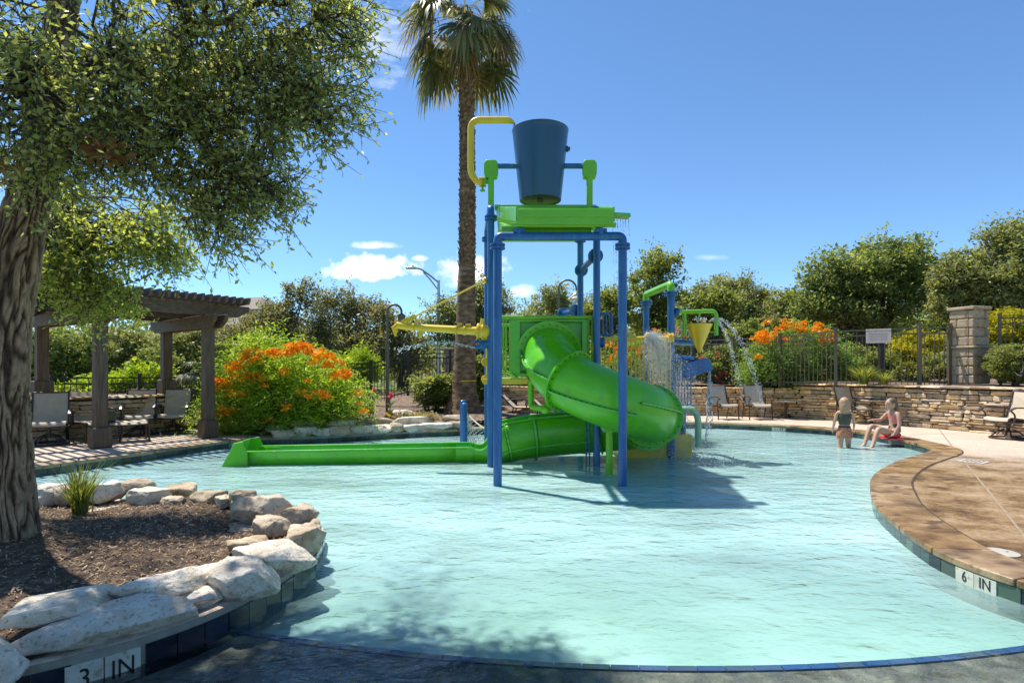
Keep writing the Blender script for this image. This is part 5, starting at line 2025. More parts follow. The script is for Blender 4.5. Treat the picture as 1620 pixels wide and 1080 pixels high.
obj('top', MB().lathe([(0.2, 0.375), (0.21, 0.385), (0.21, 0.40), (0, 0.401)], (p.x, p.y, DECK_Z - 0.009), 24), 'frame', tb_)
for a in range(3):
    an = a * 2.1 + 0.4
    obj('leg', MB().tube([(p.x + 0.16 * math.cos(an), p.y + 0.16 * math.sin(an), 0.52), (p.x + 0.19 * math.cos(an), p.y + 0.19 * math.sin(an), DECK_Z - 0.009)], 0.014, 8), 'frame', tb_)

# right side
sling_chair('tan reclining sling chair with a slight turn, leftmost at the long stone wall', deckp(1144, 662), R(10), False, 'sling chairs at the long stone wall')
sling_chair('tan reclining sling chair facing straight out beside the round side table', deckp(1198, 662), R(-4), False, 'sling chairs at the long stone wall')
sling_chair('tan sling chair at the long stone wall behind the child', deckp(1350, 668), R(16), False, 'sling chairs at the long stone wall')


def round_table(label, loc, r, h, m='cap', group=None):
    t = thing('round_table', label, 'side table', loc, 0, group)
    obj('tabletop', MB().lathe([(0, h - 0.03), (r - 0.02, h - 0.03), (r, h - 0.02), (r, h - 0.005), (r - 0.01, h), (0, h)], (0, 0, 0), 36), m, t, world=False)
    obj('pedestal', MB().tube([(0, 0, 0.04), (0, 0, h - 0.03)], 0.032, 12), 'frame', t, world=False)
    for a in range(4):
        an = a * math.pi / 2 + 0.5
        obj('foot', MB().tube(fillet([(0, 0, 0.13), (0.12 * math.cos(an), 0.12 * math.sin(an), 0.10), (0.32 * math.cos(an), 0.32 * math.sin(an), 0.015)], 0.06), 0.013, 8), 'frame', t, world=False)
    return t


M['tabletop'] = mat('pale_tabletop', [(0.50, 0.43, 0.33), (0.58, 0.50, 0.40)], 0.45, 8)
round_table('pale round side table right of the two reclining chairs', deckp(1243, 661), 0.31, 0.52, 'tabletop', 'round tables by the stone wall')
round_table('pale round table with dark pedestal between the child and the sitting person', deckp(1386, 669), 0.36, 0.62, 'tabletop', 'round tables by the stone wall')
sling_chair('tan sling swivel chair seen from the side at the right edge of the picture', deckp(1598, 693), R(-84), True, 'swivel chairs at the right')
round_table('pale round table behind the swivel chair at the right edge', deckp(1588, 686), 0.34, 0.66, 'tabletop')
# loungers seen under the tower
chaise('grey tan lounger on the far deck seen between the tower posts', deckp(818, 664), R(80), False, 0.72, 1.2)
chaise('grey tan lounger on the far deck seen behind the green support pipe', deckp(858, 661), R(80), False, 0.72, 1.2)


# ================================================================== fences
def fence(label, pts, z, h, m, name='metal_fence', spacing=0.13, post_w=0.075, picket=0.016, two_rails=True, post_every=2.4, zfun=None, gap_top=0.16):
    P = [Vector((p[0], p[1], 0)) for p in pts]
    zf = zfun or (lambda x, y: z)
    c = P[len(P) // 2]
    t = thing(name, label, 'fence', (c.x, c.y, zf(c.x, c.y)))
    pm = mesh_of('picket', MB().box((0, 0, 0.5), (picket, picket, 1.0)), m)
    ph = h + 0.06
    pom = mesh_of('post', MB().box((0, 0, ph / 2), (post_w, post_w, ph)).box((0, 0, ph + 0.012), (post_w * 1.3, post_w * 1.3, 0.025)), m)
    cnt = 0
    for a, b_ in zip(P, P[1:]):
        L = (b_ - a).length
        d = (b_ - a).normalized()
        ang = math.atan2(d.y, d.x)
        n = max(1, round(L / post_every))
        for i in range(n):
            p0, p1 = a.lerp(b_, i / n), a.lerp(b_, (i + 1) / n)
            z0 = zf(p0.x, p0.y)
            z1 = zf(p1.x, p1.y)
            place(pom, 'post', t, (p0.x, p0.y, z0), (0, 0, ang))
            for hh in ((h - 0.02, h - gap_top, 0.12) if two_rails else (h - 0.02, 0.12)):
                obj('rail', MB().bar(up(p0, z0 + hh), up(p1, z1 + hh), 0.028, 0.034), m, t)
            k = max(1, round(L / n / spacing))
            for j in range(1, k):
                q = p0.lerp(p1, j / k)
                zz = z0 + (z1 - z0) * j / k
                top = h if (j % 2 == 0 or not two_rails) else h - gap_top
                cnt += 1
                if cnt <= 290:
                    place(pm, 'picket', t, (q.x, q.y, zz + 0.03), (0, 0, ang), (1, 1, top - 0.03))
    e = P[-1]
    place(pom, 'post', t, (e.x, e.y, zf(e.x, e.y)))
    return t


# right: bronze fence on the raised bed, stone pillar, then fence again
PILX, PILY = 11.45, 14.25
fence('bronze picket fence on the raised bed left of the stone pillar', [(6.2, 19.6), (8.85, 15.55), (10.35, 14.45), (11.05, 14.38)], 1.12, 1.50, 'bronze',
      zfun=lambda x, y: right_bed_z(x, y) - 0.03, post_every=1.75, spacing=0.125)
fence('bronze picket fence at the right edge beyond the stone pillar', [(12.0, 14.0), (12.9, 13.2), (14.5, 12.0)], 1.2, 1.62, 'bronze',
      zfun=lambda x, y: right_bed_z(x, y) + 0.03, post_every=1.7, spacing=0.125)
pil = thing('stone_pillar', 'square tan stone block pillar in the fence on the right', 'pillar', (PILX, PILY, 1.2))
blk = [rough_block(50 + i, 'block', 'block', 0.025) for i in range(5)]
pz = 1.20
pw = 0.57
for c in range(8):
    hh = 0.222
    wide = pw + (0.03 if c < 4 else 0.0)
    off = 0.14 if c % 2 else -0.10
    for side in range(4):
        an = side * math.pi / 2 + 0.30
        fx = Vector((math.cos(an), math.sin(an), 0))
        sx_ = Vector((-math.sin(an), math.cos(an), 0))
        l0 = -wide / 2 + 0.10 if False else -wide / 2
        cut = off
        for a_, b_ in ((l0, cut), (cut, wide / 2 - 0.12)):
            mid = (a_ + b_) / 2
            cpos = Vector((PILX, PILY, pz + hh / 2)) + fx * (wide / 2 - 0.06) + sx_ * mid
            place(random.choice(blk), 'block', pil, cpos, (0, 0, an), (0.125, b_ - a_ - 0.006, hh - 0.006))
    pz += hh
    if c == 3:
        obj('band', MB().box((PILX, PILY, pz + 0.028), (pw + 0.10, pw + 0.10, 0.055), 0.30), 'block', pil, bevel=0.012)
        pz += 0.057
obj('core', MB().box((PILX, PILY, 1.2 + (pz - 1.2) / 2), (pw - 0.16, pw - 0.16, pz - 1.2), 0.30), 'wallcore', pil)
obj('cap', MB().box((PILX, PILY, pz + 0.04), (pw + 0.08, pw + 0.08, 0.08), 0.30), 'block', pil, bevel=0.02)
q = Vector((PILX, PILY, 1.78)) + Vector((math.cos(0.30 - math.pi / 2), math.sin(0.30 - math.pi / 2), 0)) * (pw / 2 + 0.04)
obj('outlet_box', MB().box(q, (0.07, 0.08, 0.11), 0.30), 'bronze', pil, bevel=0.006)
# notice on the fence
sc_ = Vector((9.32, 15.02, 2.21))
fd = (Vector((10.35, 14.45, 0)) - Vector((8.85, 15.55, 0))).normalized()
fn = Vector((fd.y, -fd.x, 0))
sc_ = Vector((8.85, 15.55, 0)).lerp(Vector((10.35, 14.45, 0)), 0.53) + fn * 0.06
sc_.z = 2.44
sgn = thing('pool_rules_sign', 'small white pool rules notice with dark text on the bronze fence', 'sign', sc_)
an = math.atan2(fd.y, fd.x)
brd = obj('board', MB().box(sc_, (0.56, 0.012, 0.37), an), 'signface', sgn, bevel=0.003)
for ln, zz, szz in (('STRUCTURE POOL RULES', 0.125, 0.050), ('Bucket dumps approximately', 0.062, 0.036), ('every 3 minutes. Adult must', 0.018, 0.036), ('read the rules at a nearby sign', -0.026, 0.033),
                    ('& all times. Feet first down slide.', -0.070, 0.031), ('Only one at a time on slide.', -0.114, 0.033)):
    me = text_mesh(ln, szz, 0.0008)
    me.materials.append(M['signtext'])
    o = bpy.data.objects.new('lettering', me)
    COL.objects.link(o)
    o.parent = brd
    mt = upright(sc_, fn)
    mt.translation = sc_ + fn * 0.0075 + Vector((0, 0, zz))
    o.matrix_local = wmat(sgn).inverted() @ mt
# dark utility post behind the sign
uq = sc_ - fn * 1.2
up_ = thing('utility_post', 'dark grey post behind the bronze fence under the notice', 'post', (uq.x, uq.y, 1.15))
obj('post', MB().box((uq.x, uq.y, 1.7), (0.14, 0.12, 1.1)), 'black', up_, bevel=0.01)
obj('cap', MB().box((uq.x, uq.y, 2.26), (0.17, 0.15, 0.03)), 'black', up_)

# left: black fence behind the pergola wall, and the far fence behind the orange shrub
fence('low black picket fence behind the stone wall under the pergola', [(-13.0, 11.4), (-10.6, 13.1), (-8.2, 15.6)], 0.35, 1.0, 'black', zfun=lambda x, y: 0.37, post_every=1.7, spacing=0.115)
fence('black picket fence behind the right pergola post', [(-8.2, 15.6), (-6.8, 16.6), (-5.6, 17.4)], 0.35, 0.95, 'black', zfun=lambda x, y: 0.30, post_every=1.8, spacing=0.115)
fence('tall black picket fence right of the orange shrub behind the lamp post', [(-5.5, 17.6), (-4.35, 17.55), (-3.20, 17.5), (-1.9, 17.5)], 0.45, 1.30, 'black',
      zfun=lambda x, y: left_bed_z(x, y) + (0.30 if x > -3.3 else 0.0), post_every=1.2, spacing=0.105)
fence('black picket fence seen behind the palm and the tower', [(-1.2, 18.6), (3.0, 19.6), (5.6, 20.0)], 0.5, 1.35, 'black', zfun=lambda x, y: 0.62 if x < 0 else right_bed_z(x, y) - 0.2, post_every=2.1, spacing=0.115)
# grey cement block pier left of the palm
bp_ = thing('block_pier', 'square grey tan masonry pier left of the palm trunk', 'pillar', (-1.75, 18.3, 0.5))
pz = 0.5
for c in range(8):
    for k in range(2):
        xx = -1.75 + (-0.235 if k == 0 else 0.235) + (0.08 if c % 2 else -0.08) * (1 if k == 0 else 1) * 0.5
        place(blk[(c + k) % 5], 'block', bp_, (xx, 18.3, pz + 0.105), (0, 0, 0), (0.455, 0.6, 0.204))
    pz += 0.21
obj('cap', MB().box((-1.75, 18.3, pz + 0.04), (1.06, 0.74, 0.08)), 'block', bp_, bevel=0.015)


# ================================================================== lamps
def goose_lamp(label, base, px_top, z_arch, r, side, shade='bronze', bell=False):
    t = thing('gooseneck_lamp', label, 'street lamp', base)
    b0 = Vector(base)
    zs = z_arch - r
    pole = [b0, Vector((b0.x, b0.y, zs))]
    obj('pole', MB().tube([b0, Vector((b0.x, b0.y, b0.z + (zs - b0.z) * 0.72))], 0.05, 12), 'bronze', t)
    arc_ = [Vector((b0.x, b0.y, b0.z + (zs - b0.z) * 0.72))] + [Vector((b0.x + side * r * (1 - math.cos(a * math.pi / 14)), b0.y, zs + r * math.sin(a * math.pi / 14))) for a in range(15)]
    e = arc_[-1]
    obj('neck', MB().tube(arc_ + [e + Vector((0, 0, -0.06))], 0.03, 10), 'bronze', t)
    c = e + Vector((0, 0, -0.10))
    if bell:
        obj('shade', MB().lathe([(0.04, 0.05), (0.06, 0.0), (0.10, -0.06), (0.26, -0.20), (0.27, -0.22), (0.0, -0.20)], c, 24), 'lampglass', t)
    else:
        obj('cap', MB().lathe([(0.05, 0.05), (0.10, 0.02), (0.11, -0.02), (0.085, -0.06), (0.095, -0.09), (0.085, -0.20), (0.12, -0.24), (0.0, -0.245)], c, 20), shade, t)
    obj('base_plate', MB().lathe([(0.09, 0.0), (0.09, 0.06), (0.055, 0.12)], b0, 16), 'bronze', t)
    return t


lb0 = at(613, 640, 14.6)
goose_lamp('dark gooseneck lamp post behind the rocks left of the palm', (lb0.x, lb0.y, 0.30), 613, at(613, 482, 14.6).z, 0.18, 1)
lb1 = at(884, 560, 17.5)
goose_lamp('dark gooseneck lamp with a frosted bell shade behind the tower', (lb1.x, lb1.y, 0.4), 884, at(884, 443, 17.5).z, 0.27, 1, bell=True)
sl = at(694, 560, 30)
slm = thing('street_light', 'tall grey street light with a curved truss arm beyond the trees', 'street lamp', (sl.x, sl.y, 0.6))
tz = at(694, 447, 30).z
obj('pole', MB().tube([(sl.x, sl.y, 0.4), (sl.x, sl.y, tz + 0.12)], [0.11, 0.07], 10), 'steel', slm)
a0 = Vector((sl.x, sl.y, tz))
tip = at(655, 424, 30)
armp = [a0, a0.lerp(tip, 0.4) + Vector((0, 0, 0.12)), a0.lerp(tip, 0.75) + Vector((0, 0, 0.16)), tip]
obj('arm', MB().tube(fillet(armp, 0.5), 0.045, 8), 'steel', slm)
obj('arm', MB().tube([a0 + Vector((0, 0, -0.42)), a0.lerp(tip, 0.35) + Vector((0, 0, -0.10)), a0.lerp(tip, 0.62) + Vector((0, 0, 0.08))], 0.035, 8), 'steel', slm)
obj('lamp_head', MB().box(tip + Vector((-0.15, 0, 0.0)), (0.55, 0.24, 0.10)), 'steel', slm, bevel=0.03)
obj('photo_cell', MB().box(tip + Vector((-0.05, 0, 0.09)), (0.08, 0.08, 0.09)), 'steel', slm)


# ================================================================== far houses
def house(label, c, w, d, h, roof_h, rz=0.0):
    t = thing('house', label, 'house', c, rz)
    obj('wall', MB().box((0, 0, h / 2 - 1), (w, d, h + 2)), 'house', t, world=False)
    e = 0.6
    mb = MB()
    vs = [(-w / 2 - e, -d / 2 - e, h), (w / 2 + e, -d / 2 - e, h), (w / 2 + e, d / 2 + e, h), (-w / 2 - e, d / 2 + e, h), (-w / 4, 0, h + roof_h), (w / 4, 0, h + roof_h)]
    mb.add(vs, [(0, 1, 5, 4), (1, 2, 5), (2, 3, 4, 5), (3, 0, 4), (3, 2, 1, 0)])
    obj('roof', mb, 'roof', t, world=False, angle=0)
    for x in (-w * 0.3, 0.0, w * 0.3):
        f = obj('window', MB().box((x, -d / 2 - 0.03, h * 0.55), (w * 0.13, 0.08, h * 0.36)), 'cap', t, world=False)
        obj('pane', MB().box((x, -d / 2 - 0.075, h * 0.55), (w * 0.11, 0.03, h * 0.32)), 'glass_dark', f, world=False)
    return t


p = at(1222, 516, 62)
house('tan house with a grey roof seen through the gap between the right trees', (p.x, p.y, p.z - 2.2), 9, 8, 3.2, 1.6, 0.4)
p = at(392, 506, 120)
house('tan house on the far hill above the pergola beam', (p.x, p.y, p.z - 3.0), 14, 10, 4.5, 3.2, -0.3)
p = at(404, 524, 95)
house('tan house half hidden below the hill behind the left trees', (p.x, p.y, p.z - 3.2), 11, 9, 3.5, 2.4, 0.2)

# ================================================================== trees and planting
def limb_path(a, b_, sag=0.0, wob=0.08, n=6, seed=0):
    a, b_ = Vector(a), Vector(b_)
    L = (b_ - a).length
    out = []
    for i in range(n + 1):
        t = i / n
        p = a.lerp(b_, t)
        w = math.sin(math.pi * t) * L * wob
        p += Vector((noise.noise(Vector((seed, t * 2, 1.5))), noise.noise(Vector((seed, t * 2, 7.5))), noise.noise(Vector((seed, t * 2, 3.5))))) * w * 2
        p.z += sag * math.sin(math.pi * t) * L
        out.append(p)
    return out


TREE_N = [0]


def tree(name, label, base, lobes, leaf_m, leaf=0.13, clumps=90, per=120, cr=0.55, trunk_r=0.16, trunk_h=1.4, stems=1, bark='bark2', flat=0.62, aspect=0.5, upn=0.5, cat='tree', group=None, limbs=14, shell=0.5, lump=0.3, sprigs=0):
    """lobes: list of (centre, radii, share) ellipsoids of the crown, in world coordinates"""
    TREE_N[0] += 1
    sd = TREE_N[0]
    base = Vector(base)
    t = thing(name, label, cat, base, 0, group)
    C = np.concatenate([blob_centres(c, r, max(4, int(clumps * sh)), seed=sd + i, shell=shell, lump=lump) for i, (c, r, sh) in enumerate(lobes)])
    C = C[C[:, 2] > base.z + 0.1]
    size = cr * (0.6 + 0.8 * rng.random(len(C)))
    P = clump_points(C, per, size, flat)
    if sprigs:
        k = rng.integers(0, len(C), sprigs)
        c0 = np.mean([np.array(l[0]) for l in lobes], axis=0)
        d = unit(C[k] - c0 + rng.normal(size=(sprigs, 3)) * 0.4)
        d[:, 2] = np.abs(d[:, 2]) + 0.3
        d = unit(d)
        S = [C[k] + d * (cr * (0.35 + 0.085 * j)) + rng.normal(size=(sprigs, 3)) * 0.06 for j in range(12)]
        P = np.concatenate([P] + S + [s_ + rng.normal(size=s_.shape) * 0.09 for s_ in S])
    leaves('crown', P, leaf, leaf_m, t, aspect=aspect, up=upn)
    # trunk and limbs
    for k in range(stems):
        off = Vector((random.uniform(-1, 1), random.uniform(-1, 1), 0)) * (0.25 if stems > 1 else 0)
        lean = Vector((random.uniform(-1, 1), random.uniform(-1, 1), 0)) * (0.5 if stems > 1 else 0.15)
        top = base + off + lean + Vector((0, 0, trunk_h))
        mb = MB()
        pth = limb_path(base + off - Vector((0, 0, 0.3)), top, 0, 0.05, 6, sd * 3 + k)
        mb.tube(pth, [trunk_r * (1.25 - 0.5 * i / 6) for i in range(7)], 10)
        tr_ = obj('trunk', mb, bark, t)
        idx = rng.choice(len(C), min(len(C), limbs // stems + 1), replace=False)
        mb = MB()
        for q, i in enumerate(idx):
            e = Vector(C[i])
            pl = limb_path(top - Vector((0, 0, 0.1)), e, 0.05, 0.10, 6, sd * 11 + q)
            mb.tube(pl, [trunk_r * 0.55 * (1 - 0.85 * j / 6) for j in range(7)], 6)
        obj('limbs', mb, bark, tr_)
    return t


def gz(x, y):
    return terrain_z(x, y)


def lobe(px, py, Y, rx_px, rz_px, ry=None, sh=1.0, dy=0.0):
    """an ellipsoid of crown whose middle lies in the direction of a photo pixel at distance Y"""
    c = at(px, py, Y)
    s_ = Y / F
    rx, rz = rx_px * s_, rz_px * s_
    return ((c.x, c.y + dy, c.z), (rx, ry if ry else rx * 0.8, rz), sh)


def at_base(px, Y):
    p = at(px, 600, Y)
    return (p.x, Y, gz(p.x, Y))


# -- left background
tree('olive_tree', 'loose grey green tree with two thin upright tops behind the orange shrub', at_base(450, 30), [lobe(420, 540, 30, 52, 40, sh=0.45), lobe(450, 505, 30, 40, 28, sh=0.2), lobe(484, 468, 30, 11, 28, sh=0.08), lobe(456, 474, 30, 9, 24, sh=0.06), lobe(432, 488, 30, 12, 14, sh=0.05), lobe(405, 512, 30, 22, 14, sh=0.1)],
     'lf_olive', 0.14, 190, 80, 0.55, 0.14, 1.6, 2, sprigs=70, group='trees behind the left fences', lump=0.15)
tree('olive_tree', 'broad grey green tree in the middle of the left tree line', at_base(560, 32), [lobe(560, 540, 32, 64, 52, sh=0.6), lobe(540, 482, 32, 30, 22, sh=0.15), lobe(513, 478, 32, 10, 20, sh=0.05), lobe(580, 488, 32, 20, 20, sh=0.08)],
     'lf_olive', 0.14, 230, 85, 0.62, 0.16, 1.6, 2, sprigs=80, group='trees behind the left fences', lump=0.15)
tree('olive_tree', 'grey green tree behind the gooseneck lamp post', at_base(632, 31), [lobe(632, 550, 31, 54, 48, sh=0.7), lobe(605, 496, 31, 24, 14, sh=0.12), lobe(640, 520, 31, 36, 22, sh=0.15)],
     'lf_olive', 0.14, 150, 85, 0.6, 0.15, 1.4, 2, sprigs=50, group='trees behind the left fences', lump=0.15)
tree('cedar_tree', 'dark narrow cedar between the grey green trees', at_base(500, 27), [lobe(500, 555, 27, 38, 52, sh=0.6), lobe(502, 515, 27, 22, 32, sh=0.4)], 'lf_cedar', 0.10, 100, 120, 0.55, 0.14, 1.0, 1, aspect=0.3)
tree('mesquite_bush', 'bright lime green feathery bush behind the orange shrub', at_base(553, 21.5), [lobe(553, 588, 21.5, 36, 30, sh=1.0), lobe(578, 585, 21.5, 18, 26, sh=0.3)], 'lf_mesq', 0.13, 80, 160, 0.36, 0.05, 0.6, 3, aspect=0.22, upn=0.0, cat='bush', sprigs=60)
for i, (px, py, rx, rz, Y, mm, lab) in enumerate((
        (75, 572, 70, 58, 23, 'lf_dark', 'dense dark tree behind the pergola beside the near trunk'),
        (190, 572, 62, 50, 24, 'lf_oak', 'dense oak behind the left pergola post'),
        (290, 562, 62, 44, 26, 'lf_oak', 'dense oak behind the back pergola post'),
        (360, 560, 52, 44, 28, 'lf_olive', 'grey green tree behind the right pergola post'))):
    tree('oak_tree', lab, at_base(px, Y), [lobe(px, py, Y, rx, rz, sh=0.8), lobe(px + 20, py - 14, Y, rx * 0.6, rz * 0.6, sh=0.2)], mm, 0.14, 150, 100, 0.6, 0.2, 1.3, 1, sprigs=80, group='dense trees behind the pergola')
tree('shrub', 'sunlit light green shrub behind the fence under the pergola', at_base(170, 19.5), [lobe(150, 612, 19.5, 60, 16, sh=0.5), lobe(225, 598, 19.5, 40, 24, sh=0.5)], 'lf_mesq', 0.11, 70, 110, 0.35, 0.04, 0.4, 2, cat='bush')
tree('shrub', 'yellow green leafy shrub between the back post and the right pergola post', at_base(240, 20.5), [lobe(245, 578, 20.5, 30, 24)], 'lf_fresh', 0.11, 50, 110, 0.35, 0.05, 0.5, 2, cat='bush')
tree('shrub', 'dark clipped shrub above the orange shrub near the right pergola post', at_base(352, 19), [lobe(345, 558, 19, 16, 12), lobe(362, 556, 19, 10, 10, sh=0.5)], 'lf_dark', 0.07, 40, 130, 0.22, 0.05, 0.6, 2, cat='bush')
# -- behind the palm and tower
tree('live_oak', 'dark live oak directly behind the palm trunk and left tower posts', at_base(760, 30), [lobe(770, 492, 30, 42, 54, sh=0.6), lobe(712, 512, 30, 36, 42, sh=0.4)], 'lf_oak', 0.13, 200, 100, 0.6, 0.22, 1.8, 2, sprigs=50, group='live oaks in the middle distance')
tree('live_oak', 'rounded live oak seen inside the tower frame', at_base(882, 31), [lobe(882, 500, 31, 46, 42, sh=0.7), lobe(945, 506, 31, 38, 38, sh=0.5)], 'lf_oak', 0.13, 200, 100, 0.6, 0.22, 1.8, 2, sprigs=50, group='live oaks in the middle distance')
tree('live_oak', 'wide live oak behind the green elbow pipe and yellow cone', at_base(1160, 31), [lobe(1160, 505, 31, 72, 52, sh=0.8), lobe(1135, 470, 31, 40, 28, sh=0.25), lobe(1195, 492, 31, 30, 36, sh=0.25)], 'lf_oak', 0.13, 300, 110, 0.62, 0.26, 1.9, 3, sprigs=90, group='live oaks in the middle distance')
tree('young_tree', 'slender fresh green tree with an open top right of the tower', at_base(1035, 24), [lobe(1038, 455, 24, 44, 52, sh=0.7), lobe(1045, 418, 24, 24, 16, sh=0.14), lobe(1020, 520, 24, 44, 30, sh=0.3)], 'lf_fresh', 0.13, 90, 110, 0.48, 0.11, 2.2, 3, flat=0.45, sprigs=60)
tree('young_tree', 'yellow green young tree with drooping tiers behind the yellow cone', at_base(1118, 22.5), [lobe(1118, 492, 22.5, 40, 34, sh=0.7), lobe(1135, 470, 22.5, 16, 20, sh=0.15), lobe(1150, 515, 22.5, 24, 18, sh=0.2)], 'lf_fresh', 0.13, 70, 110, 0.42, 0.1, 1.2, 2, flat=0.5)
tree('shrub', 'bright green shrub seen between the right tower posts', at_base(966, 23), [lobe(970, 490, 23, 32, 34, sh=0.8), lobe(930, 505, 23, 30, 24, sh=0.4)], 'lf_fresh', 0.13, 70, 110, 0.42, 0.08, 0.9, 2, cat='bush')
# -- right
tree('large_tree', 'large dark leafy tree behind the bronze fence left of the pillar', at_base(1385, 24.5), [lobe(1370, 465, 24.5, 88, 62, sh=0.42), lobe(1410, 415, 24.5, 58, 38, sh=0.24), lobe(1320, 440, 24.5, 46, 42, sh=0.16), lobe(1465, 450, 24.5, 34, 42, sh=0.12), lobe(1290, 480, 24.5, 36, 30, sh=0.1)],
     'lf_dark', 0.15, 330, 120, 0.6, 0.3, 2.0, 2, sprigs=80)
tree('large_tree', 'tall olive green tree filling the right edge above the pillar', at_base(1575, 21), [lobe(1592, 442, 21, 72, 84, sh=0.6), lobe(1530, 452, 21, 48, 54, sh=0.25), lobe(1655, 400, 21, 60, 76, sh=0.25)], 'lf_oak', 0.12, 360, 130, 0.5, 0.28, 2.0, 2, sprigs=130)
tree('large_tree', 'pale open tree between the live oak and the large dark tree', at_base(1262, 27), [lobe(1262, 505, 27, 36, 34), lobe(1245, 478, 27, 14, 12, sh=0.2)], 'lf_oak', 0.14, 60, 100, 0.5, 0.12, 1.6, 2, sprigs=60)
for i, (px, py, rx, rz, Y, lab) in enumerate(((1448, 560, 36, 34, 17.2, 'golden leaved shrub behind the fence left of the stone pillar'), (1602, 530, 46, 48, 16.2, 'golden leaved shrub behind the fence at the right edge'))):
    p = at(px, 600, Y)
    tree('golden_shrub', lab, (p.x, Y, 1.15), [lobe(px, py, Y, rx, rz, ry=0.7)], 'lf_yellow', 0.085, 110, 120, 0.26, 0.04, 0.5, 3, cat='bush')
    tree('shrub', ('low dark green shrub in front of the golden shrub left of the pillar', 'dark green shrub under the golden shrub at the right edge')[i], (p.x - 0.2, Y - 0.5, 1.15), [lobe(px - 10, py + 32, Y - 0.4, rx, 18, ry=0.4)], 'lf_box', 0.07, 60, 110, 0.2, 0.03, 0.3, 3, cat='bush')
# low hedge line behind the fence
for i, (px, py, rx, rz, Y, mm, lab) in enumerate((
        (1395, 574, 42, 22, 17.4, 'lf_box', 'light green low shrub behind the notice'),
        (1345, 572, 30, 24, 18.6, 'lf_fresh', 'light green low shrub right of the orange flowering shrub'),
        (1490, 580, 26, 18, 15.6, 'lf_box', 'small green shrub beside the stone pillar'))):
    p = at(px, 600, Y)
    tree('shrub', lab, (p.x, Y, 1.14), [lobe(px, py, Y, rx, rz, ry=0.5)], mm, 0.075, 60, 100, 0.22, 0.03, 0.3, 3, cat='bush')
for i, (px, py, rx, rz, Y, mm, cls) in enumerate(((1330, 520, 90, 40, 30, 'lf_dark', 'dark undergrowth tree behind the large dark tree'), (1500, 520, 80, 50, 29, 'lf_dark', 'dark undergrowth tree behind the stone pillar'), (1060, 530, 80, 40, 33, 'lf_dark', 'dark undergrowth tree behind the slender fresh green tree'), (840, 520, 90, 40, 36, 'lf_oak', 'distant oak behind the tower deck'), (1220, 530, 60, 30, 36, 'lf_dark', 'dark undergrowth tree in front of the far house'))):
    tree('oak_tree', cls, at_base(px, Y), [lobe(px, py, Y, rx, rz)], mm, 0.19, 130, 90, 0.9, 0.2, 1.0, 1, cat='tree')
# far wood on the hills
P = []
for i in range(520):
    x = random.uniform(-150, 150)
    y = random.uniform(62, 130)
    s_ = random.uniform(1.6, 3.4)
    c = np.array([[x, y, terrain_z(x, y) + s_ * 0.6]])
    P.append(clump_points(c, 46, s_, 0.75))
far = leaves('far_woods', np.concatenate(P), 0.75, 'lf_oak', None, kind='stuff', aspect=0.8)
tag(far, 'far wooded slope of olive green trees along the horizon', 'woods')
P = []
for i in range(300):
    x = random.uniform(-34, 40)
    y = random.uniform(34, 52)
    s_ = random.uniform(1.0, 1.9)
    c = np.array([[x, y, terrain_z(x, y) + s_ * 0.7]])
    P.append(clump_points(c, 70, s_, 0.8))
mid = leaves('scrub', np.concatenate(P), 0.30, 'lf_olive', None, kind='stuff', aspect=0.6)
tag(mid, 'grey green scrub between the fences and the hills', 'scrub')
# green meadow undergrowth just beyond the left fences
P = []
for i in range(260):
    x = random.uniform(-24, -1)
    y = random.uniform(21.2, 30)
    s_ = random.uniform(0.3, 0.6)
    P.append(clump_points(np.array([[x, y, terrain_z(x, y) + s_ * 0.4]]), 60, s_, 0.8))
und = leaves('undergrowth', np.concatenate(P), 0.12, 'lf_box', None, kind='stuff', aspect=0.4)
tag(und, 'low green undergrowth beyond the left fences', 'undergrowth')


# -- feathery shrubs with orange flower heads
def flower_head_mesh(seed, r=0.085, n=46, m='fl_orange'):
    st = np.random.default_rng(seed)
    d = st.normal(size=(n, 3))
    d[:, 2] = np.abs(d[:, 2]) + 0.1
    d = unit(d)
    P = d * r * st.uniform(0.35, 1.0, size=(n, 1))
    V, Fq = leaf_arrays(P, 0.05, aspect=0.7, up=0.2, dirs=d)
    return np_mesh('flower_head', V, Fq, m)


HEADS = [flower_head_mesh(i, 0.075 + 0.02 * (i % 3)) for i in range(5)]


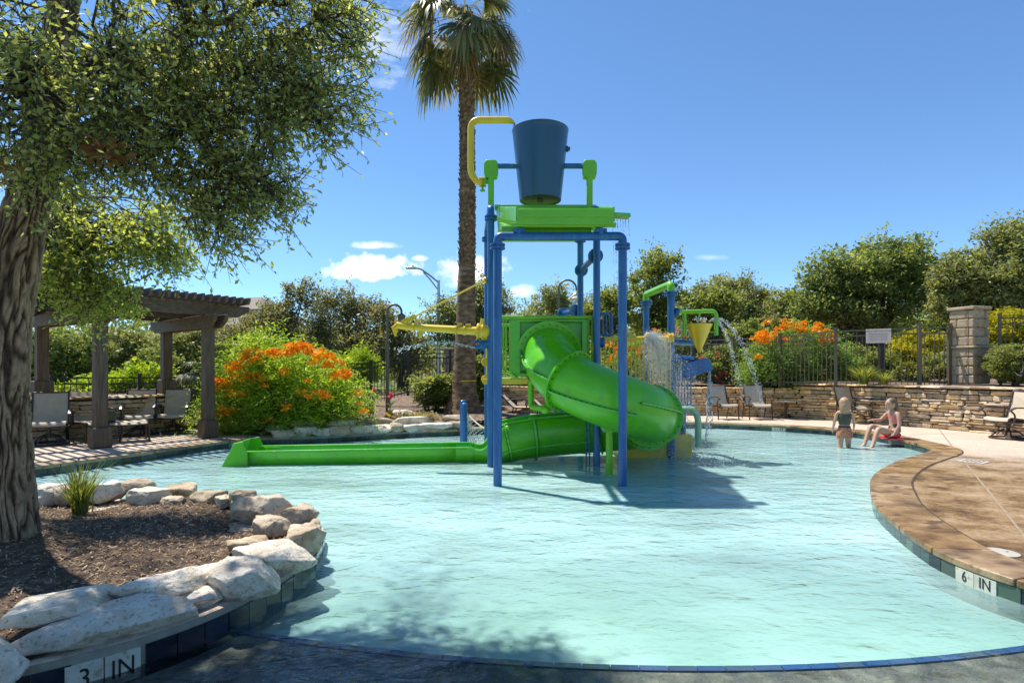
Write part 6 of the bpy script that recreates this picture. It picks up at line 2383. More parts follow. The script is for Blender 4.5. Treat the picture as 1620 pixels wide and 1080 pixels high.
def poinciana(label, base, lobes, leaf_m, heads, per=150, clumps=150, leaf=0.075, group=None, cr=0.30):
    t = thing('flowering_shrub', label, 'flowering shrub', base, 0, group)
    C = np.concatenate([blob_centres(c, r, int(clumps * sh), seed=i + 40, shell=0.6, lump=0.2) for i, (c, r, sh) in enumerate(lobes)])
    C = C[C[:, 2] > base[2] + 0.08]
    # feathery fronds: leaflets strung on arching stalks
    n = len(C)
    fr = per // 12
    c0 = np.array([base[0], base[1], base[2] + 0.2])
    out = unit(C - c0)
    P, D = [], []
    for f in range(fr):
        d = unit(out + rng.normal(size=(n, 3)) * 0.55)
        side = unit(np.cross(d, np.array([0, 0, 1.0]) + rng.normal(size=(n, 3)) * 0.2))
        st = C + rng.normal(size=(n, 3)) * cr * 0.45
        L = cr * 1.5
        for k in range(6):
            u_ = (k + 0.5) / 6
            pt = st + d * L * u_ + np.array([0, 0, -1.0]) * L * 0.45 * u_ ** 2
            for sgn in (-1, 1):
                P.append(pt)
                D.append(side * sgn + d * 0.4)
    V, Fq = leaf_arrays(np.concatenate(P), leaf, aspect=0.30, up=0.8, dirs=np.concatenate(D), jit=0.25)
    np_obj('foliage', V, Fq, leaf_m, t)
    mb = MB()
    for i in rng.choice(n, min(26, n), replace=False):
        pl = limb_path(Vector(base) - Vector((0, 0, 0.1)), Vector(C[i]), 0.08, 0.06, 5, int(i))
        mb.tube(pl, [0.022 * (1 - 0.75 * j / 5) for j in range(6)], 5)
    obj('stems', mb, 'bark2', t)
    for i, (p, s_) in enumerate(heads):
        place(HEADS[i % 5], 'flower_head', t, p, (random.uniform(-0.3, 0.3), random.uniform(-0.3, 0.3), random.uniform(0, 6)), (s_, s_, s_))
    return t


def heads_on(spots, Y, jy=0.25, s=1.0, ymin=None):
    """spots: (px, py, spread x, spread y, count) patches of flower heads over the near face of a shrub"""
    out = []
    for px, py, sx_, sy, n in spots:
        for _ in range(n):
            out.append((at(px + random.gauss(0, sx_), py + random.gauss(0, sy), Y + random.uniform(-jy, jy)), s * random.uniform(0.75, 1.25)))
    return out


YL = 13.1
b0 = at(452, 640, YL)
poinciana('large feathery green shrub crowned with orange flowers left of the slide trough', (b0.x, YL, 0.25),
          [lobe(452, 620, YL, 90, 58, ry=0.9, sh=0.5), lobe(440, 580, YL, 72, 34, ry=0.8, sh=0.2), lobe(520, 645, YL - 0.2, 46, 36, ry=0.7, sh=0.18), lobe(380, 650, YL - 0.3, 40, 46, ry=0.6, sh=0.18), lobe(450, 668, YL - 0.45, 80, 28, ry=0.5, sh=0.25)], 'lf_poin',
          heads_on([(462, 556, 10, 3, 7), (485, 556, 8, 4, 8), (508, 566, 8, 5, 8), (428, 560, 10, 4, 8), (398, 568, 8, 4, 6), (372, 580, 7, 4, 6), (525, 578, 6, 4, 5), (360, 606, 5, 5, 4), (398, 600, 8, 4, 4), (420, 604, 4, 3, 2), (450, 590, 4, 4, 2), (347, 614, 3, 5, 4), (350, 648, 4, 6, 3),
                    (530, 596, 6, 6, 3), (548, 592, 4, 4, 3), (492, 614, 8, 8, 2), (520, 626, 10, 5, 3), (470, 640, 8, 8, 1), (380, 625, 10, 6, 2), (562, 630, 6, 5, 2), (574, 654, 5, 4, 2), (425, 663, 3, 3, 1), (358, 650, 5, 5, 2), (500, 632, 10, 10, 2)], YL - 1.05, 0.12, 1.15), per=230, clumps=250, leaf=0.085, cr=0.36)
YR = 16.9
b0 = at(1255, 600, YR + 0.4)
poinciana('rounded feathery shrub topped with orange flowers on the raised bed by the fence', (b0.x, YR + 0.6, 1.16),
          [lobe(1256, 570, YR + 0.8, 70, 44, ry=0.9, sh=0.9), lobe(1300, 575, YR + 0.5, 38, 34, ry=0.6, sh=0.35), lobe(1240, 590, YR + 0.4, 56, 26, ry=0.6, sh=0.4)], 'lf_poin_d',
          heads_on([(1225, 530, 16, 6, 12), (1260, 520, 20, 8, 14), (1290, 527, 14, 8, 9), (1210, 540, 8, 6, 7), (1312, 540, 8, 8, 8), (1320, 560, 6, 8, 4), (1327, 580, 8, 6, 5), (1332, 596, 9, 5, 6), (1322, 598, 6, 3, 3), (1262, 540, 20, 6, 6), (1195, 563, 4, 3, 2), (1212, 572, 3, 3, 1)], YR + 0.10, 0.25, 1.2), per=170, clumps=150, leaf=0.085, cr=0.34)
YB_ = 18.6
b0 = at(985, 600, YB_ + 0.6)
poinciana('orange flowering shrub seen through the yellow railing', (b0.x, YB_ + 0.6, 1.05),
          [lobe(985, 575, YB_ + 0.6, 62, 34, ry=0.6)], 'lf_poin_d', heads_on([(985, 550, 26, 9, 18), (1020, 556, 20, 12, 10), (960, 570, 10, 14, 6)], YB_, 0.3, 1.1), per=130, clumps=70, leaf=0.085, cr=0.32)
b0 = at(1072, 560, 21.5)
poinciana('small orange flowering shrub far behind the yellow cone', (b0.x, 21.5, 1.1), [lobe(1068, 540, 21.5, 40, 20, ry=0.6)], 'lf_poin_d', heads_on([(1060, 526, 14, 4, 10), (1085, 528, 12, 4, 8)], 21.0, 0.3, 1.0), per=100, clumps=40, leaf=0.09, cr=0.3)

# other planting on the right bed
p = at(1185, 560, 18.4)
tree('shrub', 'bright green leafy shrub left of the orange flowering shrub', (p.x, 18.9, 1.06), [lobe(1186, 545, 18.9, 28, 42, ry=0.5)], 'lf_fresh', 0.10, 80, 110, 0.27, 0.04, 0.5, 3, cat='bush', upn=0.8)
p = at(1148, 580, 18.3)
sh = tree('shrub', 'dark bronze green shrub with tiny red flowers above the lounge chairs', (p.x, 19.0, 1.04), [lobe(1146, 578, 19.0, 42, 32, ry=0.5), lobe(1180, 590, 18.9, 24, 20, ry=0.4, sh=0.4)], 'lf_dark', 0.075, 140, 110, 0.25, 0.04, 0.4, 3, cat='bush')
rh = [flower_head_mesh(90 + i, 0.04, 14, 'fl_red') for i in range(2)]
for i in range(14):
    q = at(1148 + random.gauss(0, 24), 585 + random.gauss(0, 13), 18.45)
    place(rh[i % 2], 'flower_head', sh, q, (0, 0, i), (1, 1, 1))
p = at(1232, 600, 18)
tree('shrub', 'dark green shrub at the foot of the orange flowering shrub on the wall', (p.x, 18.0, 1.1), [lobe(1225, 590, 17.9, 44, 20, ry=0.4)], 'lf_poin_d', 0.07, 70, 100, 0.25, 0.03, 0.3, 2, cat='bush')
p = at(1600, 590, 13.3)
tree('round_shrub', 'clipped round light green shrub right of the stone pillar', (p.x + 0.05, 13.4, 1.2), [lobe(1605, 574, 13.3, 32, 30, ry=0.5)], 'lf_box', 0.045, 190, 170, 0.13, 0.03, 0.3, 3, cat='bush', shell=0.8, lump=0.06)


def blades(name, label, base, n, h, spread, m, w=0.012, cat='grass clump', seed=1, group=None, parent=None, arch=0.5):
    """arching strap leaves from one crown, four segments each"""
    st = np.random.default_rng(seed)
    V, Fq = [], []
    for i in range(n):
        an = st.uniform(0, 2 * math.pi)
        tl = st.uniform(0.1, 1.0) * spread
        hh = h * st.uniform(0.55, 1.1)
        d = np.array([math.cos(an), math.sin(an), 0])
        s_ = np.array([-math.sin(an), math.cos(an), 0])
        b = np.array(base) + d * 0.05 * st.random() * (spread / 0.3) + s_ * st.normal() * 0.03
        k0 = len(V)
        for j in range(5):
            u_ = j / 4
            p = b + d * tl * u_ ** 1.6 + np.array([0, 0, hh * (u_ - arch * 0.45 * u_ ** 3)])
            ww = w * (1 - u_ ** 2 * 0.92)
            V += [p - s_ * ww, p + s_ * ww]
        for j in range(4):
            a = k0 + j * 2
            Fq.append((a, a + 1, a + 3, a + 2))
    o = np_obj(name, np.array(V), np.array(Fq), m, parent)
    if label:
        tag(o, label, cat, group)
    return o


p = at(1370, 604, 14.9)
blades('grass_clump', 'arching green grass clump in front of the bronze fence below the notice', (p.x, 15.0, 1.17), 240, 0.62, 0.55, 'lf_reed', 0.014, seed=3)
p = at(1398, 604, 14.6)
blades('grass_clump', 'smaller arching grass clump right of the one below the notice', (p.x, 14.6, 1.17), 130, 0.40, 0.42, 'lf_reed', 0.012, seed=4)
p = at(127, 815, 5.35)
gc = blades('grass_clump', 'upright dark green grass clump in the near mulch bed beside the boulders', (p.x, 5.35, 0.17), 170, 0.52, 0.30, 'lf_reed', 0.006, seed=5, arch=0.2)
bf = np.random.default_rng(2)
leaves('flower', np.array([[0.02, 0.0, 0.50], [-0.05, 0.02, 0.44], [-0.04, 0.0, 0.47]]) + np.array([p.x, 5.3, 0.17]), 0.05, 'fl_blue', gc, aspect=0.5)

# left bed planting
p = at(690, 620, 16.2)
tree('shrub', 'glossy green shrub left of the palm trunk', (p.x, 16.3, 0.42), [lobe(685, 622, 16.3, 34, 26, ry=0.5, sh=0.7), lobe(705, 612, 16.4, 22, 26, ry=0.4, sh=0.3)], 'lf_fresh', 0.10, 90, 100, 0.26, 0.04, 0.4, 3, cat='bush', upn=0.9)
p = at(752, 605, 16.8)
tree('shrub', 'glossy green shrub right of the palm trunk behind the tower post', (p.x, 16.9, 0.45), [lobe(755, 600, 16.9, 18, 36, ry=0.4)], 'lf_fresh', 0.10, 60, 100, 0.24, 0.04, 0.4, 3, cat='bush', upn=0.9)
p = at(830, 610, 19.4)
tree('shrub', 'dark green hedge shrub above the low wall behind the slide mouth', (p.x, 19.6, 1.0), [lobe(830, 612, 19.5, 60, 12, ry=0.4), lobe(880, 600, 19.6, 50, 16, ry=0.4, sh=0.7)], 'lf_oak', 0.09, 110, 100, 0.26, 0.04, 0.3, 3, cat='bush')
p = at(655, 660, 14.4)
cv = leaves('ground_cover', clump_points(np.array([[p.x + dx_, 14.3 + dy_, 0.36] for dx_ in (-0.35, -0.15, 0.05, 0.25, 0.42) for dy_ in (-0.1, 0.15)]), 150, 0.22, 0.7), 0.05, 'lf_cover', None, kind='stuff', aspect=0.7)
tag(cv, 'low pale brown green ground cover behind the rocks left of the palm', 'ground cover')


def canna(label, px, py, Y, h, seed, red=True):
    b = at(px, py, Y)
    base = (b.x, Y, left_bed_z(b.x, Y))
    t = thing('canna_plant', label, 'canna', base)
    st = random.Random(seed)
    V, Fq = [], []
    for i in range(11):
        an = st.uniform(0, 6.28)
        z0 = base[2] + h * st.uniform(0.1, 0.75)
        d = np.array([math.cos(an), math.sin(an), 0])
        s_ = np.array([-math.sin(an), math.cos(an), 0])
        L = h * st.uniform(0.35, 0.55)
        k0 = len(V)
        for j in range(6):
            u_ = j / 5
            p = np.array([base[0], base[1], z0]) + d * L * 0.6 * u_ + np.array([0, 0, L * (0.9 * u_ - 0.5 * u_ * u_)])
            ww = L * 0.22 * math.sin(math.pi * (0.06 + 0.9 * u_))
            V += [p - s_ * ww, p + s_ * ww]
        for j in range(5):
            a = k0 + j * 2
            Fq.append((a, a + 1, a + 3, a + 2))
    np_obj('leaves', np.array(V), np.array(Fq), 'lf_canna' if red else 'lf_fresh', t)
    obj('stem', MB().tube([base, (base[0], base[1], base[2] + h)], 0.012, 6), 'bark2', t)
    if red:
        place(rh[0], 'flower_head', t, (base[0], base[1], base[2] + h * 1.02), None, (1.5, 1.5, 1.7))
    return t


canna('red flowered canna with bronze leaves beside the gooseneck lamp post', 617, 672, 13.6, 0.66, 1)
canna('red flowered canna with dark leaves left of the lamp post', 590, 660, 14.4, 0.7, 2)
canna('green leaved canna behind the pale rocks right of the orange shrub', 584, 682, 13.3, 0.55, 3, False)
# scattered small leaves and bark on the left bed
P = np.array([[random.uniform(-5.5, 0.2), random.uniform(13.0, 17.0), 0] for _ in range(1500)])
P[:, 2] = [left_bed_z(x, y) + 0.01 for x, y, _ in P]
lt = leaves('leaf_litter', P, 0.06, 'chip', None, kind='stuff', aspect=0.5, up=3)
tag(lt, 'brown leaf and bark litter on the bed round the palm', 'litter')


# ------------------------------------------------------------------ palms
def fan_frond(tip_dir, petiole, rad, nseg, droop, seed, dry=False, limp=1.0):
    """mesh arrays of one fan leaf at the origin; tip_dir: unit direction of the petiole"""
    st = np.random.default_rng(seed)
    d = np.array(tip_dir, float)
    d /= np.linalg.norm(d)
    V, Fq = [], []
    side = np.cross(d, [0, 0, 1.0])
    if np.linalg.norm(side) < 1e-3:
        side = np.array([1.0, 0, 0])
    side /= np.linalg.norm(side)
    upv = np.cross(side, d)
    # petiole
    prev = np.zeros(3)
    pts = []
    for j in range(6):
        u_ = j / 5
        pts.append(d * petiole * u_ + np.array([0, 0, -1.0]) * droop * petiole * 0.35 * u_ ** 2)
    for a, b in zip(pts, pts[1:]):
        k0 = len(V)
        w = 0.018
        V += [a - side * w, a + side * w, b + side * w, b - side * w]
        Fq.append((k0, k0 + 1, k0 + 2, k0 + 3))
    hub = pts[-1]
    d2 = pts[-1] - pts[-2]
    d2 /= np.linalg.norm(d2)
    up2 = np.cross(side, d2)
    for i in range(nseg):
        a = (i / (nseg - 1) - 0.5) * math.radians(215)
        L = rad * (0.78 + 0.22 * math.cos(a * 0.8)) * st.uniform(0.88, 1.08)
        dr = d2 * math.cos(a) + side * math.sin(a)
        sd = -d2 * math.sin(a) + side * math.cos(a)
        fold = up2 * 0.03 * (1 if i % 2 else -1)
        k0 = len(V)
        w0 = rad * (0.026 if dry else 0.042)
        hang = st.uniform(0.5, 1.3) * limp
        for j in range(6):
            u_ = j / 5
            p = hub + dr * L * (u_ - 0.10 * hang * u_ ** 3) + fold * math.sin(u_ * 2.2) + np.array([0, 0, -1.0]) * L * 0.42 * hang * max(0, u_ - 0.35) ** 1.7
            w = w0 * (1.0 if u_ < 0.55 else (1 - (u_ - 0.55) / 0.45) ** 0.8) * (0.35 + 1.1 * min(u_, 0.55))
            V += [p - sd * w, p + sd * w]
        for j in range(5):
            b = k0 + j * 2
            Fq.append((b, b + 1, b + 3, b + 2))
    return np.array(V), np.array(Fq)


def palm(label, base, crown, trunk, nfr, ndry, pet, rad, skirt_z, seed=3, boots=True):
    base, crown = Vector(base), Vector(crown)
    t = thing('palm_tree', label, 'palm tree', base)
    # trunk
    prof = trunk
    n = 28
    m = 90
    V = []
    H = crown.z - base.z
    for i in range(m + 1):
        u_ = i / m
        z = base.z - 0.1 + (H + 0.1) * u_
        c = base.lerp(crown, u_)
        c.x += 0.10 * math.sin(u_ * 3.0)
        r = 0
        for (u0, r0), (u1, r1) in zip(prof, prof[1:]):
            if u0 <= u_ <= u1:
                r = r0 + (r1 - r0) * (u_ - u0) / (u1 - u0)
        for j in range(n):
            a = 2 * math.pi * j / n
            rr = r * (1 + 0.05 * noise.noise(Vector((math.cos(a) * 2, math.sin(a) * 2, z * 9))) + (0.02 * math.sin(z * 70) if u_ < 0.4 else 0))
            V.append((c.x + rr * math.cos(a), c.y + rr * math.sin(a), z))
    Fq = [(i * n + j, i * n + (j + 1) % n, (i + 1) * n + (j + 1) % n, (i + 1) * n + j) for i in range(m) for j in range(n)]
    tr_ = np_obj('trunk', np.array(V), np.array(Fq), 'palmbark', t, smooth=True)
    # old leaf bases (boots)
    st = random.Random(seed)
    if boots:
        mb = MB()
        k = 0
        zz = base.z + H * 0.36
        while zz < crown.z - 0.05:
            u_ = (zz - base.z) / H
            r = 0
            for (u0, r0), (u1, r1) in zip(prof, prof[1:]):
                if u0 <= u_ <= u1:
                    r = r0 + (r1 - r0) * (u_ - u0) / (u1 - u0)
            c = base.lerp(crown, u_)
            cx_ = c.x + 0.10 * math.sin(u_ * 3.0)
            for _ in range(1):
                a = k * 2.399
                dx_, dy_ = math.cos(a), math.sin(a)
                w = st.uniform(0.05, 0.085)
                l = st.uniform(0.10, 0.18)
                o_ = st.uniform(0.018, 0.055) * (1.0 + 1.2 * max(0, u_ - 0.75))
                p = Vector((cx_ + dx_ * r * 0.95, c.y + dy_ * r * 0.95, zz))
                s_ = Vector((-dy_, dx_, 0))
                q = Vector((cx_ + dx_ * (r + o_), c.y + dy_ * (r + o_), zz + l))
                tilt = s_ * st.uniform(-0.05, 0.05)
                vs = [p - s_ * w, p + s_ * w, q + s_ * w * 0.5 + tilt, q - s_ * w * 0.5 + tilt, q + s_ * w * 0.4 + tilt - Vector((dx_, dy_, 0)) * 0.03, q - s_ * w * 0.4 + tilt - Vector((dx_, dy_, 0)) * 0.03]
                mb.add(vs, [(0, 1, 2, 3), (3, 2, 4, 5), (0, 3, 5), (1, 4, 2)])
            zz += 0.0125
            k += 1
        obj('leaf_boots', mb, 'palmbark', tr_, angle=0, kind='stuff')
    for i in range(nfr + ndry):
        dry = i >= nfr
        a = i * 2.399 + st.uniform(-0.3, 0.3)
        if dry:
            el = st.uniform(-1.5, -1.1) if i % 4 == 0 else st.uniform(-0.5, 0.5)
        else:
            el = 1.15 - 1.95 * (i / nfr) ** 0.8 + st.uniform(-0.22, 0.22)
        d = (math.cos(a) * math.cos(el), math.sin(a) * math.cos(el), math.sin(el))
        pv, fq = fan_frond(d, pet * st.uniform(0.8, 1.15) * ((0.5 if el < -1 else 0.95) if dry else 1), rad * st.uniform(0.85, 1.2) * (0.85 if dry else 1), 20 if dry else 34, 1.2, seed * 100 + i, dry, st.uniform(2.0, 3.2) if dry else st.uniform(1.4, 2.8))
        o = np_obj('frond', pv + np.array(crown) + np.array([0.10 * math.sin(3.0), 0, st.uniform(-0.25, 0.15) - (0.2 if dry else 0)]), fq, 'lf_palm_dry' if dry else 'lf_palm', t)
    return t


pb = at(733, 655, 16.0)
pc = at(731, 62, 16.0)
prof = [(0.0, 0.55), (0.03, 0.46), (0.06, 0.35), (0.13, 0.31), (0.25, 0.27), (0.36, 0.24), (0.37, 0.22), (0.75, 0.195), (0.9, 0.21), (1.0, 0.18)]
pc = at(740, 24, 16.0)
palm('tall fan palm with a rough husky trunk behind the tower', (pb.x, 16.0, 0.38), (pc.x - 0.1, 16.0, pc.z), prof, 18, 22, 1.2, 1.1, 0, 3)
# root collar of the palm: bulging fibrous skirt
mb = MB()
V = []
for i in range(15):
    u_ = i / 14
    for j in range(40):
        a = 2 * math.pi * j / 40
        r = (0.60 - 0.27 * u_ ** 0.8) * (1 + 0.16 * noise.noise(Vector((math.cos(a) * 2, math.sin(a) * 2, u_ * 2))) + 0.08 * noise.noise(Vector((math.cos(a) * 9, math.sin(a) * 9, u_ * 9))))
        V.append((pb.x + r * math.cos(a), 16 + r * math.sin(a), 0.3 + 0.62 * u_))
mb.add(V, [(i * 40 + j, i * 40 + (j + 1) % 40, (i + 1) * 40 + (j + 1) % 40, (i + 1) * 40 + j) for i in range(14) for j in range(40)])
PT = [o for o in bpy.data.objects if o.name == 'palm_tree'][0]
obj('root_collar', mb, 'palmbark', PT, angle=80)
obj('trunk_band', MB().lathe([(0.332, -0.012), (0.342, -0.012), (0.342, 0.012), (0.332, 0.012)], (pb.x + 0.03, 16, at(733, 602, 16).z), 28), 'yellow', PT)
# short fan palm beside the pergola
q = at(306, 640, 15.4)
palm('short fan palm with a shaggy dark trunk behind the right pergola post', (q.x, 15.4, 0.3), (q.x, 15.4, at(306, 590, 15.4).z), [(0, 0.24), (0.5, 0.26), (1.0, 0.24)], 22, 6, 0.4, 0.42, 0, 8, boots=True)

# ================================================================== boulders round the near bed and the far edge
def boulder_mesh(sx, sy, sz, seed, m, sub=4, cuts=9, rough=0.06):
    """quarried rock: a sphere pressed against random planes, then weathered"""
    rnd = random.Random(seed)
    bm = bmesh.new()
    bmesh.ops.create_icosphere(bm, subdivisions=sub, radius=1.0)
    planes = [(Vector((0, 0, 1)), 0.62), (Vector((0, 0, -1)), 0.6)]
    for _ in range(cuts):
        n = Vector((rnd.gauss(0, 1), rnd.gauss(0, 1), rnd.gauss(0, 0.7))).normalized()
        planes.append((n, rnd.uniform(0.56, 0.76)))
    off = Vector((rnd.uniform(0, 50), rnd.uniform(0, 50), rnd.uniform(0, 50)))
    for v in bm.verts:
        p = v.co.copy()
        for n, d in planes:
            e = p.dot(n) - d
            if e > 0:
                p -= n * e * 0.985
        p *= 1.42
        q = Vector((p.x * sx, p.y * sy, p.z * sz))
        w = min(sx, sy, sz)
        dn = p.normalized()
        f = noise.fractal(q * (1.6 / max(sx, sy)) * 1.6 + off, 0.9, 2.1, 5) * rough * 0.75
        f += (abs(noise.noise(q * 9 + off)) - 0.25) * rough * 0.7
        f -= max(0.0, 0.10 - abs(noise.noise(Vector((q.x * 5, q.y * 5, q.z * 9)) + off))) * 0.22
        f += noise.noise(q * 34 + off) * 0.014
        v.co = q + dn * f * (w + 0.12)
    me = bpy.data.meshes.new('boulder')
    bm.to_mesh(me)
    bm.free()
    me.polygons.foreach_set('use_smooth', [True] * len(me.polygons))
    me.materials.append(M[m])
    return me


rocks = thing('rock_border', 'border of pale limestone boulders round the near mulch bed', 'rock border', (-2.2, 4.0, 0.1))
# (left, right, top, base in photo pixels; depth in metres; height of its foot above the water; material; turn)
# front stones: (ends of the foot in photo pixels; height of the foot; depth, height, material)
FRONT = [
    (-70, 1120, 32, 1074, 0.10, 0.30, 0.20, 'limestone'),
    (40, 1064, 306, 984, 0.098, 0.26, 0.17, 'limestone'),
    (36, 1010, 178, 954, 0.21, 0.26, 0.11, 'limestone'),
    (178, 962, 346, 922, 0.21, 0.22, 0.10, 'limestone'),
    (280, 982, 360, 956, 0.098, 0.18, 0.12, 'limestone'),
    (360, 966, 438, 936, 0.098, 0.36, 0.22, 'limestone'),
    (436, 926, 492, 888, 0.10, 0.40, 0.20, 'limestone'),
]
for i, (xa, ya, xb, yb, zf, dep, h, m) in enumerate(FRONT):
    a_, b_ = ground_at(xa, ya, zf), ground_at(xb, yb, zf)
    d = (b_ - a_)
    ln = d.length
    d.normalize()
    nn = Vector((-d.y, d.x, 0))
    c = (a_ + b_) / 2 + nn * dep * 0.38 + Vector((0, 0, h * 0.5))
    me = boulder_mesh(ln / 2 * 1.12, dep / 2 * 1.08, h / 2 * 1.12, 100 + i, m, 5, cuts=13, rough=0.06)
    place(me, 'boulder', rocks, c, (random.uniform(-0.05, 0.05), random.uniform(-0.04, 0.04), math.atan2(d.y, d.x)))
# (left, right, top, base in photo pixels; depth in metres; height of its foot above the water; material; turn)
NEAR = [
    (362, 432, 852, 876, 0.20, 0.19, 'tanstone', 0.2),
    (446, 513, 828, 886, 0.26, 0.11, 'tanstone', -0.5),
    (478, 512, 822, 870, 0.20, 0.10, 'tanstone', 0.4),
    (396, 456, 814, 852, 0.24, 0.17, 'tanstone', 0.3),
    (448, 500, 798, 832, 0.26, 0.16, 'tanstone', -0.2),
    (382, 458, 782, 826, 0.26, 0.17, 'tanstone', 0.2),
    (363, 411, 774, 812, 0.24, 0.16, 'tanstone', 0.5),
    (340, 370, 784, 807, 0.20, 0.17, 'tanstone', 0.3),
    (300, 356, 774, 803, 0.24, 0.16, 'tanstone', 0.0),
    (260, 311, 765, 791, 0.28, 0.17, 'tanstone', 0.2),
    (258, 294, 790, 803, 0.16, 0.17, 'tanstone', 0.1),
    (200, 264, 771, 803, 0.26, 0.16, 'limestone', -0.1),
    (190, 246, 756, 788, 0.28, 0.16, 'tanstone', 0.2),
    (148, 192, 760, 797, 0.28, 0.16, 'limestone', 0.0),
    (94, 150, 764, 799, 0.26, 0.16, 'tanstone', 0.3),
    (52, 102, 764, 804, 0.28, 0.16, 'limestone', 0.1),
    (-10, 54, 766, 806, 0.30, 0.16, 'tanstone', 0.0),
]
for i, (x0, x1, yt, yb, dep, zf, m, rz) in enumerate(NEAR):
    Yb = (EYE - zf) * F / (yb - HY)
    Yc = Yb + dep * 0.5
    w = (x1 - x0) / F * Yc
    slope = ((yt + yb) / 2 - HY) / F
    h = max(0.09, (yb - yt) * Yb / F - dep * slope * 0.62)
    c = Vector((((x0 + x1) / 2 - CX) / F * Yc, Yc, zf + h * 0.48))
    ln = max(0.10, (w - dep * abs(math.sin(rz)) * 0.75) / max(0.45, math.cos(rz)))
    me = boulder_mesh(ln / 2 * 1.02, dep / 2 * 1.05, h / 2 * 1.12, 130 + i, m, 4, cuts=12, rough=0.085)
    place(me, 'boulder', rocks, c, (0, 0, rz))
# far edge: two loose courses of pale rock left of the tower
far_rocks = thing('rock_border', 'border of pale rocks along the far pool edge between the orange shrub and the tower', 'rock border', (-3.0, 12.9, 0.15))
FARR = []
s0, s1 = arc[i_far] + 0.2, arc[i_left] - 1.45
s = s0 - 0.5
k = 0
while s < s1 + 0.2:
    L = random.uniform(0.32, 0.66)
    p, n, d = on_outline(s + L / 2)
    hgt = random.uniform(0.15, 0.22)
    me = boulder_mesh(L / 2 * 1.12, 0.19, hgt / 2 * 1.2, 300 + k, 'tanstone' if k % 3 == 0 else 'limestone', 3, 7, 0.07)
    place(me, 'boulder', far_rocks, (p.x + n.x * 0.19, p.y + n.y * 0.19, 0.125 + hgt * 0.48), (0, 0, math.atan2(d.y, d.x) + random.uniform(-0.15, 0.15)))
    if k % 2 == 0:
        L2 = random.uniform(0.4, 0.75)
        me = boulder_mesh(L2 / 2 * 1.1, 0.17, 0.11, 360 + k, 'tanstone' if k % 4 == 0 else 'limestone', 3, 7, 0.07)
        place(me, 'boulder', far_rocks, (p.x + n.x * 0.52, p.y + n.y * 0.52, 0.33 + random.uniform(0, 0.05)), (0, 0, math.atan2(d.y, d.x) + random.uniform(-0.2, 0.2)))
    s += L * 0.97
    k += 1
# a few pale stones inside the bed
for px, py, Y in ((640, 662, 14.9), (560, 675, 13.6), (500, 684, 12.9), (470, 682, 12.8), (445, 690, 12.5)):
    q = at(px, py, Y)
    me = boulder_mesh(0.26, 0.16, 0.10, int(px), 'limestone', 3, 7, 0.07)
    place(me, 'boulder', far_rocks, (q.x, q.y, left_bed_z(q.x, q.y) + 0.06), (0, 0, random.uniform(-0.4, 0.4)))

# shredded bark mulch
N = 26000
X = rng.uniform(-6.5, -1.45, N * 2)
Yy = rng.uniform(2.3, 6.4, N * 2)
poly = [(p.x, p.y) for p in OUT[i_bed:i_end]]


def in_poly(xs_, ys_, P):
    ins = np.zeros(len(xs_), bool)
    n = len(P)
    for i in range(n):
        (ax, ay), (bx_, by_) = P[i], P[(i + 1) % n]
        if ay == by_:
            continue
        c = ((ay > ys_) != (by_ > ys_)) & (xs_ < (bx_ - ax) * (ys_ - ay) / (by_ - ay) + ax)
        ins ^= c
    return ins


shr = [(cxb + (x - cxb) * 0.955, cyb + (y - cyb) * 0.93) for x, y in poly]
ok = in_poly(X, Yy, shr)
X, Yy = X[ok][:N], Yy[ok][:N]
Z = np.array([near_bed_z(x, y) for x, y in zip(X, Yy)]) + rng.uniform(0.0, 0.014, len(X))
n = len(X)
a = rng.uniform(0, 2 * np.pi, n)
L = rng.uniform(0.010, 0.045, n) * (1 + 0.6 * (rng.random(n) < 0.1))
W = rng.uniform(0.003, 0.011, n)
tz = rng.normal(size=n) * 0.28
d = np.stack([np.cos(a), np.sin(a), tz], 1)
s_ = np.stack([-np.sin(a), np.cos(a), rng.normal(size=n) * 0.35], 1)
C0 = np.stack([X, Yy, Z + 0.004], 1)
V = np.empty((n, 4, 3))
for k_, (e, f_) in enumerate(((-1, -1), (1, -0.6), (1, 0.7), (-0.9, 1))):
    V[:, k_] = C0 + d * (L * e / 2)[:, None] + s_ * (W * f_ / 2)[:, None]
mc = np_obj('mulch_chips', V.reshape(-1, 3), np.arange(n * 4).reshape(n, 4), 'chip', None, kind='stuff')
tag(mc, 'shredded bark mulch covering the near bed', 'mulch')


# ================================================================== near tree
NT = thing('shade_tree', 'big rough barked shade tree in the near mulch bed with leaves hanging over the pool', 'tree', (-3.72, 4.2, 0.2))


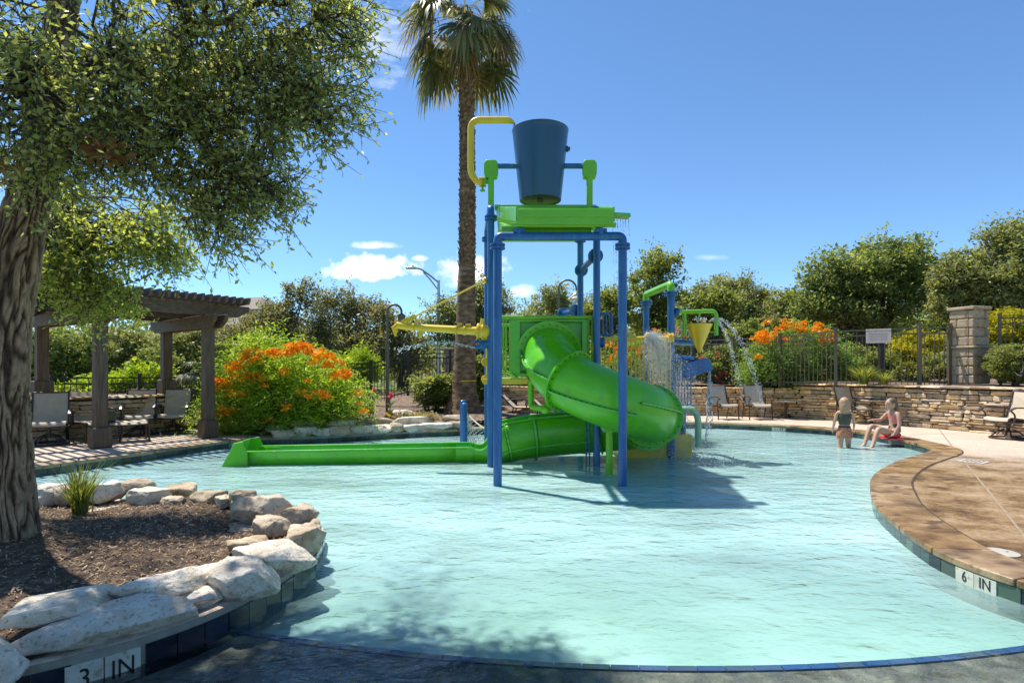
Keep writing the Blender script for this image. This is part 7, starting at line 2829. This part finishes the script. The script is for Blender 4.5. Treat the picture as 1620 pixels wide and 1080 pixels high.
def bark_tube(path, rad, nu, nv, seed, ridge=0.035, flare=0.0):
    """trunk with deep plated ridges"""
    P = [Vector(p) for p in path]
    cum = [0.0]
    for a_, b_ in zip(P, P[1:]):
        cum.append(cum[-1] + (b_ - a_).length)
    V = []
    PL = []
    for i in range(nv + 1):
        sarc = cum[-1] * i / nv
        k_ = 0
        while k_ < len(P) - 2 and sarc > cum[k_ + 1]:
            k_ += 1
        t = (sarc - cum[k_]) / (cum[k_ + 1] - cum[k_])
        c = P[k_].lerp(P[k_ + 1], t)
        r = rad[k_] * (1 - t) + rad[k_ + 1] * t
        z = sarc
        fl = 1 + flare * math.exp(-z / 0.16)
        for j in range(nu):
            an = 2 * math.pi * j / nu
            ca, sa = math.cos(an), math.sin(an)
            wob = noise.noise(Vector((ca * 1.3, sa * 1.3, z * 0.8 + seed))) * 0.10
            q = Vector((ca * r * 27, sa * r * 27, z * 3.4 + seed))
            q += Vector((noise.noise(q * 0.8), noise.noise(q * 0.8 + Vector((9, 0, 0))), 0)) * 0.9
            rid = min(1.0, abs(noise.noise(q)) * 3.4)
            q2 = q * 2.3 + Vector((5, 3, 1))
            rid = rid * (0.62 + 0.38 * min(1.0, abs(noise.noise(q2)) * 3.5)) + 0.10 * noise.noise(q * 5)
            crack = min(1.0, abs(noise.noise(Vector((ca * r * 10, sa * r * 10, z * 8 + seed)))) * 4)
            rr = r * fl * (1 + wob + 0.10 * (fl - 1) * math.sin(an * 5 + seed)) + ridge * (rid - 0.6) * (0.7 + 0.3 * crack) + 0.004 * noise.noise(Vector((ca * r * 90, sa * r * 90, z * 60)))
            V.append((c.x + rr * ca, c.y + rr * sa, c.z))
            PL.append(rid * (0.75 + 0.25 * crack))
    Fq = [(i * nu + j, i * nu + (j + 1) % nu, (i + 1) * nu + (j + 1) % nu, (i + 1) * nu + j) for i in range(nv) for j in range(nu)]
    return np.array(V), np.array(Fq), PL


def plates(o, PL):
    a_ = o.data.attributes.new('plate', 'FLOAT', 'POINT')
    a_.data.foreach_set('value', np.array(PL, dtype=np.float32))


def tp(px, py, Y=4.2):
    return at(px, py, Y)


V, Fq, PL = bark_tube([tp(8, 880), tp(2, 760), tp(-2, 620), tp(4, 500), tp(14, 430), tp(36, 350), tp(60, 270), tp(82, 160), tp(100, 20), tp(120, -160, 4.1)],
                  [0.205, 0.18, 0.165, 0.165, 0.172, 0.135, 0.125, 0.105, 0.09, 0.07], 220, 520, 3.0, 0.028, 0.22)
tr_ = np_obj('trunk', V, Fq, 'furrowed', NT, smooth=True)
plates(tr_, PL)
V, Fq, PL = bark_tube([tp(6, 520), tp(-14, 430), tp(-40, 330, 4.25), tp(-80, 180, 4.3), tp(-130, -40, 4.4)], [0.13, 0.13, 0.11, 0.09, 0.07], 120, 220, 8.0, 0.024)
plates(np_obj('second_stem', V, Fq, 'furrowed', tr_, smooth=True), PL)
# crown lobes (px, py, Y, rx, rz, ry metres, clumps)
LOB = [
    (180, 90, 3.7, 130, 95, 0.8, 46), (60, 150, 3.4, 110, 100, 0.7, 40), (120, 230, 3.9, 110, 55, 0.6, 34), (300, 60, 4.1, 130, 85, 0.9, 52), (240, 170, 4.3, 120, 70, 0.8, 46),
    (420, 40, 4.6, 105, 75, 0.9, 46), (500, 30, 4.9, 85, 55, 0.7, 34), (410, 140, 4.9, 95, 55, 0.7, 42), (505, 150, 5.1, 56, 50, 0.5, 24), (340, 210, 4.8, 100, 55, 0.6, 42),
    (475, 205, 5.1, 75, 32, 0.4, 22), (400, 270, 5.0, 65, 45, 0.5, 28), (330, 300, 4.9, 70, 50, 0.5, 30), (345, 350, 5.0, 50, 34, 0.4, 18), (415, 325, 5.1, 48, 20, 0.35, 14), (555, 60, 5.2, 30, 40, 0.4, 10),
    (20, 60, 4.4, 120, 120, 0.8, 34), (10, 250, 3.8, 70, 55, 0.5, 16), (250, 270, 4.6, 60, 40, 0.5, 18),
]
cl = []
for (px, py, Y, rx, rz, ry, n_) in LOB:
    Y = 3.3 + (Y - 3.4) * 0.52
    ry *= 0.85
    c = at(px, py, Y)
    s_ = Y / F
    cl.append(blob_centres((c.x, c.y, c.z), (rx * s_, ry, rz * s_), n_, shell=0.45, seed=int(px), lump=0.15))
C = np.concatenate(cl)
# the part of the crown above the picture, which shades the bed and the near water
HI = np.concatenate([blob_centres((-3.5, 4.4, 5.9), (1.6, 1.7, 0.9), 46, shell=0.3, seed=5), blob_centres((-4.3, 3.4, 5.0), (1.3, 1.2, 1.0), 30, shell=0.3, seed=6)])


def twig_leaves(C, twigs, tl, per, size, droop):
    """short twigs from every clump centre with leaves set along them"""
    n = len(C)
    out = unit(C - np.array([-3.4, 4.2, 3.6]))
    Ps, Ds, T0, T1 = [], [], [], []
    for k_ in range(twigs):
        d = unit(out * 0.55 + rng.normal(size=(n, 3)) * 0.8 + np.array([0, 0, -droop]))
        L = tl * rng.uniform(0.6, 1.25, size=(n, 1))
        st = C + rng.normal(size=(n, 3)) * tl * 0.25
        T0.append(st)
        T1.append(st + d * L + np.array([0, 0, -0.12]) * L)
        for j in range(per):
            u_ = (j + rng.random((n, 1))) / per
            P = st + d * L * u_ + np.array([0, 0, -0.12]) * L * u_ ** 2
            Ps.append(P)
            sd = unit(np.cross(d, rng.normal(size=(n, 3))))
            Ds.append(sd * 0.9 + d * 0.7 + np.array([0, 0, -0.25]))
    V, Fq = leaf_arrays(np.concatenate(Ps), size, aspect=0.46, up=0.35, dirs=np.concatenate(Ds), jit=0.22)
    return V, Fq, np.concatenate(T0), np.concatenate(T1)


def twig_mesh(T0, T1, r):
    n = len(T0)
    d = unit(T1 - T0)
    s_ = unit(np.cross(d, np.array([0.3, 0.2, 1.0])))
    u_ = np.cross(d, s_)
    V = np.empty((n, 6, 3))
    for j in range(3):
        a_ = 2 * math.pi * j / 3
        o_ = s_ * math.cos(a_) + u_ * math.sin(a_)
        V[:, j] = T0 + o_ * r
        V[:, 3 + j] = T1 + o_ * r * 0.3
    b_ = (np.arange(n) * 6)[:, None]
    Fq = np.concatenate([b_ + np.array([[j, (j + 1) % 3, 3 + (j + 1) % 3, 3 + j]]) for j in range(3)])
    return V.reshape(-1, 3), Fq


V, Fq, T0, T1 = twig_leaves(C, 7, 0.235, 7, 0.044, 0.15)
np_obj('crown', V, Fq, 'lf_near', NT)
V2, F2 = twig_mesh(T0, T1, 0.004)
np_obj('twigs', V2, F2, 'bark2', NT, kind='stuff')
V, Fq, T0, T1 = twig_leaves(HI, 9, 0.36, 8, 0.085, 0.1)
np_obj('upper_crown', V, Fq, 'lf_near', NT)
# limbs that reach the clumps
forks = [tp(36, 350), tp(60, 270), tp(82, 160), tp(100, 20), tp(-14, 430), tp(-60, 260, 4.25), tp(120, -120, 4.1)]
main = []
for (a_, b_, r_) in ((tp(60, 270), tp(250, 165, 3.87), 0.055), (tp(250, 165, 3.87), tp(420, 95, 4.03), 0.035), (tp(420, 95, 4.03), tp(500, 30, 4.13), 0.02), (tp(82, 160), tp(300, 40, 3.72), 0.05), (tp(300, 40, 3.72), tp(450, 10, 3.98), 0.028), (tp(250, 165, 3.87), tp(345, 250, 4.08), 0.024), (tp(345, 250, 4.08), tp(345, 340, 4.13), 0.012),
                     (tp(345, 250, 4.08), tp(430, 300, 4.18), 0.014), (tp(420, 95, 4.03), tp(500, 190, 4.18), 0.018), (tp(60, 270), tp(40, 120, 3.35), 0.04), (tp(82, 160), tp(170, 90, 3.46), 0.035), (tp(100, 20), tp(140, -250, 3.92), 0.06)):
    mb = MB()
    pl = limb_path(a_, b_, 0.03, 0.07, 9, r_ * 1000)
    mb.tube(pl, [r_ * (1 - 0.45 * j / 9) for j in range(10)], 8)
    obj('limb', mb, 'bark', tr_)
    main += [np.array(q) for q in pl]
main = np.array(main)
mb = MB()
for i in range(len(C)):
    if i % 2 and False:
        continue
    dd_ = np.linalg.norm(main - C[i], axis=1) + 0.4 * np.maximum(0, main[:, 0] - C[i][0])
    a_ = Vector(main[int(np.argmin(dd_))])
    pl = limb_path(a_, Vector(C[i]), 0.02, 0.10, 5, i)
    mb.tube(pl, [0.012 * (1 - 0.7 * j / 5) for j in range(6)], 5)
obj('branchlets', mb, 'bark2', NT, kind='stuff')
# a few dry leaf clusters
dry = np.concatenate([clump_points(np.array([[*at(px, py, Y)]]), 40, 0.10, 0.8) for px, py, Y in ((150, 245, 3.3), (165, 235, 3.3), (190, 243, 3.35), (12, 262, 3.2))])
M['lf_dry'] = tree_leaf('dry_leaf', (0.12, 0.06, 0.02), (0.22, 0.11, 0.045), (0.32, 0.18, 0.08), trans=0.3)
leaves('dry_leaves', dry, 0.05, 'lf_dry', NT, aspect=0.5)

# lighter young tree behind the trunk, its lower branches hang in front of the pergola
b0 = Vector((-5.3, 5.75, 0.2))
YT = thing('young_tree', 'young light green tree behind the near trunk hanging in front of the pergola', 'tree', b0)
LOB2 = [(130, 375, 5.4, 80, 55, 0.6, 40), (215, 385, 5.6, 60, 48, 0.5, 32), (110, 445, 5.3, 60, 40, 0.5, 26), (170, 470, 5.5, 50, 32, 0.4, 22), (90, 330, 5.6, 60, 50, 0.5, 22), (250, 350, 5.8, 45, 32, 0.4, 14), (265, 405, 5.7, 28, 20, 0.3, 8)]
cl = []
for (px, py, Y, rx, rz, ry, n_) in LOB2:
    c = at(px, py, Y)
    s_ = Y / F
    cl.append(blob_centres((c.x, c.y, c.z), (rx * s_, ry, rz * s_), n_, shell=0.45, seed=int(px), lump=0.15))
C2 = np.concatenate(cl)
V, Fq, T0, T1 = twig_leaves(C2, 9, 0.24, 8, 0.050, 0.2)
np_obj('crown', V, Fq, 'lf_lime', YT)
V2, F2 = twig_mesh(T0, T1, 0.003)
np_obj('twigs', V2, F2, 'bark2', YT, kind='stuff')
mb = MB()
top = at(60, 330, 5.7)
pth = limb_path(b0 - Vector((0, 0, 0.1)), top, 0, 0.04, 8, 4)
mb.tube(pth, [0.07 * (1 - 0.5 * j / 8) for j in range(9)], 10)
ty = obj('trunk', mb, 'bark2', YT)
mb = MB()
for i in range(0, len(C2)):
    pl = limb_path(pth[5 + i % 4], Vector(C2[i]), 0.12, 0.08, 5, i + 60)
    mb.tube(pl, [0.014 * (1 - 0.75 * j / 5) for j in range(6)], 5)
obj('limbs', mb, 'bark2', ty)

# ================================================================== people
def skin_mesh(name, verts, edges, radii, m, parent, sub=2, root=0):
    me = bpy.data.meshes.new(name)
    me.from_pydata([tuple(v) for v in verts], edges, [])
    o = bpy.data.objects.new(name, me)
    COL.objects.link(o)
    o.modifiers.new('skin', 'SKIN')
    sv_ = me.skin_vertices[0].data
    for i, r in enumerate(radii):
        sv_[i].radius = r if isinstance(r, tuple) else (r, r)
        sv_[i].use_root = (i == root)
    ss = o.modifiers.new('sub', 'SUBSURF')
    ss.levels = sub
    ss.render_levels = sub
    dg = bpy.context.evaluated_depsgraph_get()
    me2 = bpy.data.meshes.new_from_object(o.evaluated_get(dg))
    bpy.data.objects.remove(o)
    me2.name = name
    me2.materials.clear()
    me2.materials.append(M[m])
    me2.polygons.foreach_set('use_smooth', [True] * len(me2.polygons))
    o2 = bpy.data.objects.new(name, me2)
    COL.objects.link(o2)
    o2.parent = parent
    return o2


class Body:
    def __init__(self):
        self.v, self.e, self.r = [], [], []

    def pt(self, p, r, link=None):
        self.v.append(Vector(p))
        self.r.append(r)
        if link is not None:
            self.e.append((link, len(self.v) - 1))
        return len(self.v) - 1

    def chain(self, start, pts):
        k = start
        for p, r in pts:
            k = self.pt(p, r, k)
        return k

    def hand(self, wrist, d, up_, k, sc=1.0, curl=0.35):
        """palm, four fingers of unequal length and a thumb leaving its side"""
        d, up_ = Vector(d).normalized(), Vector(up_).normalized()
        s_ = d.cross(up_).normalized()
        w = self.v[wrist]
        palm = self.pt(w + d * 0.045 * sc, (0.022 * sc, 0.014 * sc), wrist)
        for i, (off, L) in enumerate(((-0.024, 0.052), (-0.008, 0.060), (0.008, 0.056), (0.023, 0.044))):
            b = w + d * 0.075 * sc + s_ * off * sc
            k1 = self.pt(b, 0.0085 * sc, palm)
            k2 = self.pt(b + d * L * 0.5 * sc - up_ * L * 0.12 * curl * sc, 0.0075 * sc, k1)
            self.pt(b + d * L * 0.95 * sc - up_ * L * 0.5 * curl * sc, 0.006 * sc, k2)
        t1 = self.pt(w + d * 0.04 * sc - s_ * 0.032 * sc, 0.009 * sc, palm)
        self.pt(w + d * 0.068 * sc - s_ * 0.045 * sc - up_ * 0.01, 0.007 * sc, t1)


def ell(mb, c, rx, ry, rz, rot=None, n=20, m=14):
    rot = rot or Matrix.Identity(3)
    b = MB().ball((0, 0, 0), 1.0, n, m)
    mb.add([Vector(c) + rot @ Vector((x * rx, y * ry, z * rz)) for x, y, z in b.v], b.f)
    return mb


def shell_loft(rings, n=24):
    """rings: (centre, rx, ry) -> closed band of cloth round the body"""
    V = []
    for c, rx, ry in rings:
        for j in range(n):
            a = 2 * math.pi * j / n
            V.append((c[0] + rx * math.cos(a), c[1] + ry * math.sin(a), c[2]))
    mb = MB()
    mb.add(V, [(i * n + j, i * n + (j + 1) % n, (i + 1) * n + (j + 1) % n, (i + 1) * n + j) for i in range(len(rings) - 1) for j in range(n)])
    return mb


# child wading, seen from behind and a little from the side, arms hanging; local y points at the camera's far side
ch_p = ground_at(1336, 708, 0.0)
child = thing('person', 'fair haired child with dark olive top and orange print shorts wading in the pool', 'person', (ch_p.x, ch_p.y, -0.30), R(-18))
B_ = Body()
pel = B_.pt((0, 0, 0.66), (0.105, 0.078))
w1 = B_.pt((0, 0.0, 0.76), (0.090, 0.066), pel)
w2 = B_.pt((0, -0.005, 0.88), (0.105, 0.072), w1)
w3 = B_.pt((0, 0.0, 0.985), (0.100, 0.065), w2)
nk = B_.pt((0, 0.005, 1.055), 0.040, w3)
hd0 = B_.pt((0, 0.015, 1.10), 0.040, nk)
for sg in (-1, 1):
    sh_ = B_.pt((sg * 0.125, 0.0, 0.995), 0.040, w3)
    el_ = B_.pt((sg * 0.175, 0.01 + 0.02 * sg, 0.82), 0.028, sh_)
    wr = B_.pt((sg * 0.185, 0.09, 0.66 + 0.05 * (sg > 0)), 0.021, el_)
    B_.hand(wr, (0.05 * sg, 0.5, -0.8), (sg, 0, 0), sg, 0.8)
    hip = B_.pt((sg * 0.068, 0.0, 0.60), (0.078, 0.076), pel)
    kn = B_.pt((sg * 0.085, 0.03 + 0.06 * sg, 0.33), 0.050, hip)
    an_ = B_.pt((sg * 0.09, -0.02 + 0.12 * sg, 0.06), 0.032, kn)
    ft = B_.pt((sg * 0.095, 0.06 + 0.12 * sg, 0.025), (0.036, 0.024), an_)
    B_.pt((sg * 0.10, 0.14 + 0.12 * sg, 0.02), (0.036, 0.018), ft)
bod = skin_mesh('body', B_.v, B_.e, B_.r, 'skin', child)
mb = MB()
ell(mb, (0, 0.02, 1.175), 0.078, 0.092, 0.108)
ell(mb, (0, 0.05, 1.135), 0.058, 0.06, 0.062)
ell(mb, (0, 0.112, 1.160), 0.013, 0.018, 0.020)
for sg in (-1, 1):
    ell(mb, (sg * 0.078, 0.02, 1.165), 0.012, 0.022, 0.030)
obj('head', mb, 'skin', child, world=False, angle=60)
mb = MB()
ell(mb, (0, 0.005, 1.195), 0.092, 0.102, 0.105)
ell(mb, (0, -0.05, 1.12), 0.080, 0.058, 0.12)
for j in range(26):
    a = R(200 + 140 * j / 25)
    x, y = 0.082 * math.cos(a), 0.075 * math.sin(a) + 0.0
    mb.tube([(x, y, 1.20), (x * 1.10, y * 1.15 - 0.01, 1.08), (x * 1.0, y * 1.05 - 0.005, 0.985 + 0.02 * math.sin(j * 2.3))], [0.02, 0.018, 0.006], 6)
obj('hair', mb, 'hair_light', child, world=False, angle=60)
obj('top', shell_loft([((0, 0, 0.76), 0.100, 0.080), ((0, -0.002, 0.82), 0.108, 0.086), ((0, -0.004, 0.90), 0.118, 0.088), ((0, 0, 0.98), 0.124, 0.080), ((0, 0, 1.03), 0.090, 0.060)]), 'olive', child, world=False, angle=60)
obj('shorts', shell_loft([((0, 0, 0.50), 0.148, 0.098), ((0, 0, 0.56), 0.152, 0.100), ((0, 0, 0.64), 0.130, 0.098), ((0, 0, 0.715), 0.108, 0.084)]), 'orangeprint', child, world=False, angle=60)
obj('waistband', shell_loft([((0, 0, 0.705), 0.112, 0.088), ((0, 0, 0.735), 0.106, 0.084)]), 'ink', child, world=False, angle=60)

# person sitting on the pool edge, turned to the left, feet towards the water
sp_ = ground_at(1413, 693, 0.15)
sit = thing('person', 'tanned person in a red and dark green swimsuit sitting on the pool edge', 'person', (sp_.x, sp_.y, 0.15), R(0))
B_ = Body()
pel = B_.pt((0.0, 0, 0.115), (0.115, 0.10))
w1 = B_.pt((0.03, 0, 0.24), (0.085, 0.095), pel)
w2 = B_.pt((0.035, 0, 0.38), (0.085, 0.115), w1)
w3 = B_.pt((0.0, 0, 0.50), (0.075, 0.11), w2)
nk = B_.pt((-0.02, 0, 0.575), 0.042, w3)
hd0 = B_.pt((-0.03, 0, 0.62), 0.042, nk)
for sg in (-1, 1):
    sh_ = B_.pt((0.0, sg * 0.155, 0.505), 0.045, w3)
    if sg < 0:
        el_ = B_.pt((-0.02, sg * 0.22, 0.29), 0.033, sh_)
        wr = B_.pt((-0.12, sg * 0.21, 0.11), 0.025, el_)
        B_.hand(wr, (-0.7, 0, -0.35), (0, 0, 1), 1, 0.95, 0.5)
    else:
        el_ = B_.pt((-0.12, sg * 0.20, 0.36), 0.033, sh_)
        wr = B_.pt((-0.30, sg * 0.16, 0.36), 0.025, el_)
        B_.hand(wr, (-0.9, -0.1, 0.0), (0, 0, 1), 1, 0.95, 0.6)
    hip = B_.pt((-0.06, sg * 0.085, 0.10), (0.085, 0.085), pel)
    kn = B_.pt((-0.42, sg * 0.12 - 0.06, 0.24 + 0.02 * sg), 0.058, hip)
    an_ = B_.pt((-0.60, sg * 0.13 - 0.16, -0.12), 0.036, kn)
    ft = B_.pt((-0.66, sg * 0.13 - 0.18, -0.16), (0.036, 0.028), an_)
    B_.pt((-0.77, sg * 0.13 - 0.20, -0.18), (0.036, 0.02), ft)
skin_mesh('body', B_.v, B_.e, B_.r, 'skin', sit)
mb = MB()
ell(mb, (-0.05, 0, 0.70), 0.098, 0.080, 0.112)
ell(mb, (-0.085, 0, 0.655), 0.062, 0.06, 0.066)
ell(mb, (-0.150, 0, 0.685), 0.018, 0.014, 0.022)
for sg in (-1, 1):
    ell(mb, (-0.04, sg * 0.08, 0.695), 0.024, 0.012, 0.032)
obj('head', mb, 'skin', sit, world=False, angle=60)
mb = MB()
for sg in (-1, 1):
    ell(mb, (-0.135, sg * 0.032, 0.712), 0.010, 0.014, 0.009)
obj('eyes', mb, 'ink', sit, world=False)
mb = MB()
ell(mb, (-0.025, 0, 0.735), 0.100, 0.090, 0.095)
ell(mb, (0.035, 0, 0.66), 0.055, 0.075, 0.12)
ell(mb, (0.055, 0, 0.56), 0.035, 0.055, 0.10)
obj('hair', mb, 'hair', sit, world=False, angle=60)
obj('swim_top', shell_loft([((0.045, 0, 0.30), 0.096, 0.112), ((0.040, 0, 0.36), 0.098, 0.126), ((0.02, 0, 0.44), 0.098, 0.128), ((0.0, 0, 0.49), 0.084, 0.118)]), 'pink', sit, world=False, angle=60)
obj('swim_waist', shell_loft([((0.01, 0, 0.13), 0.128, 0.118), ((0.025, 0, 0.20), 0.108, 0.108), ((0.04, 0, 0.30), 0.094, 0.108)]), 'darkgreen', sit, world=False, angle=60)
mb = MB()
ell(mb, (-0.02, 0, 0.075), 0.155, 0.150, 0.078)
obj('swim_bottom', mb, 'red', sit, world=False, angle=60)
tw = obj('towel', MB().box((sp_.x - 0.06, sp_.y - 0.02, 0.160), (0.52, 0.42, 0.016), 0.2), 'red', bevel=0.006)
tag(tw, 'red towel spread under the sitting person on the pool edge', 'towel')


# ================================================================== falling and spraying water
m, nt, b = new_mat('falling_water')
nt.nodes.remove(b)
tr = nt.nodes.new('ShaderNodeBsdfTransparent')
tr.inputs['Color'].default_value = (0.96, 0.98, 1.0, 1)
df = nt.nodes.new('ShaderNodeBsdfDiffuse')
df.inputs['Color'].default_value = (0.86, 0.90, 0.92, 1)
tl_ = nt.nodes.new('ShaderNodeBsdfTranslucent')
tl_.inputs['Color'].default_value = (0.86, 0.90, 0.92, 1)
gl = nt.nodes.new('ShaderNodeBsdfGlossy')
gl.inputs['Roughness'].default_value = 0.1
a1 = nt.nodes.new('ShaderNodeMixShader')
a1.inputs[0].default_value = 0.6
nt.links.new(df.outputs[0], a1.inputs[1])
nt.links.new(tl_.outputs[0], a1.inputs[2])
a2 = nt.nodes.new('ShaderNodeMixShader')
a2.inputs[0].default_value = 0.25
nt.links.new(a1.outputs[0], a2.inputs[1])
nt.links.new(gl.outputs[0], a2.inputs[2])
a3 = nt.nodes.new('ShaderNodeMixShader')
a3.inputs[0].default_value = 0.8
nt.links.new(tr.outputs[0], a3.inputs[1])
nt.links.new(a2.outputs[0], a3.inputs[2])
nt.links.new(a3.outputs[0], nt.nodes['Material Output'].inputs['Surface'])
M['fall'] = m


def drops(name, label, P, size, vel=None, cat='water spray', stretch=1.0):
    """small faceted drops, drawn out along their way"""
    P = np.asarray(P)
    n = len(P)
    v = unit(vel) if vel is not None else np.tile(np.array([0, 0, -1.0]), (n, 1))
    s_ = unit(np.cross(v, np.array([0.3, 0.9, 0.2])))
    u_ = np.cross(v, s_)
    r = size * rng.uniform(0.5, 1.3, size=(n, 1))
    l = r * stretch
    V = np.stack([P - v * l, P + s_ * r, P + u_ * r, P - s_ * r, P - u_ * r, P + v * l], 1).reshape(-1, 3)
    f = np.array([[0, 2, 1], [0, 3, 2], [0, 4, 3], [0, 1, 4], [5, 1, 2], [5, 2, 3], [5, 3, 4], [5, 4, 1]])
    Fq = (np.arange(n) * 6)[:, None, None] + f[None]
    o = np_obj(name, V, Fq.reshape(-1, 3), 'fall', None, smooth=True, kind='stuff')
    return tag(o, label, cat)


def jet(p0, v0, T, n, spread=0.02, g=9.8, grow=1.0):
    """drops of one thrown stream"""
    t = rng.uniform(0, T, n)
    p0, v0 = np.array(p0, float), np.array(v0, float)
    P = p0 + v0 * t[:, None] + np.array([0, 0, -0.5 * g]) * (t ** 2)[:, None]
    P = P + rng.normal(size=(n, 3)) * (spread * (0.15 + grow * t / T))[:, None]
    Vv = v0 + np.array([0, 0, -g]) * t[:, None]
    return P, Vv


# filler stream into the bucket
A_ = [jet((0.01, 9.66, 5.74), (0.35, 0, -0.1), 0.24, 160, 0.018)]
drops('water_stream', 'thin stream of water falling from the yellow filler pipe', np.concatenate([a[0] for a in A_]), 0.007, np.concatenate([a[1] for a in A_]), stretch=3.5)
# spout drips on the right of the roof
Pp, Vv = [], []
for i in range(7):
    a = jet((1.34 + i * 0.036, 7.62 + 0.02 * (i % 3), 3.56), (0.07, 0, 0), 0.42, 60, 0.006)
    Pp.append(a[0]), Vv.append(a[1])
    a = jet((1.40 + i * 0.02, 7.6, 2.8), (0.02, 0, -3.2), 0.28, 18, 0.02)
    Pp.append(a[0]), Vv.append(a[1])
drops('water_drips', 'thin strings of water dripping from the right end of the green roof', np.concatenate(Pp), 0.0035, np.concatenate(Vv), stretch=4)
# plume from the yellow rail
Pp, Vv = [], []
for i in range(260):
    a = jet((2.33, 9.74, 2.10), (rng.normal() * 0.42 + 0.62, rng.normal() * 0.35 - 0.2, rng.normal() * 0.35 + 0.3), 0.66, 90, 0.12)
    Pp.append(a[0]), Vv.append(a[1])
drops('water_plume', 'white plume of spray falling from the head on the yellow railing', np.concatenate(Pp), 0.0045, np.concatenate(Vv), stretch=1.2)
# curtain under the tilted trough
Pp, Vv = [], []
for i in range(16):
    a = jet((2.80 + i * 0.024, 9.86 + rng.normal() * 0.05, 1.50), (0.02, 0, -0.4), 0.46, 110, 0.018)
    Pp.append(a[0]), Vv.append(a[1])
drops('water_curtain', 'curtain of drops falling below the blue tilting trough', np.concatenate(Pp), 0.0042, np.concatenate(Vv), stretch=1.8)
a = jet((3.42, 9.86, 1.52), (0.06, 0, -0.2), 0.44, 420, 0.024)
a2_ = jet((3.42, 9.86, 1.52), (-0.10, 0, -0.2), 0.48, 260, 0.012)
drops('water_stream', 'pale stream pouring off the lip of the blue tilting trough', np.concatenate([a2_[0], a[0][:120]]), 0.009, np.concatenate([a2_[1], a[1][:120]]), stretch=3)
# bubbling crown on the cone and the arcs over its rim
Pp, Vv = [], []
for i in range(12):
    a = jet((3.29, 10.0, 2.36), (rng.normal() * 0.25, rng.normal() * 0.25, 1.1), 0.2, 40, 0.02)
    Pp.append(a[0]), Vv.append(a[1])
drops('water_crown', 'bubbling water above the yellow cone', np.concatenate(Pp), 0.010, np.concatenate(Vv), stretch=1.4)
Pp, Vv = [], []
for vx, vz, w in ((0.95, 1.05, 120), (1.25, 0.85, 150), (1.1, 0.55, 120), (1.5, 1.1, 100)):
    a = jet((3.46, 10.0, 2.38), (vx, rng.normal() * 0.3, vz), 0.66 if vz > 0.8 else 0.58, w * 3, 0.022)
    Pp.append(a[0]), Vv.append(a[1])
drops('water_arcs', 'arching streams of water thrown to the right of the yellow cone', np.concatenate(Pp), 0.0042, np.concatenate(Vv), stretch=2.2)
Pp, Vv = [], []
for i in range(6):
    q = (2.85 + i * 0.06, 9.98 + i * 0.04, 2.10)
    a = jet(q, (0.42, 0, 1.9), 0.20, 90, 0.004)
    Pp.append(a[0]), Vv.append(a[1])
drops('water_jets', 'fan of fine jets from the blue spray bar', np.concatenate(Pp), 0.006, np.concatenate(Vv), stretch=3)
# fountain heads on the tower's rail, and the gun's jet
Pp, Vv = [], []
for x in (-0.12, 0.06, 0.36, 0.55, 0.72, 0.02):
    a = jet((x, 9.3, 2.37), (rng.normal() * 0.12, 0, 1.15), 0.235, 46, 0.02)
    Pp.append(a[0]), Vv.append(a[1])
drops('water_jets', 'small bubbling jets along the top rail of the tower', np.concatenate(Pp), 0.007, np.concatenate(Vv), stretch=1.4)
q = at(752, 551, 8.9)
a = jet(q, (-4.2, 0.6, 1.35), 0.30, 260, 0.03)
drops('water_jet', 'thin white jet from the blue water cannon below the yellow boom', a[0], 0.006, a[1], stretch=3)
# drops landing round the legs on the right
Pp = np.stack([rng.normal(3.0, 0.42, 900), rng.normal(9.55, 0.4, 900), np.abs(rng.normal(0, 0.14, 900))], 1)
drops('splash_drops', 'splashing drops over the water right of the slide', Pp, 0.008, None, stretch=1.2)
Pp = np.stack([rng.normal(2.5, 0.5, 500), rng.normal(8.55, 0.3, 500), np.abs(rng.normal(0.5, 0.35, 500))], 1)
drops('splash_drops', 'fine drops in the air in front of the lower slide', Pp[:160], 0.005, None, stretch=1.2)
